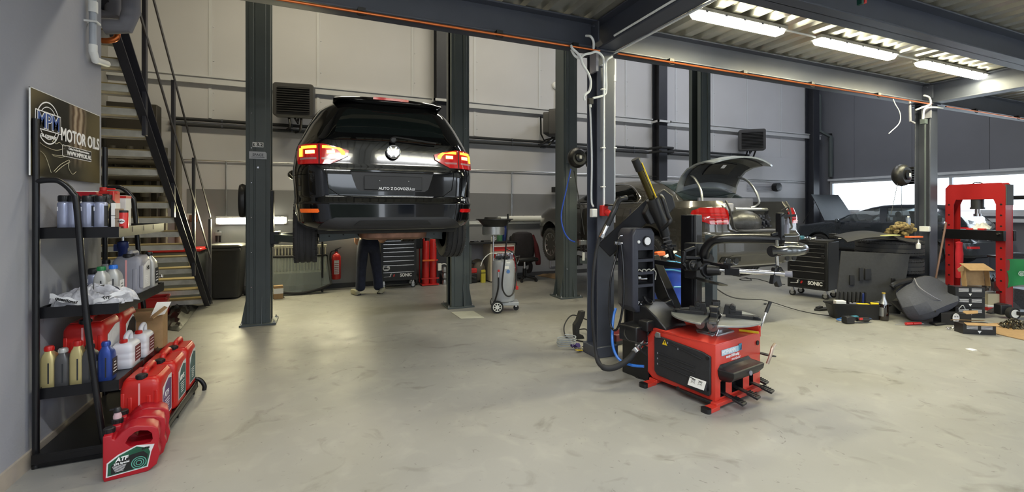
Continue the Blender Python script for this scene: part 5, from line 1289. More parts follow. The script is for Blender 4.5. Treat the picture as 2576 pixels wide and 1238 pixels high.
for z, y, w in ((.175, -.02, .20), (.19, -.05, .36), (.21, -.085, .42), (.25, -.115, .46), (.285, -.12, .47), (.292, -.11, .46), (.288, -.06, .46), (.30, -.02, .44), (.32, -.01, .40)): rg.append([(.26-w/2, 0, z), (.26-w/2+.02, y, z), (.26+w/2-.02, y, z), (.26+w/2, 0, z)])
m.loft(rg); m.build('bead_tray', BLACKP, tc, bevel=.012, segs=3)
m = MB(); m.cyl((.27, -.118, .25), (.27, -.126, .25), .018); m.build('tray_emblem', GREYPL, kid(tc, 'bead_tray'))
for i, (x, dx) in enumerate(((.11, .03), (.30, .04), (.50, .05), (.66, .04))):
    m = MB(); y0_ = 0 if i < 3 else .12; m.bar((x, y0_+.06, .10), (x+dx, y0_-.13, .055), .045, .012); m.bar((x+dx*.7, y0_-.07, .072), (x+dx, y0_-.15, .05), .07, .018)
    p_ = m.build('pedal', BLACKP, tc, bevel=.003); m = MB()
    for k in range(5): m.box((x+dx*(.7+.07*k), y0_-.075-.015*k, .083-.005*k), (.06, .006, .006))
    m.build('pedal_ridge', BLACKM, p_)
MB().box((W/2-.04, .0, .035), (W-.02, .06, .03)).build('base_rail', TCR, tc, bevel=.003); MB().box((W/2, D, .03), (W+.0, .08, .03)).build('base_rail', TCR, tc, bevel=.003)
for x, y in ((-.06, .0), (-.06, D), (W-.04, .02)):
    m = MB(); m.prism(rrect(.16, .07, .02), .0, .03, M=Matrix.Translation((x, y, 0))); m.build('foot', TCR, tc, bevel=.003)
    m = MB(); m.prism(rrect(.05, .074, .02), -.0, .034, M=Matrix.Translation((x-.06, y, 0))); m.build('foot_cap', BLACKP, tc)
m = MB(); m.bar((-.02, .30, .05), (-.02, .02, .045), .03, .02); m.cyl((-.03, .31, .055), (-.02, .31, .055), .016); m.build('lock_bar', BLACKP, tc, bevel=.003)
m = MB(); m.cyl((W-.05, -.006, .40), (W-.05, .0, .40), .02); m.build('front_hole', BTXT, tc)
# turntable
cx, cy = .33, .21; SILV = mat('scuffed_silver_plate', RGB(172, 175, 174), .35, .75, .15, 9, .05, 30)
m = MB(); m.box((cx, cy, HT+.015), (.24, .20, .02)); m.box((cx, cy, HT+.01), (.30, .14, .02)); m.cyl((cx, cy, HT), (cx, cy, .60), .06); m.build('turntable_base', ALU, tc, bevel=.006)
for s in (-1, 1):
    m = MB(); m.cyl((cx-.13, cy+s*.055, HT+.085), (cx+.16, cy+s*.055, HT+.085), .045, n=22); m.cyl((cx-.15, cy+s*.055, HT+.085), (cx-.12, cy+s*.055, HT+.085), .02); m.build('air_cylinder', ALU, tc)
m = MB()
for i in range(10): m.cyl((cx-.15+.02*(i % 5), cy-.1+.012*i, HT+.02+.008*(i % 4)), (cx-.10+.02*(i % 3), cy-.09+.01*i, HT+.06), .006, n=8)
m.build('linkage', CHROME, tc)
for q in range(2):
    m = MB(); a0 = math.radians(25+180*q); pts = [(cx+.045*math.cos(a0+PI/2), cy+.045*math.sin(a0+PI/2))]
    for k in range(17): a = a0+math.radians(10+160*k/16); pts.append((cx+.345*math.cos(a), cy+.345*math.sin(a)))
    m.prism(pts, .605, .619); m.build('turntable_plate', SILV, tc, bevel=.002)
for q in range(4):
    a = math.radians(25+90*q+4); R_ = Matrix.Translation((cx, cy, .62)) @ Matrix.Rotation(a, 4, 'Z')
    m = MB(R_); m.box((.20, 0, .012), (.24, .06, .03)); m.box((.15, 0, .04), (.10, .05, .04)); m.box((.13, 0, .07), (.05, .06, .05)); m.cyl((.13, -.035, .085), (.13, .035, .085), .02); m.prism([(.27, .0), (.34, .0), (.33, .02), (.28, .03)], -.03, .03, 'y')
    m.prism([(.06, .02), (.12, .02), (.11, .10), (.075, .10)], -.025, .025, 'y')
    j = m.build('clamping_jaw', BLACKP, tc, bevel=.004)
m = MB(); m.cyl((cx, cy, .60), (cx, cy, .63), .05); m.build('turntable_hub', BLACKM, tc)
m = MB(); m.cyl((.50, .10, HT+.02), (.56, -.03, HT+.02), .01); m.build('pin', YEL, tc)
# lever and bead spoon at the right
m = MB(); m.tube([(W+.02, .05, .45), (W+.04, .02, .50), (W+.13, .0, .68)], .007, 8, smooth=False); m.build('lever', CHROME, tc)
MB().cyl((W+.10, .005, .63), (W+.15, -.005, .715), .014).build('lever_grip', BLACKP, tc)
m = MB(); m.tube([(.56, -.10, .26), (.585, -.11, .32), (.62, -.11, .38), (.66, -.11, .405)], .013, 8); m.build('tyre_spoon', mat('worn_steel', RGB(176, 160, 145), .4, .8, .1, 20), tc)
m = MB(); m.box((W+.05, -.02, .29), (.10, .12, .012), ry=.2); m.build('side_shelf', BLACKP, tc, bevel=.003)
m = MB(); m.box((W+.0, .18, .20), (.03, .30, .30)); m.build('bead_breaker_plate', GREYPL, tc, bevel=.005)
# rear housings and tilting column
m = MB()
rg = []
for y, zt, xw in ((D-.12, HT+.02, .28), (D-.02, HT+.10, .32), (D+.10, HT+.17, .34), (D+.24, HT+.18, .34)): rg.append([(.02, y, HT-.12 if y > D else HT), (.02, y, zt), (.02+xw*.5, y, zt+.02), (.02+xw, y, zt), (.02+xw, y, HT-.12 if y > D else HT)])
m.loft(rg); m.box((-.05, D+.16, .42), (.18, .2, .14)); m.box((-.02, D+.05, .50), (.10, .10, .09)); m.box((.2, D+.2, .22), (.40, .3, .44)); m.build('rear_housing', BLACKP, tc, bevel=.012)
q = lambda u, v, d: P(u, v, d)
m = MB()
a_ = q(1722, 790, 4.15); b_ = q(1660, 640, 4.45)
m.bar(q(1700, 800, 4.2), q(1636, 650, 4.5), .10, .16, (0, 1, 0)); m.bar(q(1690, 760, 4.2), q(1640, 780, 4.2), .12, .08); m.build('tilting_column', BLACKM, tc, world=True, bevel=.01)
m = MB(); m.bar(q(1520, 630, 4.5), q(1660, 500, 4.35), .09, .17, (0, 0, 1)); m.build('horizontal_arm', BLACKM, tc, world=True, bevel=.008)
hd = MB(); hd.M = Matrix.Identity(4)
c_ = q(1652, 520, 4.25)
m = MB(TM(q(1656, 522, 4.25), q(1690, 480, 4.25)-q(1620, 530, 4.25), (0, 0, 1))); m.prism([(-.17, -.08), (-.06, -.12), (.12, -.08), (.16, .02), (.13, .12), (.02, .12), (-.15, .04)], -.06, .06); hdp = m.build('head_housing', BLACKP, tc, world=True, bevel=.012)
T = TM(q(1634, 520, 4.25), (1, .2, .25), (0, 0, 1)); T = T @ Matrix.Translation((0, 0, .075)); tri_sign(rootmat(tc).inverted() @ T, tc, .05)
ax = [q(1598, 400, 4.05), q(1640, 500, 4.15), q(1668, 570, 4.2), q(1684, 625, 4.22)]
m = MB(); m.cyl(ax[0].lerp(ax[1], .12), ax[1], .030, n=24); m.build('tool_cylinder', mat('dark_bronze_tube', RGB(72, 64, 34), .25, .8), tc, world=True)
m = MB(); m.cyl(ax[0], ax[0].lerp(ax[1], .28), .038, n=24); m.build('cylinder_cap', BLACKP, tc, world=True)
m = MB(); m.cyl(ax[0].lerp(ax[1], .1)+Vector((.03, -.03, 0)), ax[1]+Vector((.03, -.03, 0)), .006, n=8); m.build('guide_rod', YEL, tc, world=True)
m = MB(); m.cyl(ax[1], ax[2], .055, n=24); m.cyl(ax[2], ax[2].lerp(ax[3], .4), .048, n=24); m.build('lower_cylinder', BLACKP, tc, world=True)
m = MB()
for k in range(5): p0 = ax[2].lerp(ax[3], .35+.16*k); m.cyl(p0, p0+(ax[3]-ax[2])*.09, .04-.006*(k % 2), n=18)
m.cyl(ax[3], ax[3]+(ax[3]-ax[2])*.5, .025, n=14); m.bar(q(1662, 622, 4.2), q(1700, 618, 4.2), .02, .02); m.bar(q(1668, 616, 4.2), q(1690, 628, 4.15), .05, .015); m.build('mounting_head', BLACKM, tc, world=True)
m = MB(); m.tube([q(1662, 492, 4.12), q(1668, 502, 4.06), q(1680, 540, 4.05), q(1686, 552, 4.05), q(1682, 562, 4.05), q(1665, 577, 4.12)], .018, 10); m.build('handle', BLACKP, tc, world=True)
# right-hand helper column, arms and rollers
m = MB(); top = q(1746, 540, 4.27); m.box((top.x, top.y, (.30+top.z)/2), (.09, .11, top.z-.30), RZ); m.build('helper_column', mat('dark_grey_metal_cover', RGB(66, 66, 68), .4, .1, .06, 12), tc, world=True, bevel=.006)
m = MB(); m.box((top.x-.055, top.y+.02, (.30+top.z)/2), (.05, .12, top.z-.31), RZ); m.build('column_rail', BLACKM, tc, world=True, bevel=.003)
t2 = q(1789, 560, 4.2); m = MB(); m.box((t2.x, t2.y, (.52+1.27)/2), (.075, .08, 1.27-.52), RZ); m.build('second_column', STEELG, tc, world=True, bevel=.005)
MB().box((t2.x, t2.y, .50), (.08, .06, .14), RZ).build('chrome_slide', CHROME, tc, world=True, bevel=.004)
m = MB(); m.box(q(1748, 655, 4.12), (.14, .12, .32), RZ)
for (u1, v1, u2, v2) in ((1722, 632, 1748, 622), (1722, 632, 1718, 662), (1718, 662, 1732, 675), (1724, 676, 1764, 676), (1724, 648, 1764, 648)): m.bar(q(u1, v1, 4.04), q(u2, v2, 4.04), .03, .03)
m.cyl(q(1726, 668, 4.1), q(1746, 668, 4.0), .05, n=20); m.build('carriage', BLACKP, tc, world=True, bevel=.006)
m = MB(); p0 = q(1743, 667, 3.98); m.cyl(p0, p0+Vector((0, -.02, 0)), .024, n=20); m.build('pivot_bolt', CHROME, tc, world=True)
m = MB(); m.tube([q(1776, 655, 4.05), q(1772, 640, 4.02), q(1776, 625, 4.0), q(1792, 607, 3.95), q(1815, 601, 3.9), q(1870, 600, 3.85), q(1920, 601, 3.8), q(1972, 603, 3.75)], .041, 16); m.build('press_arm', BLACKM, tc, world=True)
m = MB(); m.cyl(q(1776, 655, 4.05), q(1782, 650, 4.0), .05); m.build('arm_bracket', BLACKP, tc, world=True)
m = MB(); m.box(q(1962, 575, 3.75), (.05, .05, .26), RZ); m.bar(q(1940, 592, 3.76), q(1962, 585, 3.75), .03, .03); m.build('arm_upright', BLACKM, tc, world=True, bevel=.006)
m = MB(); m.box(q(1978, 570, 3.8), (.04, .03, .12), RZ); m.cyl(q(1972, 565, 3.76), q(1972, 550, 3.76), .006); m.cyl(q(1982, 565, 3.76), q(1982, 548, 3.76), .006); m.build('gauge_block', GREYPL, tc, world=True)
m = MB(); m.tube([q(1964, 545, 3.72), q(1978, 535, 3.7), q(1986, 527, 3.7), q(1980, 522, 3.72), q(1966, 530, 3.74)], .006, 6); m.bar(q(1968, 543, 3.74), q(2002, 542, 3.74), .012, .02); m.build('control_handle', BLACKP, tc, world=True)
m = MB(); m.tube([q(1948, 632, 3.62), q(1985, 631, 3.55), q(2012, 630, 3.6), q(2021, 627, 3.75), q(2012, 622, 3.86), q(1985, 620, 3.88), q(1962, 618, 3.85)], .041, 16, k=4); m.build('bead_roller', mat('dark_polished_steel', RGB(120, 122, 122), .22, .95, .06, 10), tc, world=True)
m = MB(); e0 = q(1948, 632, 3.62); m.cyl(e0, e0+Vector((-.03, -.005, 0)), .045, n=22); m.build('roller_cap', BLACKP, tc, world=True)
m = MB(); m.cyl(q(1954, 606, 3.72), q(1954, 625, 3.68), .014); m.cyl(q(1954, 640, 3.68), q(1956, 675, 3.70), .013); m.build('spindle', CHROME, tc, world=True)
m = MB(); m.cyl(q(1790, 678, 3.9), q(1986, 690, 3.62), .020, n=18); m.build('sliding_bar', CHROME, tc, world=True)
m = MB(); m.cyl(q(1776, 680, 3.95), q(1782, 680, 3.92), .062, n=22); m.cyl(q(1782, 680, 3.92), q(1812, 681, 3.86), .050, .038, n=22); m.build('centring_cone', BLACKP, tc, world=True)
m = MB(); m.bar(q(1824, 682, 3.85), q(1861, 684, 3.79), .07, .06); m.build('sleeve', BLACKM, tc, world=True, bevel=.004)
m = MB(); m.cyl(q(1975, 689, 3.64), q(1993, 690, 3.61), .026, n=18); m.build('end_cap', GREYPL, tc, world=True)
m = MB(); m.prism([(-.05, -.07), (-.02, .06), (.02, .07), (.03, .0), (.06, -.09), (.02, -.10), (-.01, -.05)], -.02, .02, 'y', M=Matrix.Translation(q(1950, 692, 3.68))); m.bar(q(1960, 670, 3.68), q(1972, 690, 3.64), .03, .012); m.build('pressing_tool', BLACKP, tc, world=True, bevel=.005)
m = MB(); m.bar(q(1771, 660, 4.0), q(1835, 672, 3.8), .03, .03); m.bar(q(1820, 664, 3.84), q(1843, 666, 3.8), .02, .02); m.build('link_rod', BLACKM, tc, world=True)
m = MB(); m.lathe([(0, 0), (.10, 0), (.14, .012), (.14, .018), (.10, .008), (0, .008)], n=28, M=Matrix.Rotation(.28, 4, 'Y')); dsc = m
dsc.v = [v+q(1786, 712, 3.95) for v in dsc.v]; dsc.build('tool_disc', mat('dark_steel_disc', RGB(60, 62, 62), .3, .8), tc, world=True)
m = MB(); m.cyl(q(1789, 700, 3.93), q(1787, 712, 3.93), .016); m.build('disc_stem', BLACKP, tc, world=True)
for (u1, v1, u2, v2) in ((1645, 658, 1722, 670),): MB().bar(q(u1, v1, 4.3), q(u2, v2, 4.05), .04, .04).build('rear_link', BLACKM, tc, world=True)
# inflator / storage tower
TB = mat('dark_blue_grey_plastic', RGB(50, 52, 62), .45, 0, .06, 12, .05, 70)
tw = q(1604, 676, 4.15); twz0 = q(1600, 778, 4.2).z; twz1 = q(1600, 573, 4.2).z
TW = Matrix.Translation((tw.x, tw.y, 0)) @ Matrix.Rotation(math.radians(2), 4, 'Z')
m = MB(TW); hw = .13; m.prism([(-hw, twz0+.06), (-hw+.05, twz0), (hw-.03, twz0), (hw, twz0+.06), (hw-.005, twz1-.05), (hw-.04, twz1), (-hw+.04, twz1), (-hw, twz1-.06)], -.09, .13, 'y')
o_ = m.build('storage_tower', TB, tc, world=True, bevel=.016, segs=3)
bake(o_)
hs = [(.0, .13)]
cs = []; ht = twz1-twz0
I = rootmat(tc).inverted()
for (a, c) in ((.09, .30), (.335, .45), (.485, .60), (.635, .74)):
    cm = MB(I @ TW); cm.box((.015, -.10, twz0+ht*(a+c)/2), (.17, .17, ht*(c-a))); cs.append(cm)
cut(o_, cs, [mat('black_recess_plastic', RGB(24, 24, 28), .5)])
m = MB(TW); m.prism([(.1+.0, 0)], 0, 0) if False else None
def disc(mb, M, r, t): mb.M = M; mb.lathe([(0, 0), (r, 0), (r, t), (0, t)], n=28)
G_ = TW @ TM((.025, -.092, twz1-.115), (1, 0, 0), (0, 0, 1))
m = MB(); disc(m, G_, .046, .012); m.build('gauge_bezel', BLACKP, tc, world=True); m = MB(); disc(m, G_ @ Matrix.Translation((0, 0, .012)), .035, .002); m.build('gauge_face', WTXT, tc, world=True)
m = MB(); disc(m, TW @ TM((-.07, -.092, twz1-.12), (1, 0, 0), (0, 0, 1)), .014, .01); m.build('button', WHITEP, tc, world=True)
m = MB(TW)
for a, x in ((.64, -.01), (.50, -.0), (.11, -.01)): m.box((x-.01, -.0, twz0+ht*a+.03), (.09, .02, .06))
m.build('tray_insert', TB, tc, world=True)
m = MB(TW); m.lathe([(.0, 0), (.034, 0), (.036, .03), (.028, .03), (.026, .006), (0, .006)], (.045, -.09, twz0+ht*.10), Matrix.Rotation(.5, 4, 'X')); m.bar((.0, -.08, twz0+ht*.19), (.03, -.09, twz0+ht*.12), .03, .015); m.build('protector_cup', BLACKP, tc, world=True)
m = MB(TW); m.cyl((-.06, -.06, twz0+ht*.40), (.05, -.05, twz0+ht*.39), .02); m.cyl((-.07, -.07, twz0+ht*.41), (-.04, -.07, twz0+ht*.41), .026); m.build('inflator_gun', CHROME, tc, world=True)
random.seed(5); m = MB(TW)
m.tube([(-.07+.014*k, -.095+.01*math.sin(k*2), twz0+ht*(.485)+.010*math.sin(k*1.7)+.012) for k in range(14)], .005, 5); m.tube([(.10, -.09, twz0+ht*.51), (.125, -.10, twz0+ht*.47), (.12, -.10, twz0+ht*.40), (.115, -.10, twz0+ht*.38)], .005, 5); m.build('cable_tie_bundle', mat('pale_wire', RGB(190, 190, 180), .4, .3), tc, world=True)
m = MB(TW)
for k in range(16): m.box((-.06+random.uniform(0, .05), -.06+random.uniform(-.03, .03), twz0+ht*.10+random.uniform(0, .02)), (.012, .006, .006), random.random()*3)
m.build('small_weights', CHROME, tc, world=True)
m = MB(); m.cyl(q(1548, 612, 4.15), q(1566, 612, 4.15), .012); m.box(q(1552, 612, 4.12), (.05, .02, .03)); m.tube([q(1556, 600, 4.1), q(1560, 594, 4.08), q(1566, 593, 4.08)], .006, 6); m.tube([q(1560, 610, 4.1), q(1564, 622, 4.08)], .008, 6); m.build('brass_fitting', CHROME, tc, world=True)
m = MB(); m.tube([q(1562, 615, 4.08), q(1567, 660, 4.05), q(1569, 740, 4.0), q(1562, 800, 3.98), q(1550, 830, 4.0), q(1537, 820, 4.05), q(1533, 770, 4.1), q(1537, 700, 4.15), q(1552, 640, 4.2), q(1556, 605, 4.15)], .010, 8); m.build('coiled_hose', BLACKM, tc, world=True)
# black compressed-air tank
tk = thing('air_tank', 'black compressed air tank standing behind the red machine cabinet', 'tank', tuple(FL(1606, 897)))
m = MB(); m.lathe([(.0, .03), (.08, .035), (.13, .07), (.145, .12), (.145, .50), (.13, .55), (.07, .58), (0, .585)], n=32); m.build('vessel', BLACKM, tk)
m = MB(); m.box((.0, 0, .59), (.04, .04, .04)); m.cyl((0, 0, .0), (0, 0, .04), .10); m.build('stand', BLACKP, tk)
m = MB(Matrix.Translation((-.07, -.13, .44))); m.box((0, 0, 0), (.06, .02, .16), rx=0, ry=.2); m.build('bracket', BLACKM, tk)
vp = q(1612, 866, 3.95)
m = MB(); m.cyl(vp, q(1600, 880, 3.9), .024, n=16); m.cyl(q(1615, 860, 3.95), q(1606, 872, 3.92), .034, n=12); m.cyl(q(1596, 876, 3.9), q(1604, 886, 3.88), .030)
for k in range(8): m.cyl(vp+Vector((random.uniform(-.04, .06), random.uniform(-.03, .03), random.uniform(-.02, .05))), vp+Vector((random.uniform(-.04, .06), random.uniform(-.03, .03), random.uniform(-.02, .05))), .008, n=8)
m.build('valve_cluster', CHROME, tk, world=True)
tag(MB().tube([q(1600, 882, 3.9), q(1580, 905, 3.85), q(1548, 924, 3.8), q(1520, 925, 3.8), q(1504, 908, 3.85), q(1497, 870, 3.9), q(1491, 800, 3.9), q(1491, 720, 3.95), q(1497, 650, 4.0), q(1510, 595, 4.05), q(1535, 545, 4.1), q(1552, 512, 4.15)], [.026, .026, .026, .02, .014, .014, .014, .014, .016, .016, .016], 10).build('air_hose', RUBBER), 'thick black hose looping from the tank valve up past the near column', 'hose')
m = MB(); m.cyl(q(1517, 590, 4.02), q(1528, 566, 4.03), .02); m.cyl(q(1513, 598, 4.02), q(1517, 590, 4.02), .024); tag(m.build('hose_coupling', CHROME), 'chrome coupling on the thick black hose', 'coupling')
m = MB(); m.tube([q(1528, 566, 4.0), q(1545, 530, 4.0), q(1556, 505, 4.05), q(1575, 498, 4.1)], .026, 10); m.box(q(1564, 498, 4.08), (.08, .05, .03)); tag(m.build('inflator_valve', BLACKP), 'black inflation nozzle beside the arm of the red machine', 'nozzle')
tag(MB().tube([q(1549, 776, 4.2), q(1543, 800, 4.15), q(1540, 850, 4.05), q(1546, 885, 4.0), q(1562, 908, 3.95), q(1590, 919, 3.9), q(1620, 922, 3.85)], .012, 8).build('blue_air_hose', BLUEPL), 'bright blue hose from the storage tower down to the floor', 'hose')
m = MB(); m.tube([q(1574, 822, 4.0), q(1571, 840, 3.9), q(1580, 856, 3.85), q(1600, 862, 3.8), q(1622, 870, 3.75)], .006, 6); m.tube([q(1628, 866, 3.75), q(1612, 868, 3.72), q(1612, 880, 3.72), q(1628, 893, 3.75)], .008, 6); tag(m.build('thin_hose', BLACKP), 'thin cables in front of the black air tank', 'cable')
o = thing('water_trap', 'small grey plastic water trap on the floor below the air tank', 'filter', tuple(FL(1592, 925)))
MB().lathe([(0, .0), (.03, .0), (.04, .02), (.04, .07), (.02, .08), (0, .08)]).build('bowl', GREYPL, o); MB().cyl((.03, 0, .05), (.09, 0, .06), .01).build('stem', CHROME, o)
c = FL(1626, 948); tag(MB().box((c.x, c.y, .075), (.03, .05, .15)).build('socket_box', WHITEP, bevel=.004), 'pale grey electrical box at the rear foot of the red machine', 'electrical box')
# ---------------------------------------------------------------- blue drum with hose
dr = thing('plastic_drum', 'blue plastic drum standing behind the tyre changer', 'drum', tuple(P(1684, 828, 5.5).xy)+(0,)); dr.scale = (.92, .92, 1.03)
m = MB(); m.lathe([(.0, 0), (.19, 0), (.20, .02), (.212, .10), (.212, .62), (.205, .72), (.20, .76), (.205, .78), (.205, .80), (.18, .81), (0, .81)], n=36); m.build('drum_body', mat('blue_drum_plastic', RGB(46, 82, 190), .38, 0, .08, 5, .06, 30), dr)
m = MB(); m.lathe([(.215, .79), (.22, .80), (.22, .84), (.20, .86), (0, .86)], n=36); m.build('lid', BLACKP, dr)
m = MB(); zc = .70
m.tube([(.225*math.cos(a), .225*math.sin(a), zc+.04*math.sin(a*2)+.008*k) for k, a in enumerate([2*PI*i/12 for i in range(26)])], .010, 7, k=3); m.tube([(-.1, -.22, .90), (.05, -.23, .80), (.21, -.08, .86), (.1, -.2, .62), (-.12, -.2, .6)], .010, 7); tag(m.build('blue_hose', mat('pale_blue_hose', RGB(80, 160, 210), .35)), 'pale blue hose coiled around the top of the blue drum', 'hose').location = dr.location
o = thing('work_glove_pile', 'orange handled tools and white rag lying on the lid of the blue drum', 'tools', tuple(P(1672, 643, 5.4)))
MB().bar((-.14, 0, .02), (-.02, 0, .03), .08, .05).build('tool_handle', mat('orange_plastic', RGB(230, 110, 50), .4), o, bevel=.01); MB().bar((-.05, -.06, -.01), (.12, -.05, .05), .05, .014).build('file_blade', PAPER, o)
# ---------------------------------------------------------------- stuff on the floor left of the near column
o = thing('broken_bumper_bracket', 'black plastic bracket part lying on the floor behind the near column', 'car part', tuple(FL(1455, 852)))
m = MB(); m.prism([(-.05, 0), (.07, 0), (.05, .04), (.0, .06), (.0, .12), (.07, .26), (.08, .32), (.02, .32), (-.02, .22), (-.06, .17), (-.06, .10)], -.03, .04, 'y'); m.build('bracket_body', RUBBER, o, bevel=.008)
tag(MB().tube([FL(1476, 820)+Vector((0, 0, .08)), FL(1440, 812)+Vector((0, 0, .1)), FL(1420, 830)+Vector((0, 0, .06)), FL(1424, 850)+Vector((0, 0, .01)), FL(1450, 858)+Vector((0, 0, .01)), FL(1478, 860)+Vector((0, 0, .01)), FL(1476, 840)+Vector((0, 0, .05)), FL(1450, 836)+Vector((0, 0, .03))], .008, 8).build('black_cable', RUBBER), 'dark blue-black cable looping out behind the near column', 'cable')
c = FL(1425, 872); m = MB()
m.tube([(c.x+(.10+.006*(i % 3))*math.cos(2*PI*i/14), c.y+(.085)*math.sin(2*PI*i/14), .012+.0016*i) for i in range(60)], .006, 6, k=2); tag(m.build('coiled_cable', mat('grey_cable', RGB(150, 156, 160), .45)), 'coil of grey cable on the floor left of the near column', 'cable')
o = thing('key_tags', 'loose bolts, purple strap and a yellow tag on the floor by the column foot', 'small parts', tuple(FL(1462, 880)))
random.seed(21)
m = MB()
for k in range(26): m.box((random.uniform(-.10, .10), random.uniform(-.06, .06), random.uniform(.004, .025)), (.03, .008, .008), random.random()*3)
m.build('bolts', CHROME, o); m = MB(); m.grid(lambda u, v: (-.10+.1*u, .01+.05*v, .04+.02*math.sin(6*u+3*v)), 5, 5); m.build('strap', mat('purple_strap', RGB(66, 50, 110), .6), o, solid=.004)
MB().box((-.06, -.06, .02), (.09, .04, .006), .4, ry=.2).build('yellow_tag', YEL, o); MB().box((.07, -.05, .02), (.05, .03, .03), .2).build('white_clip', WHITEP, o, bevel=.006)
o = thing('cable_cutter_case', 'dark red plastic case on the floor between the column and the air tank', 'case', tuple(FL(1556, 862)), .2)
MB().box((0, 0, .08), (.26, .16, .09)).build('upper_half', mat('maroon_plastic', RGB(96, 30, 34), .4), o, bevel=.015); MB().box((0, 0, .03), (.26, .16, .05)).build('lower_half', BLACKP, o, bevel=.01)
tag(MB().tube([FL(1555, 905)+Vector((0, 0, .005)), FL(1600, 950)+Vector((0, 0, .004)), FL(1632, 953)+Vector((0, 0, .004))], .005, 5).build('floor_cable', RUBBER), 'thin black cable on the floor leading to the red machine', 'cable')
# long black cable across the floor to the drill
tag(MB().tube([q(1795, 722, 4.4), P(1850, 750, 4.6), FL(1925, 772)+Vector((0, 0, .1)), FL(2000, 782)+Vector((0, 0, .02)), FL(2060, 792)+Vector((0, 0, .006)), FL(2125, 798)+Vector((0, 0, .006))], .006, 6).build('air_line', RUBBER), 'long black air line sweeping across the floor from the tyre changer', 'hose')
tag(MB().tube([FL(1840, 693)+Vector((0, 0, .006)), FL(1880, 700)+Vector((0, 0, .006)), FL(1890, 706)+Vector((0, 0, .006)), FL(1870, 706)+Vector((0, 0, .006)), FL(1862, 703)+Vector((0, 0, .006)), FL(1900, 702)+Vector((0, 0, .006)), FL(1940, 712)+Vector((0, 0, .006)), FL(1975, 717)+Vector((0, 0, .006))], .008, 5).build('floor_cable', RUBBER), 'thin looped cable on the floor under the raised grey saloon', 'cable')
# ================================================================ ALONG THE BACK WALL
def at_wall(u, v, off=0.0): return PY(u, v, YB-.006-off)
a = at_wall(545, 553); c = at_wall(722, 557); L = c.x-a.x
tube_lamp('lit tube lamp on the back wall, partly behind the left lift post', ((a.x+c.x)/2, YB-.055, 1.31), L, wall=True, power=34, col=(1, .90, .52))
a2 = at_wall(762, 558); tube_lamp('lit tube lamp on the back wall, hidden behind the wheel of the black van', (a2.x+.65, YB-.055, 1.31), 1.3, wall=True, power=28, col=(1, .90, .52))
a3 = at_wall(1274, 552); tube_lamp('unlit tube lamp on the back wall above the workbench', (a3.x+.65, YB-.055, 1.30), 1.3, wall=True, lit=False)
tube_lamp('unlit tube lamp on the back wall behind the tyre changer', (8.9, YB-.055, 1.32), 1.4, wall=True, lit=False)
tag(MB().box((at_wall(600, 547).x, YB-.11, 1.375), (.62, .2, .03)).build('lamp_shade_tray', WHITEP, bevel=.006), 'narrow white tray lying on top of the lit wall lamp', 'tray')
m = MB(); m.tube([(c.x+.02, YB-.05, 1.31), (a2.x, YB-.05, 1.31)], .010, 6, smooth=False); tag(m.build('lamp_conduit', WHITEP), 'white conduit between the two lit wall lamps', 'conduit')
m = MB()
for z in (1.20, 1.235): m.box(((at_wall(1176, 560).x+4.75)/2, YB-.02, z), (4.75-at_wall(1176, 560).x, .03, .02))
m.box(((at_wall(1176, 560).x+4.75)/2, YB-.012, 1.218), (4.75-at_wall(1176, 560).x, .012, .06)); tag(m.build('cable_trunking', WHITEP), 'white double cable trunking on the back wall above the workbench', 'trunking')
# unit heaters
HEA = mat('graphite_heater_casing', RGB(66, 66, 68), .5, 0, .06, 6)
def heater(label, c, rz, s=1.0):
    o = thing('unit_heater', label, 'heater', tuple(c), rz)
    m = MB(); m.prism(rrect(.66*s, .58*s, .05*s), -.04, .16, 'y'); m.prism(rrect(.56*s, .48*s, .05*s), .16, .30, 'y'); m.build('casing', HEA, o, bevel=.012)
    MB().box((0, -.042, 0), (.52*s, .006, .44*s)).build('grille_back', BLACKP, o)
    m = MB()
    for k in range(11): m.box((0, -.058, (-.20+.04*k)*s), (.53*s, .045, .006), rx=.45)
    lv = m.build('louvre', HEA, o); lv['kind'] = 'stuff'
    m = MB(); m.tube([(0, .1, -.30*s), (0, .35, -.34*s), (0, .42, -.2*s), (0, .43, .2*s)], .02, 6, smooth=False); m.tube([(-.1*s, .12, -.3*s), (-.12*s, .3, -.42*s), (-.2*s, .42, -.46*s)], .022, 8); m.tube([(.1*s, .12, -.3*s), (.05*s, .3, -.48*s), (-.05*s, .42, -.5*s)], .022, 8); m.build('bracket', BLACKM, o)
    return o
heater('large dark unit heater on the wall left of the black van', PY(739, 252, YB-.5), math.radians(-8))
heater('dark unit heater seen edge-on behind the lift post with the hose reel', PY(1402, 312, YB-.46)+Vector((.05, 0, 0)), math.radians(48))
heater('dark unit heater on the wall above the grey saloon', PY(1892, 352, YB-.46), math.radians(-42))
m = MB(); m.lathe([(0, -.02), (.075, -.02), (.085, 0), (.06, .03), (0, .04)], (at_wall(1397, 216).x, YB-.02, at_wall(1397, 216).z), Matrix.Rotation(PI/2, 4, 'X')); m.box((at_wall(1398, 250).x, YB-.02, at_wall(1398, 250).z), (.03, .02, .5)); tag(m.build('siren', WHITEP), 'round white alarm disc high on the back wall', 'alarm')
o = thing('wall_hose_reel', 'small black round reel on the back wall right of the grey saloon', 'hose reel', tuple(PY(1954, 471, YB-.10)))
m = MB(Matrix.Rotation(PI/2, 4, 'X')); m.lathe([(0, -.08), (.12, -.08), (.13, 0), (.12, .08), (.05, .09), (0, .09)]); m.build('drum', BLACKP, o); m = MB()
for k in range(5): m.box((-.62, .07, -.09+.04*k), (1.0, .012, .010))
m.build('wall_rail', GREYPL, o)
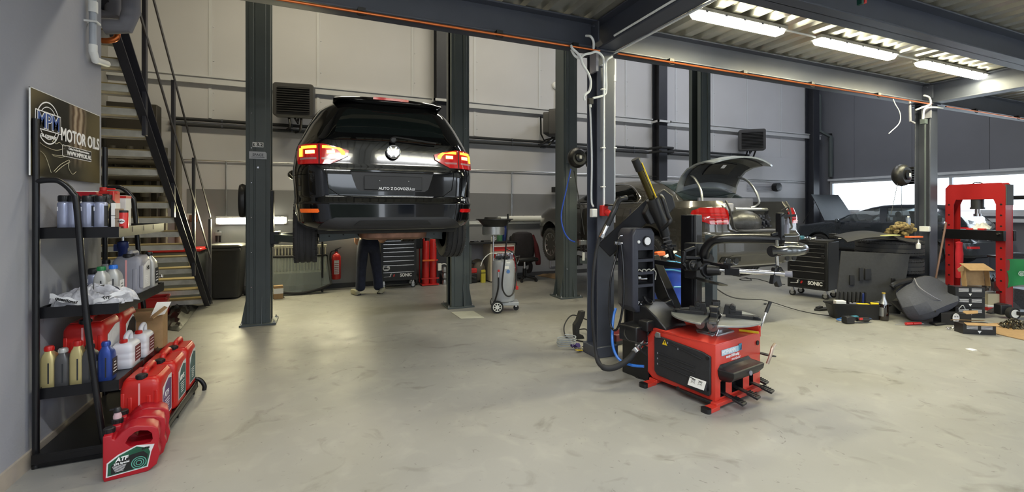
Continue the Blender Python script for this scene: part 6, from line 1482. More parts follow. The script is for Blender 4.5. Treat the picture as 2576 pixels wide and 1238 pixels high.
# grey paint detail: dark tv box, cabinet with red lid, bin
carton('speaker', 'small black box fixed to the back wall left of the hose reel post', tuple(PY(1402, 484, YB-.14)), (.22, .16, .12), BLACKP, .3, cat='speaker')
o = thing('parts_washer', 'grey cabinet with a red lid in the corner behind the stair rail', 'parts washer', (-2.15, 9.0, 0))
MB().box((0, 0, .42), (.62, .5, .80)).build('cabinet_body', mat('pale_grey_enamel', RGB(122, 126, 126), .5), o, bevel=.01); MB().box((0, -.02, .85), (.70, .55, .05)).build('lid', REDP, o, bevel=.015)
m = MB(); m.cyl((.22, -.26, .66), (.22, -.30, .66), .035); m.box((.22, -.27, .58), (.05, .04, .12)); m.build('valve', CHROME, o)
o = thing('wall_tap', 'dark red shut-off valve on the wall behind the stair rail', 'valve', tuple(at_wall(478, 545, .05)))
MB().box((0, 0, 0), (.09, .06, .10)).build('valve_box', PAPER, o, bevel=.005); MB().box((.06, -.05, -.03), (.12, .03, .12)).build('valve_body', RUST, o, bevel=.01)
o = thing('wheelie_bin', 'black wheelie bin standing against the back wall left of the lift post', 'bin', (PY(574, 745, 9.0).x, 9.0, 0), -.1)
BIN = mat('black_bin_plastic', RGB(44, 44, 44), .5, 0, .08, 8)
m = MB(); m.loft([[(x*k, y*k2, z) for x, y in sup(.50, .50, 9, 32)] for z, k, k2 in ((.03, .74, .72), (.06, .78, .76), (.80, .96, .94), (.84, 1.03, 1.0), (.87, 1.03, 1.0))]); m.build('bin_body', BIN, o, ang=50)
m = MB(); m.loft([[(x*k, y*k-.01, z) for x, y in sup(.53, .54, 9, 32)] for z, k in ((.87, 1.02), (.895, 1.03), (.915, .96), (.93, .8))]); m.box((0, -.27, .84), (.5, .05, .04)); m.build('lid', BIN, o, ang=50, bevel=.004)
for s in (-1, 1): MB().cyl((s*.20, .2, .08), (s*.25, .2, .08), .08).build('wheel', RUBBER, o)
# radiator, leaning windscreen, pole, clutter
rd = thing('radiator', 'white column radiator on the back wall below the lit lamp', 'radiator', (PY(690, 650, YB-.1).x, YB-.10, .34))
x0 = rd.location.x; x1 = PY(800, 650, YB-.1).x+.15; n_ = 17
m = MB()
for k in range(n_):
    x = (x1-x0)*(k+.5)/n_
    for y in (-.045, 0, .045): m.cyl((x, y, .03), (x, y, .47), .014, n=8)
    m.box((x, 0, .02), (.05, .12, .04)); m.box((x, 0, .485), (.05, .12, .05))
m.build('radiator_column', mat('cream_radiator_enamel', RGB(202, 198, 178), .35), rd, bevel=.006)['kind'] = 'stuff'
MB().tube([(-.02, 0, .48), (-.3, 0, .48), (-.3, .05, .44), (-.75, .06, .44)], .012, 6, smooth=False).build('feed_pipe', WHITEP, rd)
o = thing('windscreen', 'curved car windscreen with black rim leaning under the radiator', 'car glass', (PY(752, 735, 8.9).x-.0, 8.82, 0))
def ws(u, v, k=1.0):
    x = (u-.5)*2; return (x*.53*(1-.10*v)*k, .30*v+.10*x*x-.02, .035+.62*v*k-.12*(1-x*x)*(1-v)*0+.13*x*x*(1-v)*.9)
m = MB().grid(ws, 16, 8); m.build('glass_sheet', mat('reflective_windscreen_glass', (.75, .82, .80), .04, 0, 0, trans=.85), o, solid=.005)
rim = [ws(i/12, 0) for i in range(13)]+[ws(1, j/6) for j in range(1, 7)]+[ws(1-i/12, 1) for i in range(1, 13)]+[ws(0, 1-j/6) for j in range(1, 6)]
m = MB(); m.tube([Vector(p)+Vector((0, -.004, 0)) for p in rim], .022, 6, smooth=False, closed=False); m.build('black_rim', RUBBER, o)
o2 = carton('small_carton', 'small white and brown carton in front of the leaning windscreen', (PY(700, 700, 8.6).x, 8.6, 0), (.14, .10, .22), CARD, .2, (PAPER, .6, .4))
crumple('rubber_mat', 'black rubber pieces on the floor right of the left lift post base', 'mat', [FL(686, 752), FL(716, 750), FL(712, 742), FL(686, 743)], .03, RUBBER, 5, 3)
tag(MB().cyl((PY(811, 733, 8.95).x, 8.95, 0), (PY(811, 733, 8.95).x+.0, 8.98, .98), .018).build('pole', BLACKM), 'slim black pole standing by the wall right of the van wheel', 'pole')
m = MB()
for (u1, u2, v) in ((820, 900, 726), (760, 812, 736)): a_ = FL(u1, v); b_ = FL(u2, v-6); m.bar(a_+Vector((0, 0, .02)), b_+Vector((0, 0, .02)), .05, .03)
tag(m.build('trim_strip', RUBBER), 'black trim strips lying along the foot of the back wall', 'car part')
o = thing('fire_extinguisher', 'red fire extinguisher hanging on the back wall', 'fire extinguisher', tuple(PY(846, 702, YB-.12)))
m = MB(); m.lathe([(.0, 0), (.075, .0), (.082, .02), (.082, .42), (.06, .47), (.03, .49), (.025, .52), (0, .52)]); m.build('cylinder_body', REDP, o)
m = MB(); m.grid(lambda u, v: (.0832*math.sin(-.5+1.1*u), -.0832*math.cos(-.5+1.1*u), .10+.26*v), 8, 2); lb = m.build('label', WTXT, o)
m = MB()
for k in range(6): m.grid(lambda u, v: (.0838*math.sin(-.4+.9*u), -.0838*math.cos(-.4+.9*u), .12+.035*k+.012*v), 6, 1)
m.build('label_print', REDD, lb)
m = MB(); m.box((0, 0, .54), (.05, .04, .05)); m.bar((-.02, 0, .56), (.09, 0, .60), .02, .01); m.bar((.0, 0, .57), (.08, 0, .57), .02, .01); m.build('valve_lever', BLACKP, o)
MB().tube([(-.02, 0, .54), (-.09, -.02, .52), (-.11, -.02, .40), (-.11, -.02, .12), (-.09, -.02, .06)], .012, 8).build('hose', BLACKP, o); MB().box((0, .08, .3), (.05, .04, .5)).build('wall_bracket', BLACKM, o)
# ---------------------------------------------------------------- roller tool cabinets
def cabinet(label, loc, rz, w=.66, d=.45, h=.97, handles=None, group=None):
    o = thing('tool_cabinet', label, 'tool cabinet', loc, rz, 'black roller tool cabinets')
    CB = mat('black_cabinet_enamel', RGB(33, 34, 37), .35, 0, .05, 10)
    zb = .15
    m = MB(); m.box((w/2, d/2, (zb+h)/2), (w, d, h-zb)); m.build('carcass', CB, o, bevel=.01)
    m = MB(); m.box((w/2, d/2, h+.01), (w, d, .03)); m.build('top_tray', RUBBER, o, bevel=.008)
    zs_ = [.19, .33, .46, .545, .63, .715, .79, .86, .925]
    for i, (a, c) in enumerate(zip(zs_, zs_[1:])):
        dr_ = MB().box((w/2, -.006, (a+c)/2), (w-.09, .012, c-a-.012)).build('drawer', mat('black_drawer_front', RGB(22, 22, 25), .3, 0, .05, 10), o, bevel=.002)
        m = MB(); m.box((w/2, -.016, c-.014), (w-.10, .014, .009)); m.build('handle', CHROME, dr_)
    text('SONIC', .085, TM((w*.70, -.0135, .255), *FRONT), WTXT, o, bold=.003, sx=.86, world=False)
    text('S', .085, TM((w*.25, -.0135, .258), *FRONT), WTXT, o, bold=.001, shear=.5, world=False); text('8', .06, TM((w*.36, -.0135, .255), *FRONT), REDP, o, bold=.002, shear=.3, world=False)
    m = MB(); m.prism([(w*.08, .228), (w*.26, .236), (w*.26, .242), (w*.10, .236)], -.0145, -.0135, 'y'); m.build('logo_line', WTXT, o)
    for x in (.06, w-.06):
        for y in (.06, d-.06):
            m = MB(); m.prism([(-.03, 0), (.03, 0), (.015, .075), (-.0, .075)], -.022, .022, 'y', M=Matrix.Translation((x, y, .075))); cs_ = m.build('caster_fork', CHROME, o)
            MB().cyl((x-.0, y-.016, .05), (x, y+.016, .05), .05, n=24).build('caster_wheel', RUBBER, cs_); MB().cyl((x, y-.019, .05), (x, y+.019, .05), .028, n=18).build('caster_hub', ALU, cs_)
    return o
cA = FL(962, 724); k1 = cabinet('black roller tool cabinet beside the person, against the back wall', (cA.x-.06, 8.80, 0), math.radians(-2), w=.67, h=.99)
m = MB(Matrix.Translation((.105, -.0145, .40))); m.prism(rrect(.13, .10, .045), 0, .001, 'y'); st_ = m.build('round_sticker', WTXT, k1)
m = MB(Matrix.Translation((.105, -.016, .40))); m.prism([(-.045, -.02), (.045, -.02), (.045, -.005), (.02, -.002), (.0, .012), (-.03, .012), (-.045, .0)], 0, .001, 'y'); m.box((-.01, 0, .028), (.05, .001, .012)); m.build('sticker_drawing', BTXT, st_)
m = MB(); m.tube([(.66, .1, .93), (.80, .1, .93), (.80, .1, .75), (.66, .1, .75)], .012, 6, smooth=False); m.box((.72, .2, .86), (.12, .3, .2)); m.build('side_bin', BLACKM, k1)
cam2w = WP(4.86, 8.0, 0)
k2 = cabinet('black roller tool cabinet beside the far tyre stack, with tools on top', (cam2w.x, cam2w.y, 0), math.radians(-77.8), w=.63, d=.45, h=.965)
m = MB()
for z, hh in ((.90, 1), (.72, 1)): m.box((.56, -.03, z), (.04, .03, .04))
m.build('lock_catch', BLACKP, k2, bevel=.003)
o = thing('hand_tools', 'teal and silver air tools lying on the far black tool cabinet', 'tools', tuple(P(2030, 600, 7.75)))
ZT = .99; o.location.z = ZT; MATS[o.name] = Matrix.Translation(o.location)
for nm, c_, d_, mt in (('impact_wrench', (-.14, 0, .04), (.12, .06, .06), mat('teal_tool_plastic', RGB(60, 120, 140), .4)), ('ratchet', (0, .02, .03), (.16, .04, .04), CHROME), ('socket_rail', (.12, -.03, .02), (.12, .04, .02), PAPER)): MB().box(c_, d_, .3).build(nm, mt, o, bevel=.012)
for x in (-.22, .06, .19): MB().cyl((x, -.02, 0), (x, -.02, .05), .018).build('socket', CHROME, o)
o = thing('battery_charger', 'black power tool and charger on the right end of the far tool cabinet', 'tool', tuple(P(2108, 597, 7.7))); o.location.z = ZT; MATS[o.name] = Matrix.Translation(o.location)
m = MB(); m.box((0, 0, .05), (.34, .10, .05)); m.box((-.12, 0, .07), (.08, .12, .09)); m.build('tool_body', BLACKP, o, bevel=.012); MB().box((.02, -.055, .03), (.2, .004, .012)).build('stripe', PAPER, o)
# ---------------------------------------------------------------- gas bottles on trolley
gt = thing('welding_gas_trolley', 'red welding gas trolley with two red bottles behind the van wheel', 'gas trolley', tuple(PY(1078, 718, 9.0).xy)+(0,))
for x in (-.06, .09): MB().lathe([(0, .03), (.068, .03), (.07, .05), (.07, .86), (.05, .93), (.02, .96), (.02, 1.02), (0, 1.02)], (x, 0, 0)).build('gas_bottle', REDP, gt)
m = MB(); m.tube([(-.16, .1, .05), (-.16, .1, .98), (.19, .1, .98), (.19, .1, .05)], .013, 8, smooth=False); m.box((.015, .0, .02), (.34, .26, .02)); m.bar((-.16, -.09, .14), (.19, -.09, .14), .02, .02); m.bar((-.14, -.08, .5), (.17, -.08, .5), .02, .03); m.build('trolley_frame', REDP, gt)
for s in (-.24, .27): MB().cyl((s-.02, .08, .11), (s+.02, .08, .11), .11, n=24).build('wheel', RUBBER, gt)
m = MB(); m.box((-.02, -.10, .50), (.24, .02, .03)); m.build('strap', mat('orange_strap', RGB(230, 110, 40), .5), gt)
MB().box((.20, -.1, .36), (.07, .05, .14)).build('tag', PAPER, gt, bevel=.004)
m = MB()
for x in (-.06, .09): m.box((x, -.03, 1.03), (.05, .08, .04))
m.build('regulator', CHROME, gt); MB().tube([(.2, -.1, .4), (.3, -.12, .42), (.38, -.12, .36)], .012, 6).build('hose', WHITEP, gt)
o = thing('spray_can_stack', 'dented silver canister on the floor beside the second lift post', 'canister', tuple(FL(1118, 716)))
for z in (0, .13, .25): MB().lathe([(0, 0), (.04, 0), (.05, .05), (.035, .10), (0, .12)], (0, 0, z)).build('bulge', ALU, o)
# ---------------------------------------------------------------- workbench
wb = thing('workbench', 'dark topped workbench against the back wall behind the grey oil drainer', 'workbench', (PY(1176, 612, 8.9).x, 8.75, 0)); bw = PY(1298, 612, 8.8).x-wb.location.x
MB().box((bw/2, .28, .82), (bw, .56, .04)).build('worktop', BLACKP, wb, bevel=.004)
MB().box((bw/2-.25, .5, .60), (bw-.5, .03, .36)).build('back_panel', GREYPL, wb)
m = MB(); m.box((.03, .05, .40), (.04, .04, .8)); m.build('leg', STEELG, wb); m = MB(); m.box((.03, .5, .40), (.04, .04, .8)); m.build('leg', STEELG, wb)
dc = MB().box((bw-.30, .28, .41), (.56, .5, .78)).build('drawer_unit', mat('beige_enamel', RGB(206, 200, 184), .4), wb, bevel=.006)
for k in range(5):
    d_ = MB().box((bw-.30, .02, .70-.135*k), (.48, .02, .11)).build('drawer', REDP, wb, bevel=.003); MB().box((bw-.30, .0, .745-.135*k), (.46, .02, .02)).build('handle', PAPER, d_)
def onbench(u, dy=.2): return (PY(u, 600, 8.75+dy).x, 8.75+dy, .84)
o = thing('spray_bottle', 'green and clear bottle on the workbench behind the drainer mast', 'bottle', onbench(1257)); MB().lathe([(0, 0), (.06, 0), (.06, .16), (.05, .2), (.06, .26), (.02, .3), (0, .3)]).build('bottle_body', mat('green_translucent', RGB(70, 120, 90), .2), o)
o = thing('thermos_flask', 'dark blue flask on the workbench', 'flask', onbench(1268, .3)); MB().lathe([(0, 0), (.06, 0), (.06, .24), (.05, .28), (0, .28)]).build('flask_body', BLUE, o); MB().lathe([(.05, .28), (.055, .29), (.055, .34), (0, .35)]).build('cap', BLUE, o)
o = thing('mug', 'white mug on the workbench', 'mug', onbench(1240, .1)); MB().lathe([(0, 0), (.04, 0), (.042, .10), (.036, .10), (.034, .01), (0, .01)]).build('cup', WHITEP, o); MB().tube([(.04, 0, .08), (.065, 0, .07), (.065, 0, .04), (.04, 0, .03)], .006, 6).build('handle', WHITEP, o)
o = thing('jar', 'small dark jar with white label at the right end of the workbench', 'jar', onbench(1287, .2)); MB().lathe([(0, 0), (.05, 0), (.05, .07), (.03, .10), (0, .10)]).build('jar_body', BLACKP, o); MB().box((0, -.052, .04), (.05, .003, .04)).build('label', PAPER, o)
o = thing('tool_clutter', 'small dark tools and clips scattered on the left of the workbench', 'tools', onbench(1196, .15)); random.seed(4)
for k in range(12): MB().box((random.uniform(-.16, .16), random.uniform(-.08, .1), .015), (random.uniform(.03, .12), .03, .03), random.random()*3).build('tool', [BLACKP, CHROME, GREYPL][k % 3], o, bevel=.004)
o = thing('power_tool_case', 'red and black machine case on the floor under the workbench', 'case', (PY(1178, 690, 8.9).x+.05, 9.0, 0)); MB().box((0, 0, .10), (.26, .3, .2)).build('lower_half', BLACKP, o, bevel=.02); MB().box((0, 0, .25), (.26, .3, .10)).build('upper_half', REDP, o, bevel=.02)
o = thing('vacuum_cleaner', 'dark bag and vacuum cleaner on the floor under the workbench', 'vacuum cleaner', (PY(1205, 690, 8.9).x, 9.0, 0)); MB().sph((0, 0, .24), (.17, .16, .24), 18).build('cleaner_body', mat('dull_brown_grey', RGB(92, 86, 80), .7), o); MB().tube([(-.1, -.1, .4), (-.25, -.15, .42), (-.28, -.15, .2), (-.1, -.2, .1)], .025, 8).build('hose', RUBBER, o)
carton('yellow_box', 'yellow printed carton on the floor left of the grey oil drainer', (PY(1217, 690, 8.8).x, 8.85, .0), (.09, .07, .26), mat('yellow_carton', RGB(190, 180, 60), .6), 0, (BTXT, .78, .06))
# office chair with jackets
oc = thing('office_chair', 'dark office chair draped with jackets beside the workbench', 'chair', (PY(1322, 700, 8.7).x, 8.75, 0))
FAB = mat('black_jacket_fabric', RGB(38, 34, 38), .9, 0, .2, 8, .2, 30)
MB().cyl((0, 0, .06), (0, 0, .42), .025).build('gas_column', CHROME, oc); MB().cyl((0, 0, .06), (0, 0, .26), .04).build('column_cover', BLACKP, oc)
for k in range(5):
    a = 2*PI*k/5+.3; l = MB().bar((0, 0, .09), (.28*math.cos(a), .28*math.sin(a), .065), .04, .03).build('base_arm', BLACKP, oc); MB().cyl((.28*math.cos(a), .28*math.sin(a)-.02, .03), (.28*math.cos(a), .28*math.sin(a)+.02, .03), .03).build('caster', BLACKP, l)
MB().box((0, 0, .46), (.46, .46, .08)).build('seat', BLACKP, oc, bevel=.03); MB().box((0, .2, .76), (.42, .06, .44)).build('backrest', BLACKP, oc, bevel=.03)
jk = thing('jacket', 'black jacket with dark red sleeve hanging over the office chair', 'jacket', (oc.location.x, oc.location.y, 0))
random.seed(8)
m = MB(); rg = []
for z, w_, d_ in ((.30, .20, .10), (.38, .48, .22), (.55, .52, .26), (.75, .54, .24), (.92, .50, .22), (1.0, .40, .18), (1.03, .2, .1)): rg.append([(x*(1+.08*math.sin(9*i+z*20)), y+.12, z) for i, (x, y) in enumerate(sup(w_, d_, 2.6, 28))])
m.loft(rg); m.build('jacket_body', FAB, jk)
m = MB(); m.tube([(.22, .1, .95), (.29, .08, .75), (.33, .04, .5), (.32, .0, .32)], [.05, .06, .06, .05], 10); m.build('sleeve', mat('dark_red_fabric', RGB(84, 26, 34), .9), jk); MB().tube([(.05, .0, .42), (.12, -.04, .34), (.10, -.06, .22), (.04, -.06, .2)], .045, 10).build('sleeve', FAB, jk)
crumple('cardboard_sheet', 'flattened brown cardboard sheets on the floor left of the third lift post', 'cardboard', [FL(1352, 694), FL(1400, 703), FL(1420, 684), FL(1375, 684)], .06, CARD, 6, 9)
o = thing('wall_vent', 'pale framed vent low on the back wall under the front wheel of the saloon', 'vent', tuple(at_wall(1398, 660)));  MB().box((0, 0, 0), (.32, .03, .24)).build('frame', GREYPL, o, bevel=.004); MB().box((0, -.02, 0), (.26, .01, .18)).build('vent_panel', GRP, o)
# ---------------------------------------------------------------- oil drainer
od = thing('oil_drainer', 'grey wheeled waste oil drainer with silver collecting bowl', 'oil drainer', (2.50, 6.28, 0), math.radians(-18))
GT = mat('light_grey_tank_paint', RGB(168, 172, 178), .35, .1, .06, 6, coat=.3)
m = MB(); m.lathe([(0, .14), (.14, .14), (.165, .16), (.17, .20), (.17, .68), (.165, .73), (.14, .76), (.06, .78), (0, .78)], n=36); m.build('tank', GT, od)
MB().box((.02, 0, .12), (.40, .26, .05)).build('chassis', GT, od, bevel=.008)
for s in (-1, 1):
    w_ = MB().cyl((-.10, s*.18-.02, .09), (-.10, s*.18+.02, .09), .09, n=32).build('wheel', RUBBER, od); m = MB(); m.cyl((-.10, s*.18-.024, .09), (-.10, s*.18+.024, .09), .03)
    for k in range(8): a = PI*k/4; m.bar((-.10, s*.202, .09), (-.10+.058*math.cos(a), s*.202, .09+.058*math.sin(a)), .010, .008)
    m.tube([(-.10+.06*math.cos(2*PI*i/16), s*.202, .09+.06*math.sin(2*PI*i/16)) for i in range(17)], .006, 5, smooth=False); m.build('spoked_hub', WHITEP, w_)
m = MB(); m.cyl((.19, -.015, .04), (.19, .015, .04), .04); m.build('caster', RUBBER, od); MB().box((.19, 0, .08), (.03, .05, .05)).build('caster_fork', CHROME, od)
MB().cyl((-.15, 0, .3), (-.15, 0, 1.14), .014).build('mast', CHROME, od)
m = MB(); m.lathe([(0, 0), (.155, 0), (.165, .01), (.165, .12), (.15, .13), (0, .13)], (-.15, 0, 1.13), n=36); m.build('bowl', GALV, od)
m = MB(); m.lathe([(.12, 0), (.17, 0), (.25, .09), (.28, .095), (.28, .105), (.16, .105), (.15, .13), (0, .13)], (-.13, 0, 1.26), n=36); m.build('splash_pan', BLACKP, od)
MB().box((-.02, -.1, 1.385), (.14, .05, .03)).build('strainer_handle', WHITEP, od, bevel=.005)
m = MB()
for k in range(9): m.cyl((-.12+.03*k, -.08+.02*(k % 3), .77), (-.11+.03*k, -.08+.02*(k % 3), .84+.02*(k % 2)), .012, n=8)
m.bar((-.1, 0, .83), (.14, -.02, .85), .02, .02); m.build('valve_fittings', CHROME, od); MB().box((-.02, -.04, .80), (.2, .14, .04)).build('valve_block', BLACKM, od, bevel=.006)
MB().tube([(.06, -.12, 1.36), (.04, -.16, 1.1), (.0, -.18, .7), (-.03, -.19, .4), (.03, -.20, .26), (.12, -.18, .27), (.17, -.1, .40), (.20, -.02, .7), (.14, .0, .86), (.02, -.02, .93)], .011, 8).build('suction_hose', BLACKP, od)
MB().tube([(-.08, -.17, .55), (-.09, -.19, .35), (-.14, -.18, .16), (-.15, -.17, .1)], .012, 8).build('drain_hose', BLACKP, od); m = MB(); m.cyl((-.08, -.175, .52), (-.08, -.175, .60), .013); m.build('tap', CHROME, od); MB().cyl((-.08, -.175, .60), (-.08, -.175, .63), .016).build('red_knob', REDP, od)
MB().tube([(-.08, -.05, .85), (-.2, -.1, .86), (-.3, -.14, .78), (-.34, -.15, .68)], .006, 6).build('clear_hose', WHITEP, od); MB().tube([(.05, -.02, .92), (.14, 0, .86), (.19, 0, .6), (.19, -.02, .35)], .006, 6).build('red_hose', REDD, od)
MB().box((.2, -.03, .34), (.04, .05, .05)).build('red_valve', REDP, od, bevel=.006); m = MB(); m.tube([(.12, .1, .78), (.26, .1, .80), (.22, .06, .70), (.16, .05, .6)], .008, 6, smooth=False); m.build('push_handle', CHROME, od)
m = MB(TM((.06, -.1615, .60), (1, .34, 0), (0, 0, 1))); m.lathe([(0, 0), (.028, 0), (.028, .002), (0, .002)]); m.build('round_badge', mat('blue_badge', RGB(80, 120, 180), .4), od)
for (uu, dx) in ((1, .055),): MB(TM((.04, -.168, .66), (1, .25, 0), (0, 0, 1))).box((0, 0, 0), (.06, .04, .002)).build('label', PAPER, od)
MB().cyl((.06, -.12, 1.34), (.06, -.12, 1.44), .016).build('hose_end', BLACKP, od)
# paper on the floor
m = MB(); pts = [FL(1135, 786), FL(1160, 803), FL(1218, 800), FL(1190, 783)]
m.add([tuple(p+Vector((0, 0, .004))) for p in pts], [(0, 1, 2, 3)]); tag(m.build('absorbent_sheet', mat('pale_absorbent_sheet', RGB(196, 196, 184), .8), solid=.004), 'white absorbent sheet on the floor in front of the lift post', 'sheet')
# ---------------------------------------------------------------- person working under the van
JEAN = mat('dark_denim', RGB(38, 43, 64), .85, 0, .2, 14, .3, 60)
SKIN = mat('skin', RGB(196, 150, 124), .55, 0, .05, 10); SHIRT = mat('white_shirt', RGB(216, 218, 224), .8, 0, .04, 10, .2, 25)
def skin(name, pts, edges, m, parent, sub=2):
    me = bpy.data.meshes.new(name); me.from_pydata([p[:3] for p in pts], edges, []); o = bpy.data.objects.new(name, me); COL.objects.link(o)
    o.parent = parent
    o.modifiers.new('skin', 'SKIN'); 
    for i, p in enumerate(pts):
        r = p[3]; me.skin_vertices[0].data[i].radius = r if isinstance(r, tuple) else (r, r)
    me.skin_vertices[0].data[0].use_root = True
    s = o.modifiers.new('sub', 'SUBSURF'); s.levels = sub; s.render_levels = sub
    me.materials.append(m); bake(o)
    for p in o.data.polygons: p.use_smooth = True
    return o
fl_ = FL(910, 736); fr_ = FL(948, 737)
pe = thing('person', 'person in dark jeans, white shirt and pale shoes standing bent forward under the van', 'person', ((fl_.x+fr_.x)/2-.02, 8.50, 0))
# body: pelvis root, spine bent forward, head, arms, legs
body = [(0, 0, .95, (.15, .11)), (0, .08, 1.04, .13), (0, .25, 1.09, (.15, .11)), (0, .40, 1.08, (.16, .10)), (0, .50, 1.06, .055), (0, .58, 1.02, (.072, .085)), (0, .63, .97, (.065, .075)),
 (-.10, 0, .90, .088), (-.12, .01, .50, .056), (-.13, .02, .30, .054), (-.14, .0, .09, .036), (.10, 0, .90, .088), (.13, .01, .50, .056), (.16, .02, .30, .054), (.18, .0, .09, .036),
 (-.17, .40, 1.06, .055), (-.17, .50, .88, .043), (-.08, .62, .84, .030), (.17, .40, 1.06, .055), (.26, .26, .90, .043), (.32, .12, .97, .030)]
ed = [(0, 1), (1, 2), (2, 3), (3, 4), (4, 5), (5, 6), (0, 7), (7, 8), (8, 9), (9, 10), (0, 11), (11, 12), (12, 13), (13, 14), (3, 15), (15, 16), (16, 17), (3, 18), (18, 19), (19, 20)]
skin('body', body, ed, SKIN, pe)
J = [(0, 0, .93, (.165, .125)), (0, .05, 1.0, (.16, .12)), (-.095, 0, .84, .125), (-.11, .005, .62, .108), (-.12, .01, .48, .096), (-.13, .02, .28, .090), (-.14, .0, .035, .094), (.095, 0, .84, .125), (.12, .005, .62, .108), (.135, .01, .48, .096), (.16, .02, .28, .090), (.18, .0, .035, .094)]
skin('jeans', J, [(0, 1), (0, 2), (2, 3), (3, 4), (4, 5), (5, 6), (0, 7), (7, 8), (8, 9), (9, 10), (10, 11)], JEAN, pe)
S_ = [(0, .0, .965, (.178, .138)), (0, .10, 1.05, (.165, .13)), (0, .26, 1.10, (.175, .125)), (0, .40, 1.09, (.18, .11)), (-.17, .40, 1.06, .068), (-.17, .46, .95, .058), (.17, .40, 1.06, .068), (.22, .32, .97, .058)]
skin('shirt', S_, [(0, 1), (1, 2), (2, 3), (3, 4), (4, 5), (3, 6), (6, 7)], SHIRT, pe)
def hand(c, d, side, parent, name='hand'):
    c = Vector(c); d = Vector(d).normalized(); up = Vector((0, 0, 1)); s = d.cross(up).normalized(); n_ = s.cross(d); pts = [tuple(c)+(.026,), tuple(c+d*.045)+((.036, .018),), tuple(c+d*.08)+((.038, .016),)]
    e = [(0, 1), (1, 2)]
    for i, (o_, l) in enumerate(((-.027, .066), (-.009, .075), (.009, .07), (.027, .055))):
        b0 = len(pts); p1 = c+d*.088+s*o_; p2 = p1+d*l*.5-n_*.012; p3 = p2+d*l*.35-n_*.03
        pts += [tuple(p1)+(.0095,), tuple(p2)+(.009,), tuple(p3)+(.008,)]; e += [(2, b0), (b0, b0+1), (b0+1, b0+2)]
    b0 = len(pts); p1 = c+d*.035+s*side*.038; p2 = p1+d*.03+s*side*.02-n_*.012; pts += [tuple(p1)+(.012,), tuple(p2)+(.009,)]; e += [(1, b0), (b0, b0+1)]
    return skin(name, pts, e, SKIN, parent, 2)
hand((.325, .11, .975), (.3, -.5, .2), -1, pe, 'right_hand'); hand((-.075, .625, .838), (.3, .8, -.2), 1, pe, 'left_hand')
m = MB(); m.sph((0, .60, 1.045), (.085, .075, .07), 16); m.build('hair', mat('dark_hair', RGB(50, 40, 34), .8), pe)
m = MB()
for s in (-1, 1): m.sph((s*.03, .665, .955), .011, 10)
m.build('eyes', WTXT, pe); MB().sph((0, .69, .965), (.014, .02, .014), 10).build('nose', SKIN, pe); MB().box((0, .675, .925), (.045, .02, .008)).build('mouth', mat('lips', RGB(160, 90, 84), .5), pe, bevel=.003)
m = MB()
for s in (-1, 1): m.sph((s*.078, .59, .99), (.010, .02, .03), 10)
m.build('ears', SKIN, pe)
SHO = mat('pale_leather_shoe', RGB(168, 164, 140), .6)
for s in (-1, 1):
    m = MB(); m.loft([[(s*.205+x*k+s*.01*j, y*k2+.06, z) for x, y in sup(.105, .28, 2.8, 24)] for j, (z, k, k2) in enumerate(((.0, .96, .98), (.025, 1, 1), (.05, .95, .93), (.075, .75, .72), (.09, .6, .5)))], M=Matrix.Rotation(-s*.35, 4, 'Z') @ Matrix.Translation((0, 0, 0))); sh = m.build('shoe', SHO, pe)
    m = MB(); m.loft([[(s*.205+x, y+.06, z) for x, y in sup(.108, .285, 2.8, 24)] for z in (.0, .02)], M=Matrix.Rotation(-s*.35, 4, 'Z')); m.build('sole', RUBBER, sh)
MB().box((.36, .03, 1.0), (.03, .10, .06), .4).build('rag', YEL, pe, bevel=.01)
# ================================================================ RIGHT SIDE: TYRES, TRIM PARTS, PRESS
tyc = P(2234, 700, 7.05); tyc.z = 0
WT = .264
def stack_tyre(z, label, r=.42, dx=0):
    o = thing('tyre', label, 'tyre', (tyc.x+dx, tyc.y, z), 0, 'stack of four wide tyres')
    h = WT/2; pr = [(.24, h*.25), (.25, .0+.01), (r-.10, .004), (r-.03, .02), (r-.008, .045)]
    for g in (.25, .5, .75): pr += [(r, WT*g-.03), (r, WT*g-.007), (r-.01, WT*g-.006), (r-.01, WT*g+.006), (r, WT*g+.007), (r, WT*g+.03)]
    pr += [(r-.008, WT-.045), (r-.03, WT-.02), (r-.10, WT-.004), (.25, WT-.01), (.24, WT*.8), (.24, h*.25)]
    MB().lathe(pr, n=56).build('tyre_body', TYRE, o, ang=30)
    m = MB()
    for i in range(64):
        a = 2*PI*i/64
        for z_ in (.05, WT-.05): m.box(((r-.002)*math.cos(a), (r-.002)*math.sin(a), z_), (.008, .005, .05), a)
    m.build('tread_block', TYRE, o)['kind'] = 'stuff'
    return o
for k, lb in enumerate(('bottom tyre of the stack left of the far column', 'second tyre from the bottom of the stack by the far column', 'third tyre from the bottom of the stack by the far column', 'topmost tyre of the stack, under the draped rubber strip')): stack_tyre(WT*k, lb, dx=.01*(k % 2))
ZS = WT*4
c = P(2218, 600, 6.5)
m = MB(); a_ = P(2132, 602, 6.72); b_ = P(2302, 606, 6.6)
def stf(u, v):
    p = a_.lerp(b_, u); p = p+Vector((0, 0, .085*math.sin(PI*u))); return tuple(p+Vector((ST*.3*(v), CT*.3*(v), .0))+Vector((0, 0, .03*v-.05+.05*math.sin(PI*min(1, v*2)/2))))
m.grid(stf, 20, 5); tag(m.build('rubber_strip', RUBBER, solid=.02, bevel=.004), 'black rubber seal strip draped over the top tyre', 'car part')
CAMO = mat('patterned_work_cloth', RGB(122, 106, 68), .9, 0, .8, 26, .3, 30)
random.seed(15); cl = P(2272, 590, 6.85)
m = MB()
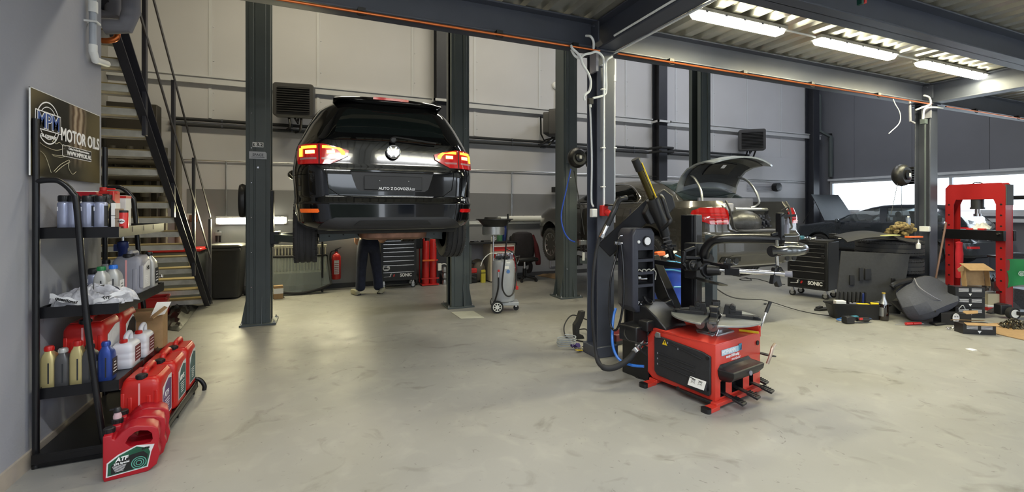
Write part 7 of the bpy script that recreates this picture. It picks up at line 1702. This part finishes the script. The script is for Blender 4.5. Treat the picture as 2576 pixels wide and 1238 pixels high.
for k in range(7):
    p = [cl+Vector((random.uniform(-.32, -.1)*CT, random.uniform(-.1, .1), .0+.022*k)), cl+Vector((0, random.uniform(-.1, .1), .035+.02*k)), cl+Vector((random.uniform(.1, .26)*CT, random.uniform(-.1, .1), .0+.022*k))]; m.tube(p, [.03, .04, .035], 9)
tag(m.build('folded_overalls', CAMO), 'pile of patterned yellow-brown work clothes on top of the tyres', 'clothes')
o = thing('spray_can', 'silver blue spray can standing on the pile of work clothes', 'can', tuple(P(2285, 572, 6.85))); MB().lathe([(0, 0), (.028, 0), (.028, .13), (.02, .15), (0, .15)]).build('can_body', mat('blue_silver_can', RGB(130, 140, 160), .3, .5, .3, 20), o); MB().lathe([(.014, .15), (.014, .17), (0, .17)]).build('cap', PAPER, o)
tag(MB().prism([(-.16, -.03), (.14, -.05), (.17, .02), (-.12, .05)], 0, .02).build('orange_panel', mat('orange_plastic', RGB(230, 110, 50), .4)), 'flat orange plastic piece under the work clothes', 'plastic part').location = P(2298, 598, 6.55)
tag(MB().box((0, 0, 0), (.30, .10, .012)).build('yellow_magazine', mat('yellow_green_paper', RGB(200, 200, 130), .6)), 'yellow-white magazine sticking out below the work clothes', 'magazine').location = P(2240, 592, 6.6)
o = thing('trigger_bottle', 'small white spray bottle hanging from the orange piece', 'bottle', tuple(P(2310, 626, 6.55))); MB().lathe([(0, 0), (.025, 0), (.028, .02), (.028, .07), (.01, .09), (.01, .13), (0, .14)]).build('bottle_body', WHITEP, o)
wallbox('socket_box', 'white socket box on the front of the far column', 'socket', PX(2326, 576, 8.53), (.05, .12, .08), WHITEP)
m = MB().tube([PX(2327, 300, 8.54), PX(2327, 570, 8.54)], .012, 8, smooth=False); tag(m.build('dark_conduit', STEELG), 'dark conduit running down the far column to its socket box', 'conduit')
for pts, lb in (([PY(2325, 240, 3.85), PY(2338, 246, 3.85), PY(2340, 262, 3.85), PY(2320, 270, 3.87), PY(2305, 276, 3.88)], 'white conduit curling over the head of the far column'), ([PY(2372, 272, 3.85), PY(2345, 270, 3.85), PY(2326, 275, 3.85), PY(2322, 300, 3.85)], 'lower white conduit entering the black box on the far column'), ([PY(2247, 250, 3.85), PY(2252, 262, 3.85), PY(2264, 285, 3.85), PY(2262, 310, 3.85), PY(2236, 336, 3.85)], 'loose white cable dangling from the beam left of the far column')):
    tag(MB().tube(pts, .013 if 'loose' not in lb else .006, 8).build('white_conduit', WCON), lb, 'conduit')
carton('junction_box', 'dark junction box at the head of the far column', tuple(PY(2324, 312, 3.84)), (.08, .06, .07), STEELG, cat='electrical box')
tag(MB().tube([PY(2288, 250, 3.93), PY(2290, 305, 3.93), PY(2300, 310, 3.93)], .018, 8, smooth=False).build('grey_pipe', GREYPL), 'short grey pipe at the left of the far column head', 'pipe')
tag(MB().tube([(13.98, 9.1, 5), (13.98, 9.1, 3.9), (14.2, 8.9, 3.7), (14.2, 8.9, 2.5)], .06, 10, smooth=False).build('rain_pipe', STEELG), 'grey rain pipe with a bend beside the corner column', 'pipe')
carton('security_camera', 'tiny black camera on the grey panel wall near the corner', tuple(PX(2088, 341, 14.2)), (.08, .08, .06), BLACKP, cat='camera')
# leaning mats and trays
def sheet(name, label, cat, pts, m, th=.02, bump=0, n=6, bev=.004):
    """flat or bowed panel from four corner points (bottom-left, bottom-right, top-right, top-left)"""
    A, B, C_, D_ = [Vector(p) for p in pts]; nn = (B-A).cross(D_-A).normalized()
    mb = MB().grid(lambda u, v: tuple(A.lerp(B, u).lerp(D_.lerp(C_, u), v)+nn*bump*math.sin(PI*u)*math.sin(PI*v)), n, n)
    return tag(mb.build(name, m, solid=th, bevel=bev), label, cat)
MATG = mat('dark_boot_carpet', RGB(48, 49, 53), .85, 0, .12, 25, .15, 120)
sheet('boot_floor_panel', 'large dark boot floor panel leaning against the tyre stack', 'car part', [P(2100, 780, 6.47), P(2264, 790, 6.47), P(2288, 640, 6.60), P(2116, 632, 6.60)], MATG, .02, .01)
m = MB()
for (u, v, w_, h_) in ((2143, 705, 12, 26), (2166, 690, 10, 34), (2247, 712, 10, 26), (2183, 690, 16, 30)): a_ = P(u, v, 6.50); m.box(a_, (w_*6.2/F, .02, h_*6.2/F), -TH)
tag(m.build('moulded_clips', BLACKP, bevel=.003), 'black moulded clips on the leaning boot floor panel', 'car part')
o = thing('boot_tray', 'black moulded boot tray full of small tools on the floor', 'tray', tuple(FL(2155, 800)))
T_ = Matrix.Rotation(-TH-.1, 4, 'Z')
m = MB(T_); rg = []
for z, k in ((0, .80), (.18, .93), (.20, 1.0), (.215, 1.0), (.205, .93), (.16, .86), (.14, .84)): rg.append([(x*k-.0, y*k, z) for x, y in sup(.80, .25, 7, 32)])
m.loft(rg); m.build('tray_body', BLACKP, o, ang=50)
random.seed(9); m = MB(T_)
for k in range(7): m.box((-.18+.055*k, .07, .27), (.018, .03, .16), rx=.1)
m.build('upright_comb', BLACKP, o, bevel=.003)
for nm, x, y, d_, mm_ in (('white_bottle', -.22, .0, (.13, .08, .07), WHITEP), ('yellow_foam', .09, .02, (.14, .07, .03), YEL), ('yellow_foam', .25, .03, (.10, .06, .04), YEL), ('pliers', -.05, -.02, (.16, .02, .02), BLACKP), ('red_grip', -.33, .03, (.07, .02, .02), REDP), ('silver_tool', .0, -.07, (.22, .04, .02), CHROME), ('torch', .13, .12, (.04, .04, .16), BLUE), ('wire', .05, .08, (.2, .03, .03), GREYPL)):
    MB(T_).box((x, y*.7, .17+d_[2]/2), d_, random.uniform(-.4, .4)).build(nm, mm_, o, bevel=.008)
o = thing('glass_bottle', 'dark brown glass bottle with foil neck standing on the floor', 'bottle', tuple(FL(2223, 806)))
m = MB(); m.lathe([(0, 0), (.052, 0), (.058, .02), (.058, .19), (.05, .23), (.022, .29), (.018, .34), (0, .345)], n=28); m.build('bottle_body', mat('brown_glass', RGB(28, 18, 12), .08, 0, 0, coat=1), o)
m = MB(); m.lathe([(.053, .225), (.05, .235), (.023, .295), (.019, .345), (.021, .36), (0, .362)], n=28); m.build('foil', ALU, o); m = MB(); m.lathe([(.021, .362), (.022, .375), (0, .378)]); m.build('crown_cap', mat('gold_cap', RGB(210, 180, 80), .35, .5), o)
m = MB(); m.grid(lambda u, v: (.0588*math.sin(-2.1+1.0*u), -.0588*math.cos(-2.1+1.0*u), .06+.12*v), 6, 1); m.build('label', ALU, o)
# big moulded carpet panel
gm = thing('wheel_arch_liner', 'large grey moulded carpet liner tipped on the floor in front of the far column', 'car part', tuple(FL(2330, 812)))
FELT = mat('grey_needle_felt', RGB(66, 68, 78), .9, 0, .12, 40, .2, 150)
d0 = 6.05
PP = lambda u, v, d=6.1: P(u, v, d)
quad = [[PP(2246, 735, 6.4), PP(2268, 718, 6.4), PP(2286, 705, 6.45), PP(2310, 694, 6.5), PP(2342, 690, 6.6)],
        [PP(2256, 752, 6.1), PP(2282, 745, 6.0), PP(2312, 735, 6.1), PP(2340, 715, 6.4), PP(2380, 712, 6.7)],
        [PP(2266, 775, 5.95), PP(2296, 770, 5.8), PP(2330, 762, 5.85), PP(2360, 745, 6.4), PP(2405, 735, 6.6)],
        [PP(2278, 800, 5.98), PP(2315, 795, 5.8), PP(2350, 785, 5.8), PP(2385, 768, 5.9), PP(2425, 756, 6.0)],
        [PP(2300, 810, 6.0), PP(2318, 808, 5.95), PP(2345, 803, 5.95), PP(2365, 793, 6.0), PP(2395, 778, 6.2)]]
m = MB(); m.add([tuple(p) for r in quad for p in r], [(j*5+i, j*5+i+1, (j+1)*5+i+1, (j+1)*5+i) for j in range(4) for i in range(4)])
fo = m.build('felt_panel', FELT, gm, world=True, ang=50, solid=.018, sub=1)
m = MB(); m.tube([PP(2300, 700, 6.4), PP(2312, 722, 6.15), PP(2345, 745, 6.05), PP(2368, 757, 6.1)], .006, 6); m.build('stitched_edge', GREYPL, gm, world=True)
m = MB(); m.tube([PP(2243, 722, 6.3), PP(2252, 715, 6.3), PP(2290, 704, 6.4)], .035, 8); m.build('mounting_lug', BLACKP, gm, world=True)
m = MB(); m.box(PP(2353, 783, 5.77), (.05, .01, .02), .3); m.build('slot', BTXT, gm, world=True)
sheet('trim_panel', 'second dark trim panel behind the grey felt liner', 'car part', [PP(2240, 760, 6.35), PP(2300, 812, 6.1), PP(2310, 770, 6.5), PP(2262, 745, 6.6)], RUBBER, .02)
# things on the floor in front
o = thing('cordless_drill', 'teal and black cordless drill lying on the floor', 'drill', tuple(FL(2150, 813)), -.25)
MB().box((-.10, 0, .05), (.12, .09, .09)).build('battery', BLACKP, o, bevel=.01); m = MB(); m.cyl((.03, 0, .05), (.20, 0, .04), .028, .032); m.bar((-.05, 0, .06), (.05, .02, .05), .05, .045); m.build('drill_body', BLACKP, o, bevel=.004)
MB().box((.02, .03, .075), (.12, .05, .03), .2).build('teal_housing', mat('teal_tool_plastic', RGB(60, 120, 140), .4), o, bevel=.01); MB().cyl((.20, 0, .04), (.26, 0, .035), .028, .012).build('chuck', CHROME, o); MB().box((.06, -.035, .06), (.05, .01, .03)).build('red_switch', REDP, o, bevel=.004)
m = MB(); m.prism([(-.30, -.03), (-.10, -.05), (.28, -.04), (.30, .02), (.05, .05), (-.26, .06), (-.34, .03)], 0, .03); m.box((-.22, .03, .04), (.14, .05, .03), .2); tag(m.build('sill_trim', RUBBER, bevel=.006), 'black plastic sill trim lying left of the cordless drill', 'car part').location = FL(2090, 778)
c = FL(2140, 806); tag(MB().tube([c+Vector((x, y, .03)) for x, y in ((.20, -.14), (.24, -.04), (.12, .03), (-.1, .05), (-.26, .02), (-.2, -.06), (.0, -.12))], .007, 7).build('blue_hose', BLUEPL), 'blue air hose looping around the cordless drill', 'hose')
o = thing('screwdriver', 'red handled screwdriver and pliers on the floor before the felt liner', 'hand tool', tuple(FL(2296, 818)), -.25)
for x, l in ((-.06, .09), (.06, .12)): MB().cyl((x-l/2, 0, .02), (x+l/2, 0, .02), .018).build('grip', REDP, o)
MB().cyl((-.24, .02, .012), (-.10, 0, .018), .004, n=6).build('blade', CHROME, o); MB().cyl((.12, 0, .02), (.16, -.01, .012), .004, n=6).build('tip', CHROME, o)
# boxes
BBOX = mat('glossy_black_carton', RGB(30, 30, 32), .35, 0, .08, 10)
def blackbox(label, u, v, z, d, rz, face=None, lines=True, opened=False, dep=None):
    p = FL(u, v, z) if dep is None else P(u, v, dep); p.z = z
    o = thing('parts_box', label, 'box', tuple(p), rz, 'black parts boxes with printed faces'); w, dd, h = d
    MB().box((0, 0, h/2), d).build('carton', BBOX, o, bevel=.002)
    if lines:
        m = MB()
        for k in range(4):
            for x in (-.22, .22): m.box((x*w, -dd/2-.001, h*(.82-.09*k)), (w*.34, .001, h*.035))
        m.build('printed_text', WTXT, o)
        m = MB(TM((0, -dd/2-.001, h*.25), *FRONT)); m.prism([(-.02, .015), (.02, .015), (0, -.02)], 0, .001); m.build('printed_mark', WTXT, o)
    if face: # a generic pale oval picture on the short end
        sx = face; M_ = TM((sx*(w/2+.001), 0, h*.5), (0, sx, 0), (0, 0, 1)); m = MB(M_); m.prism([(.035*math.cos(2*PI*i/20)*dd/.14, .052*math.sin(2*PI*i/20)) for i in range(20)], 0, .001); f_ = m.build('printed_portrait', WTXT, o)
        m = MB(M_)
        for x in (-.013, .013): m.box((x, .012, .0015), (.016, .008, .001))
        m.box((0, -.025, .0015), (.02, .006, .001)); m.build('portrait_features', BTXT, f_)
    if opened:
        for s in (-1, 1): m = MB(); m.box((0, s*(dd/2+.035), h+.01), (w, .055, .004), rx=-s*.35); m.build('flap', CARD, o)
    return o
rzb = -TH
blackbox('long black box with white print lying frontmost on the floor', 2452, 838, 0, (.34, .14, .12), rzb-.18, face=1, opened=True)
blackbox('black box with a pale printed face lying behind the long front box', 2395, 815, 0, (.36, .13, .15), rzb-.1, lines=False)
m = MB(TM(P(2405, 800, 5.885), (CT, -ST, 0), (0, 0, 1))); m.prism([(.045*math.cos(2*PI*i/20), .06*math.sin(2*PI*i/20)) for i in range(20)], 0, .002); ob = m.build('printed_poster_card', WTXT); 
m = MB(TM(P(2405, 800, 5.883), (CT, -ST, 0), (0, 0, 1)))
for x in (-.016, .016): m.box((x, .014, .004), (.02, .009, .001))
m.box((0, -.03, .004), (.024, .006, .001)); m.build('printed_features', BTXT, ob); tag(ob, 'pale printed face on the front of the fallen black box', 'print')
bb = []
for k, (z, lb) in enumerate(((0, 'bottom black box of the stack beside the press'), (.145, 'middle black box of the stack beside the press'), (.29, 'top black box of the stack beside the press'))): blackbox(lb, 2430, 800, z, (.36, .14, .14), rzb-.15, face=1, dep=6.35)
o = thing('cardboard_box', 'open brown cardboard box standing on the stack beside the press', 'box', tuple(P(2450, 738, 6.4))); o.location.z = .43; MATS[o.name] = Matrix.Translation(o.location)
R_ = Matrix.Rotation(rzb, 4, 'Z')
MB(R_).box((0, .02, .13), (.32, .006, .26), rx=-.1).build('base_board', CARD, o); m = MB(R_); m.box((.165, -.02, .13), (.006, .07, .26), rx=-.1); m.build('side_wall', CARD, o); m = MB(R_); m.box((-.165, -.02, .13), (.006, .07, .26), rx=-.1); m.build('side_wall', CARD, o)
MB(R_).box((-.02, -.06, .27), (.34, .17, .006), rx=.5).build('lid_flap', CARD, o); MB(R_).prism([(-.19, .22), (-.26, .20), (-.28, .24), (-.20, .30)], -.05, -.044, 'y').build('tuck_flap', CARD, o)
carton('beige_box', 'beige cardboard box under the dark clothes inside the press', tuple(P(2490, 765, 6.75)), (.26, .2, .17), mat('pale_cardboard', RGB(196, 184, 150), .8), rzb)
carton('white_box', 'white and red flat box under the beige box inside the press', tuple(P(2490, 782, 6.7)), (.28, .22, .10), PAPER, rzb, (REDP, .5, .5))
crumple('dark_clothes', 'dark bin bag and blue cloth heaped on the boxes inside the press', 'cloth', [P(2470, 735, 6.6), P(2515, 735, 6.6), P(2512, 700, 7.0), P(2470, 702, 7.0)], .14, mat('black_bin_bag', RGB(28, 28, 30), .25, 0, .2, 15), 10, 2)
crumple('blue_rag', 'blue-grey rag on top of the dark bag inside the press', 'cloth', [P(2475, 704, 6.8), P(2512, 700, 6.8), P(2510, 688, 7.0), P(2480, 692, 7.0)], .06, mat('blue_grey_cloth', RGB(96, 112, 140), .9), 8, 4)
o = thing('plastic_tray', 'grey plastic storage tray on the floor behind the black boxes', 'tray', tuple(FL(2420, 795)), rzb)
m = MB(); m.loft([[(x*k, y*k, z) for x, y in sup(.36, .2, 8, 32)] for z, k in ((.04, .88), (.14, .98), (.16, 1.02), (.165, 1.0), (.15, .94), (.06, .86))]); m.build('tray_body', GREYPL, o, ang=50); MB().tube([(-.17, -.12, .12), (-.13, -.14, .18), (-.09, -.14, .12)], .005, 6).build('wire_handle', WHITEP, o)
sheet('cardboard_sheet', 'flattened brown cardboard on the floor at the lower right edge', 'cardboard', [FL(2500, 840)+Vector((0, 0, .006)), FL(2600, 862)+Vector((0, 0, .006)), FL(2600, 812)+Vector((0, 0, .006)), FL(2480, 815)+Vector((0, 0, .006))], CARD, .006, n=2, bev=0)
tag(MB().prism([(-.2, -.03), (.0, -.06), (.2, .02), (.02, .09), (-.1, .05)], .13, .136).build('torn_cardboard', CARD), 'torn brown cardboard flap lying on the black boxes', 'cardboard').location = FL(2445, 812, .05)
def heap(name, label, cat, c, rx, ry, h, m, n, seed, size=.05):
    random.seed(seed); o = thing(name, label, cat, tuple(c)); mb = MB()
    for k in range(n):
        a = random.random()*6.28; r = math.sqrt(random.random()); x, y = rx*r*math.cos(a), ry*r*math.sin(a); z = h*(1-r)*random.random()+.012
        d = Vector((random.uniform(-1, 1), random.uniform(-1, 1), random.uniform(-.3, .3))).normalized()*size*.5; p = Vector((x, y, z))
        mb.tube([p-d, p+Vector((0, 0, size*.3)), p+d, p-Vector((0, 0, size*.0))], size*.13, 5, k=2)
    q_ = mb.build('metal_links', m, o); q_['kind'] = 'stuff'; return o
heap('chain_heap', 'heap of blackened chains and fittings on the cardboard at the right edge', 'chain', FL(2555, 822), .30, .13, .10, mat('oily_metal', RGB(84, 80, 70), .35, .8, .5, 20), 110, 3)
heap('loose_clips', 'small loose clips scattered on the floor in front of the black boxes', 'small parts', FL(2410, 828), .22, .06, .03, CHROME, 28, 6, .035)
tag(MB().prism([(-.25, -.03), (.2, -.05), (.26, .01), (-.18, .08)], 0, .03).build('wiper_cowl', RUBBER, bevel=.01), 'black plastic cowl on the floor between the felt liner and the boxes', 'car part').location = FL(2375, 815)
tag(MB().prism([(-.05, -.03), (.04, -.035), (.05, .03), (-.03, .035)], 0, .004).build('paper_scrap', PAPER), 'small scrap of white paper on the bare floor at the right', 'paper').location = FL(2443, 880)
tag(MB().sph((0, 0, .01), (.03, .02, .012), 10).build('screw_pile', BLACKP), 'small dark clip lying alone on the floor right of the tyre changer', 'small part').location = FL(1925, 766)
# ---------------------------------------------------------------- hydraulic press
hb = P(2378, 700, 7.3); hp = thing('hydraulic_press', 'tall red workshop press with black table beam, right of the far column', 'press', (hb.x, hb.y, 0), math.radians(-22.8-75))
PR = mat('workshop_red_paint', RGB(158, 30, 32), .38, 0, .06, 5, coat=.2); Wd = .74; PH = 1.90
def post(x0, x1):
    m = MB(); m.box(((x0+x1)/2, .006, .90), (x1-x0, .012, 1.70)); m.box(((x0+x1)/2, .154, .90), (x1-x0, .012, 1.70)); return m
m = MB(); fr_o = [(0, .05), (.11, .05), (.11, 1.58), (.14, 1.66), (Wd-.14, 1.66), (Wd-.11, 1.58), (Wd-.11, .05), (Wd, .05), (Wd, 1.84), (Wd-.05, PH), (.05, PH), (0, 1.84)]
for y in (0, .148): m.prism(fr_o, y, y+.012, 'y')
fo_ = m.build('frame', PR, hp)
for x in (.008, Wd-.008):
    m = MB(); m.box((x, .08, .86), (.012, .14, 1.6)); m.build('side_web', PR, hp)
MB().box((Wd-.0, .08, 1.72), (.02, .15, .30)).build('ribbed_end', mat('grey_rubber_end', RGB(80, 80, 82), .6), hp)
m = MB()
for x in (.05, Wd-.05):
    for k in range(9): m.cyl((x, -.003, .30+.16*k), (x, .0, .30+.16*k), .013, n=14)
m.build('pin_hole', BTXT, hp)['kind'] = 'stuff'
m = MB(); m.box((Wd/2, -.03, 1.12), (Wd+.02, .05, .15)); m.box((Wd/2, .19, 1.12), (Wd+.02, .05, .15)); m.build('table_beam', BLACKM, hp, bevel=.004)
for x in (.02, Wd-.05): MB().cyl((x, -.08, 1.15), (x, .2, 1.15), .016).build('locking_pin', CHROME, hp)
for x in (.34, .48): MB().box((x, -.02, 1.205), (.08, .06, .03)).build('v_block', REDP, hp, bevel=.004)
m = MB(); m.cyl((Wd/2, .08, 1.68), (Wd/2, .08, 1.54), .075); m.cyl((Wd/2, .08, 1.54), (Wd/2, .08, 1.51), .085); m.build('ram_housing', mat('dark_ram_metal', RGB(60, 62, 64), .4, .5), hp)
m = MB(); m.cyl((Wd/2, .08, 1.52), (Wd/2, .08, 1.42), .03); m.cyl((Wd/2, .08, 1.44), (Wd/2, .08, 1.40), .045); m.build('ram', CHROME, hp)
m = MB(); m.box((Wd/2, .08, .12), (Wd, .12, .10)); m.build('bottom_beam', PR, hp)
for x in (.04, Wd-.04): m = MB(); m.prism([(-.28, 0), (.40, 0), (.40, .02), (.22, .14), (-.05, .14), (-.28, .02)], -.03, .03, 'x', M=Matrix.Translation((x, 0, 0))); m.build('foot', mat('dark_foot_steel', RGB(56, 56, 58), .5), hp, bevel=.004)
MB().tube([(Wd*.42, .08, PH), (Wd*.46, .08, PH+.02), (Wd*.54, .08, PH+.02), (Wd*.58, .08, PH)], .008, 6).build('lifting_eye', BLACKP, hp)
crumple('glove', 'pale rubber glove lying on the press table', 'glove', [P(2440, 578, 6.95), P(2490, 578, 6.8), P(2495, 572, 6.9), P(2450, 573, 7.0)], .10, WHITEP, 8, 12)
o = thing('red_cloth_roll', 'red cloth bag hanging inside the left post of the press', 'bag', tuple(P(2413, 700, 7.1))); m = MB(); m.lathe([(0, 0), (.055, .01), (.06, .2), (.065, .38), (.05, .5), (.06, .56), (0, .58)], n=18, sy=.7); m.build('cloth', mat('red_cloth', RGB(190, 30, 44), .8, 0, .1, 12, .3, 20), o)
tag(MB().cyl(P(2352, 712, 6.95), P(2380, 560, 7.05), .013, n=10).build('broom_stick', mat('brown_wood_handle', RGB(120, 92, 80), .6)), 'brown wooden stick leaning between the far column and the press', 'stick')
# green cover bag, trolley jack, chequer plate box
gb = thing('tool_trolley_cover', 'bright green printed cover hanging at the right edge of the photo', 'cover', tuple(P(2575, 690, 6.6)))
GR = mat('bright_green_fabric', RGB(22, 120, 62), .6, 0, .1, 6, .1, 20)
m = MB(Matrix.Rotation(-TH, 4, 'Z')); m.grid(lambda u, v: (-.24+.62*u+.03*math.sin(6*v), .02*math.sin(9*u), -.20+.42*v+.05*math.sin(3*u)*(1-v)), 12, 8); gc = m.build('cover_sheet', GR, gb, solid=.01)
text('GU', .06, TM((-.02, -.04, .02), (CT, -ST, 0), (0, 0, 1)), WTXT, gb, bold=.002, world=False)
m = MB(TM((-.13, -.02, .02), (CT, -ST, 0), (0, 0, 1))); ringp(m, .03, .036, .006, sx=1.3)
for y in (-.012, 0, .012): m.box((0, y, .006), (.05, .005, .001))
m.build('oval_logo', WTXT, gb)
m = MB(); m.box((.05, .15, .24), (.5, .2, .03), -TH); m.box((.05, .15, .27), (.3, .1, .05), -TH); m.build('tool_rack', BLACKP, gb)
m = MB()
for x, y in ((-.12, .1), (.25, -.05)): m.bar((x, y, .23), (x, y, -gb.location.z), .03, .03)
m.build('leg', BLACKM, gb)
carton('chequer_plate_box', 'grey chequer plate box on the floor under the green cover', tuple(Vector((P(2590, 765, 6.9).x, P(2590, 765, 6.9).y, 0.0))), (.4, .3, .30), mat('chequer_plate', RGB(120, 126, 132), .4, .6, .2, 40), -TH)
tj = thing('trolley_jack', 'floor jack with white rimmed wheel at the right edge', 'jack', tuple(FL(2548, 803)), -TH)
m = MB(); m.cyl((0, -.03, .08), (0, .03, .08), .08, n=28); w_ = m.build('wheel', RUBBER, tj); MB().cyl((0, -.034, .08), (0, .034, .08), .055, n=28).build('wheel_rim', WHITEP, w_)
m = MB(); m.box((.22, 0, .09), (.42, .16, .05)); m.build('jack_frame', BLACKM, tj, bevel=.008); MB().box((-.05, .08, .12), (.16, .1, .14)).build('saddle', BLACKP, tj, bevel=.01)
o = thing('window_stay', 'black bracket tool fixed before the window at the right edge', 'bracket', tuple(PX(2562, 497, 14.1))); m = MB(); m.box((0, 0, 0), (.05, .3, .09)); m.cyl((0, .14, .0), (0, .18, 0), .07); m.build('bracket_body', BLACKP, o, bevel=.01)
o = thing('push_button_station', 'red and green push button hanging from the beam at the top right', 'switch', tuple(P(2168, 4, 3.72)))
MB().box((-.02, 0, 0), (.03, .04, .06)).build('green_button', mat('dark_green_plastic', RGB(20, 70, 60), .4), o, bevel=.004); MB().box((.02, 0, .01), (.03, .04, .05)).build('red_button', REDP, o, bevel=.004)
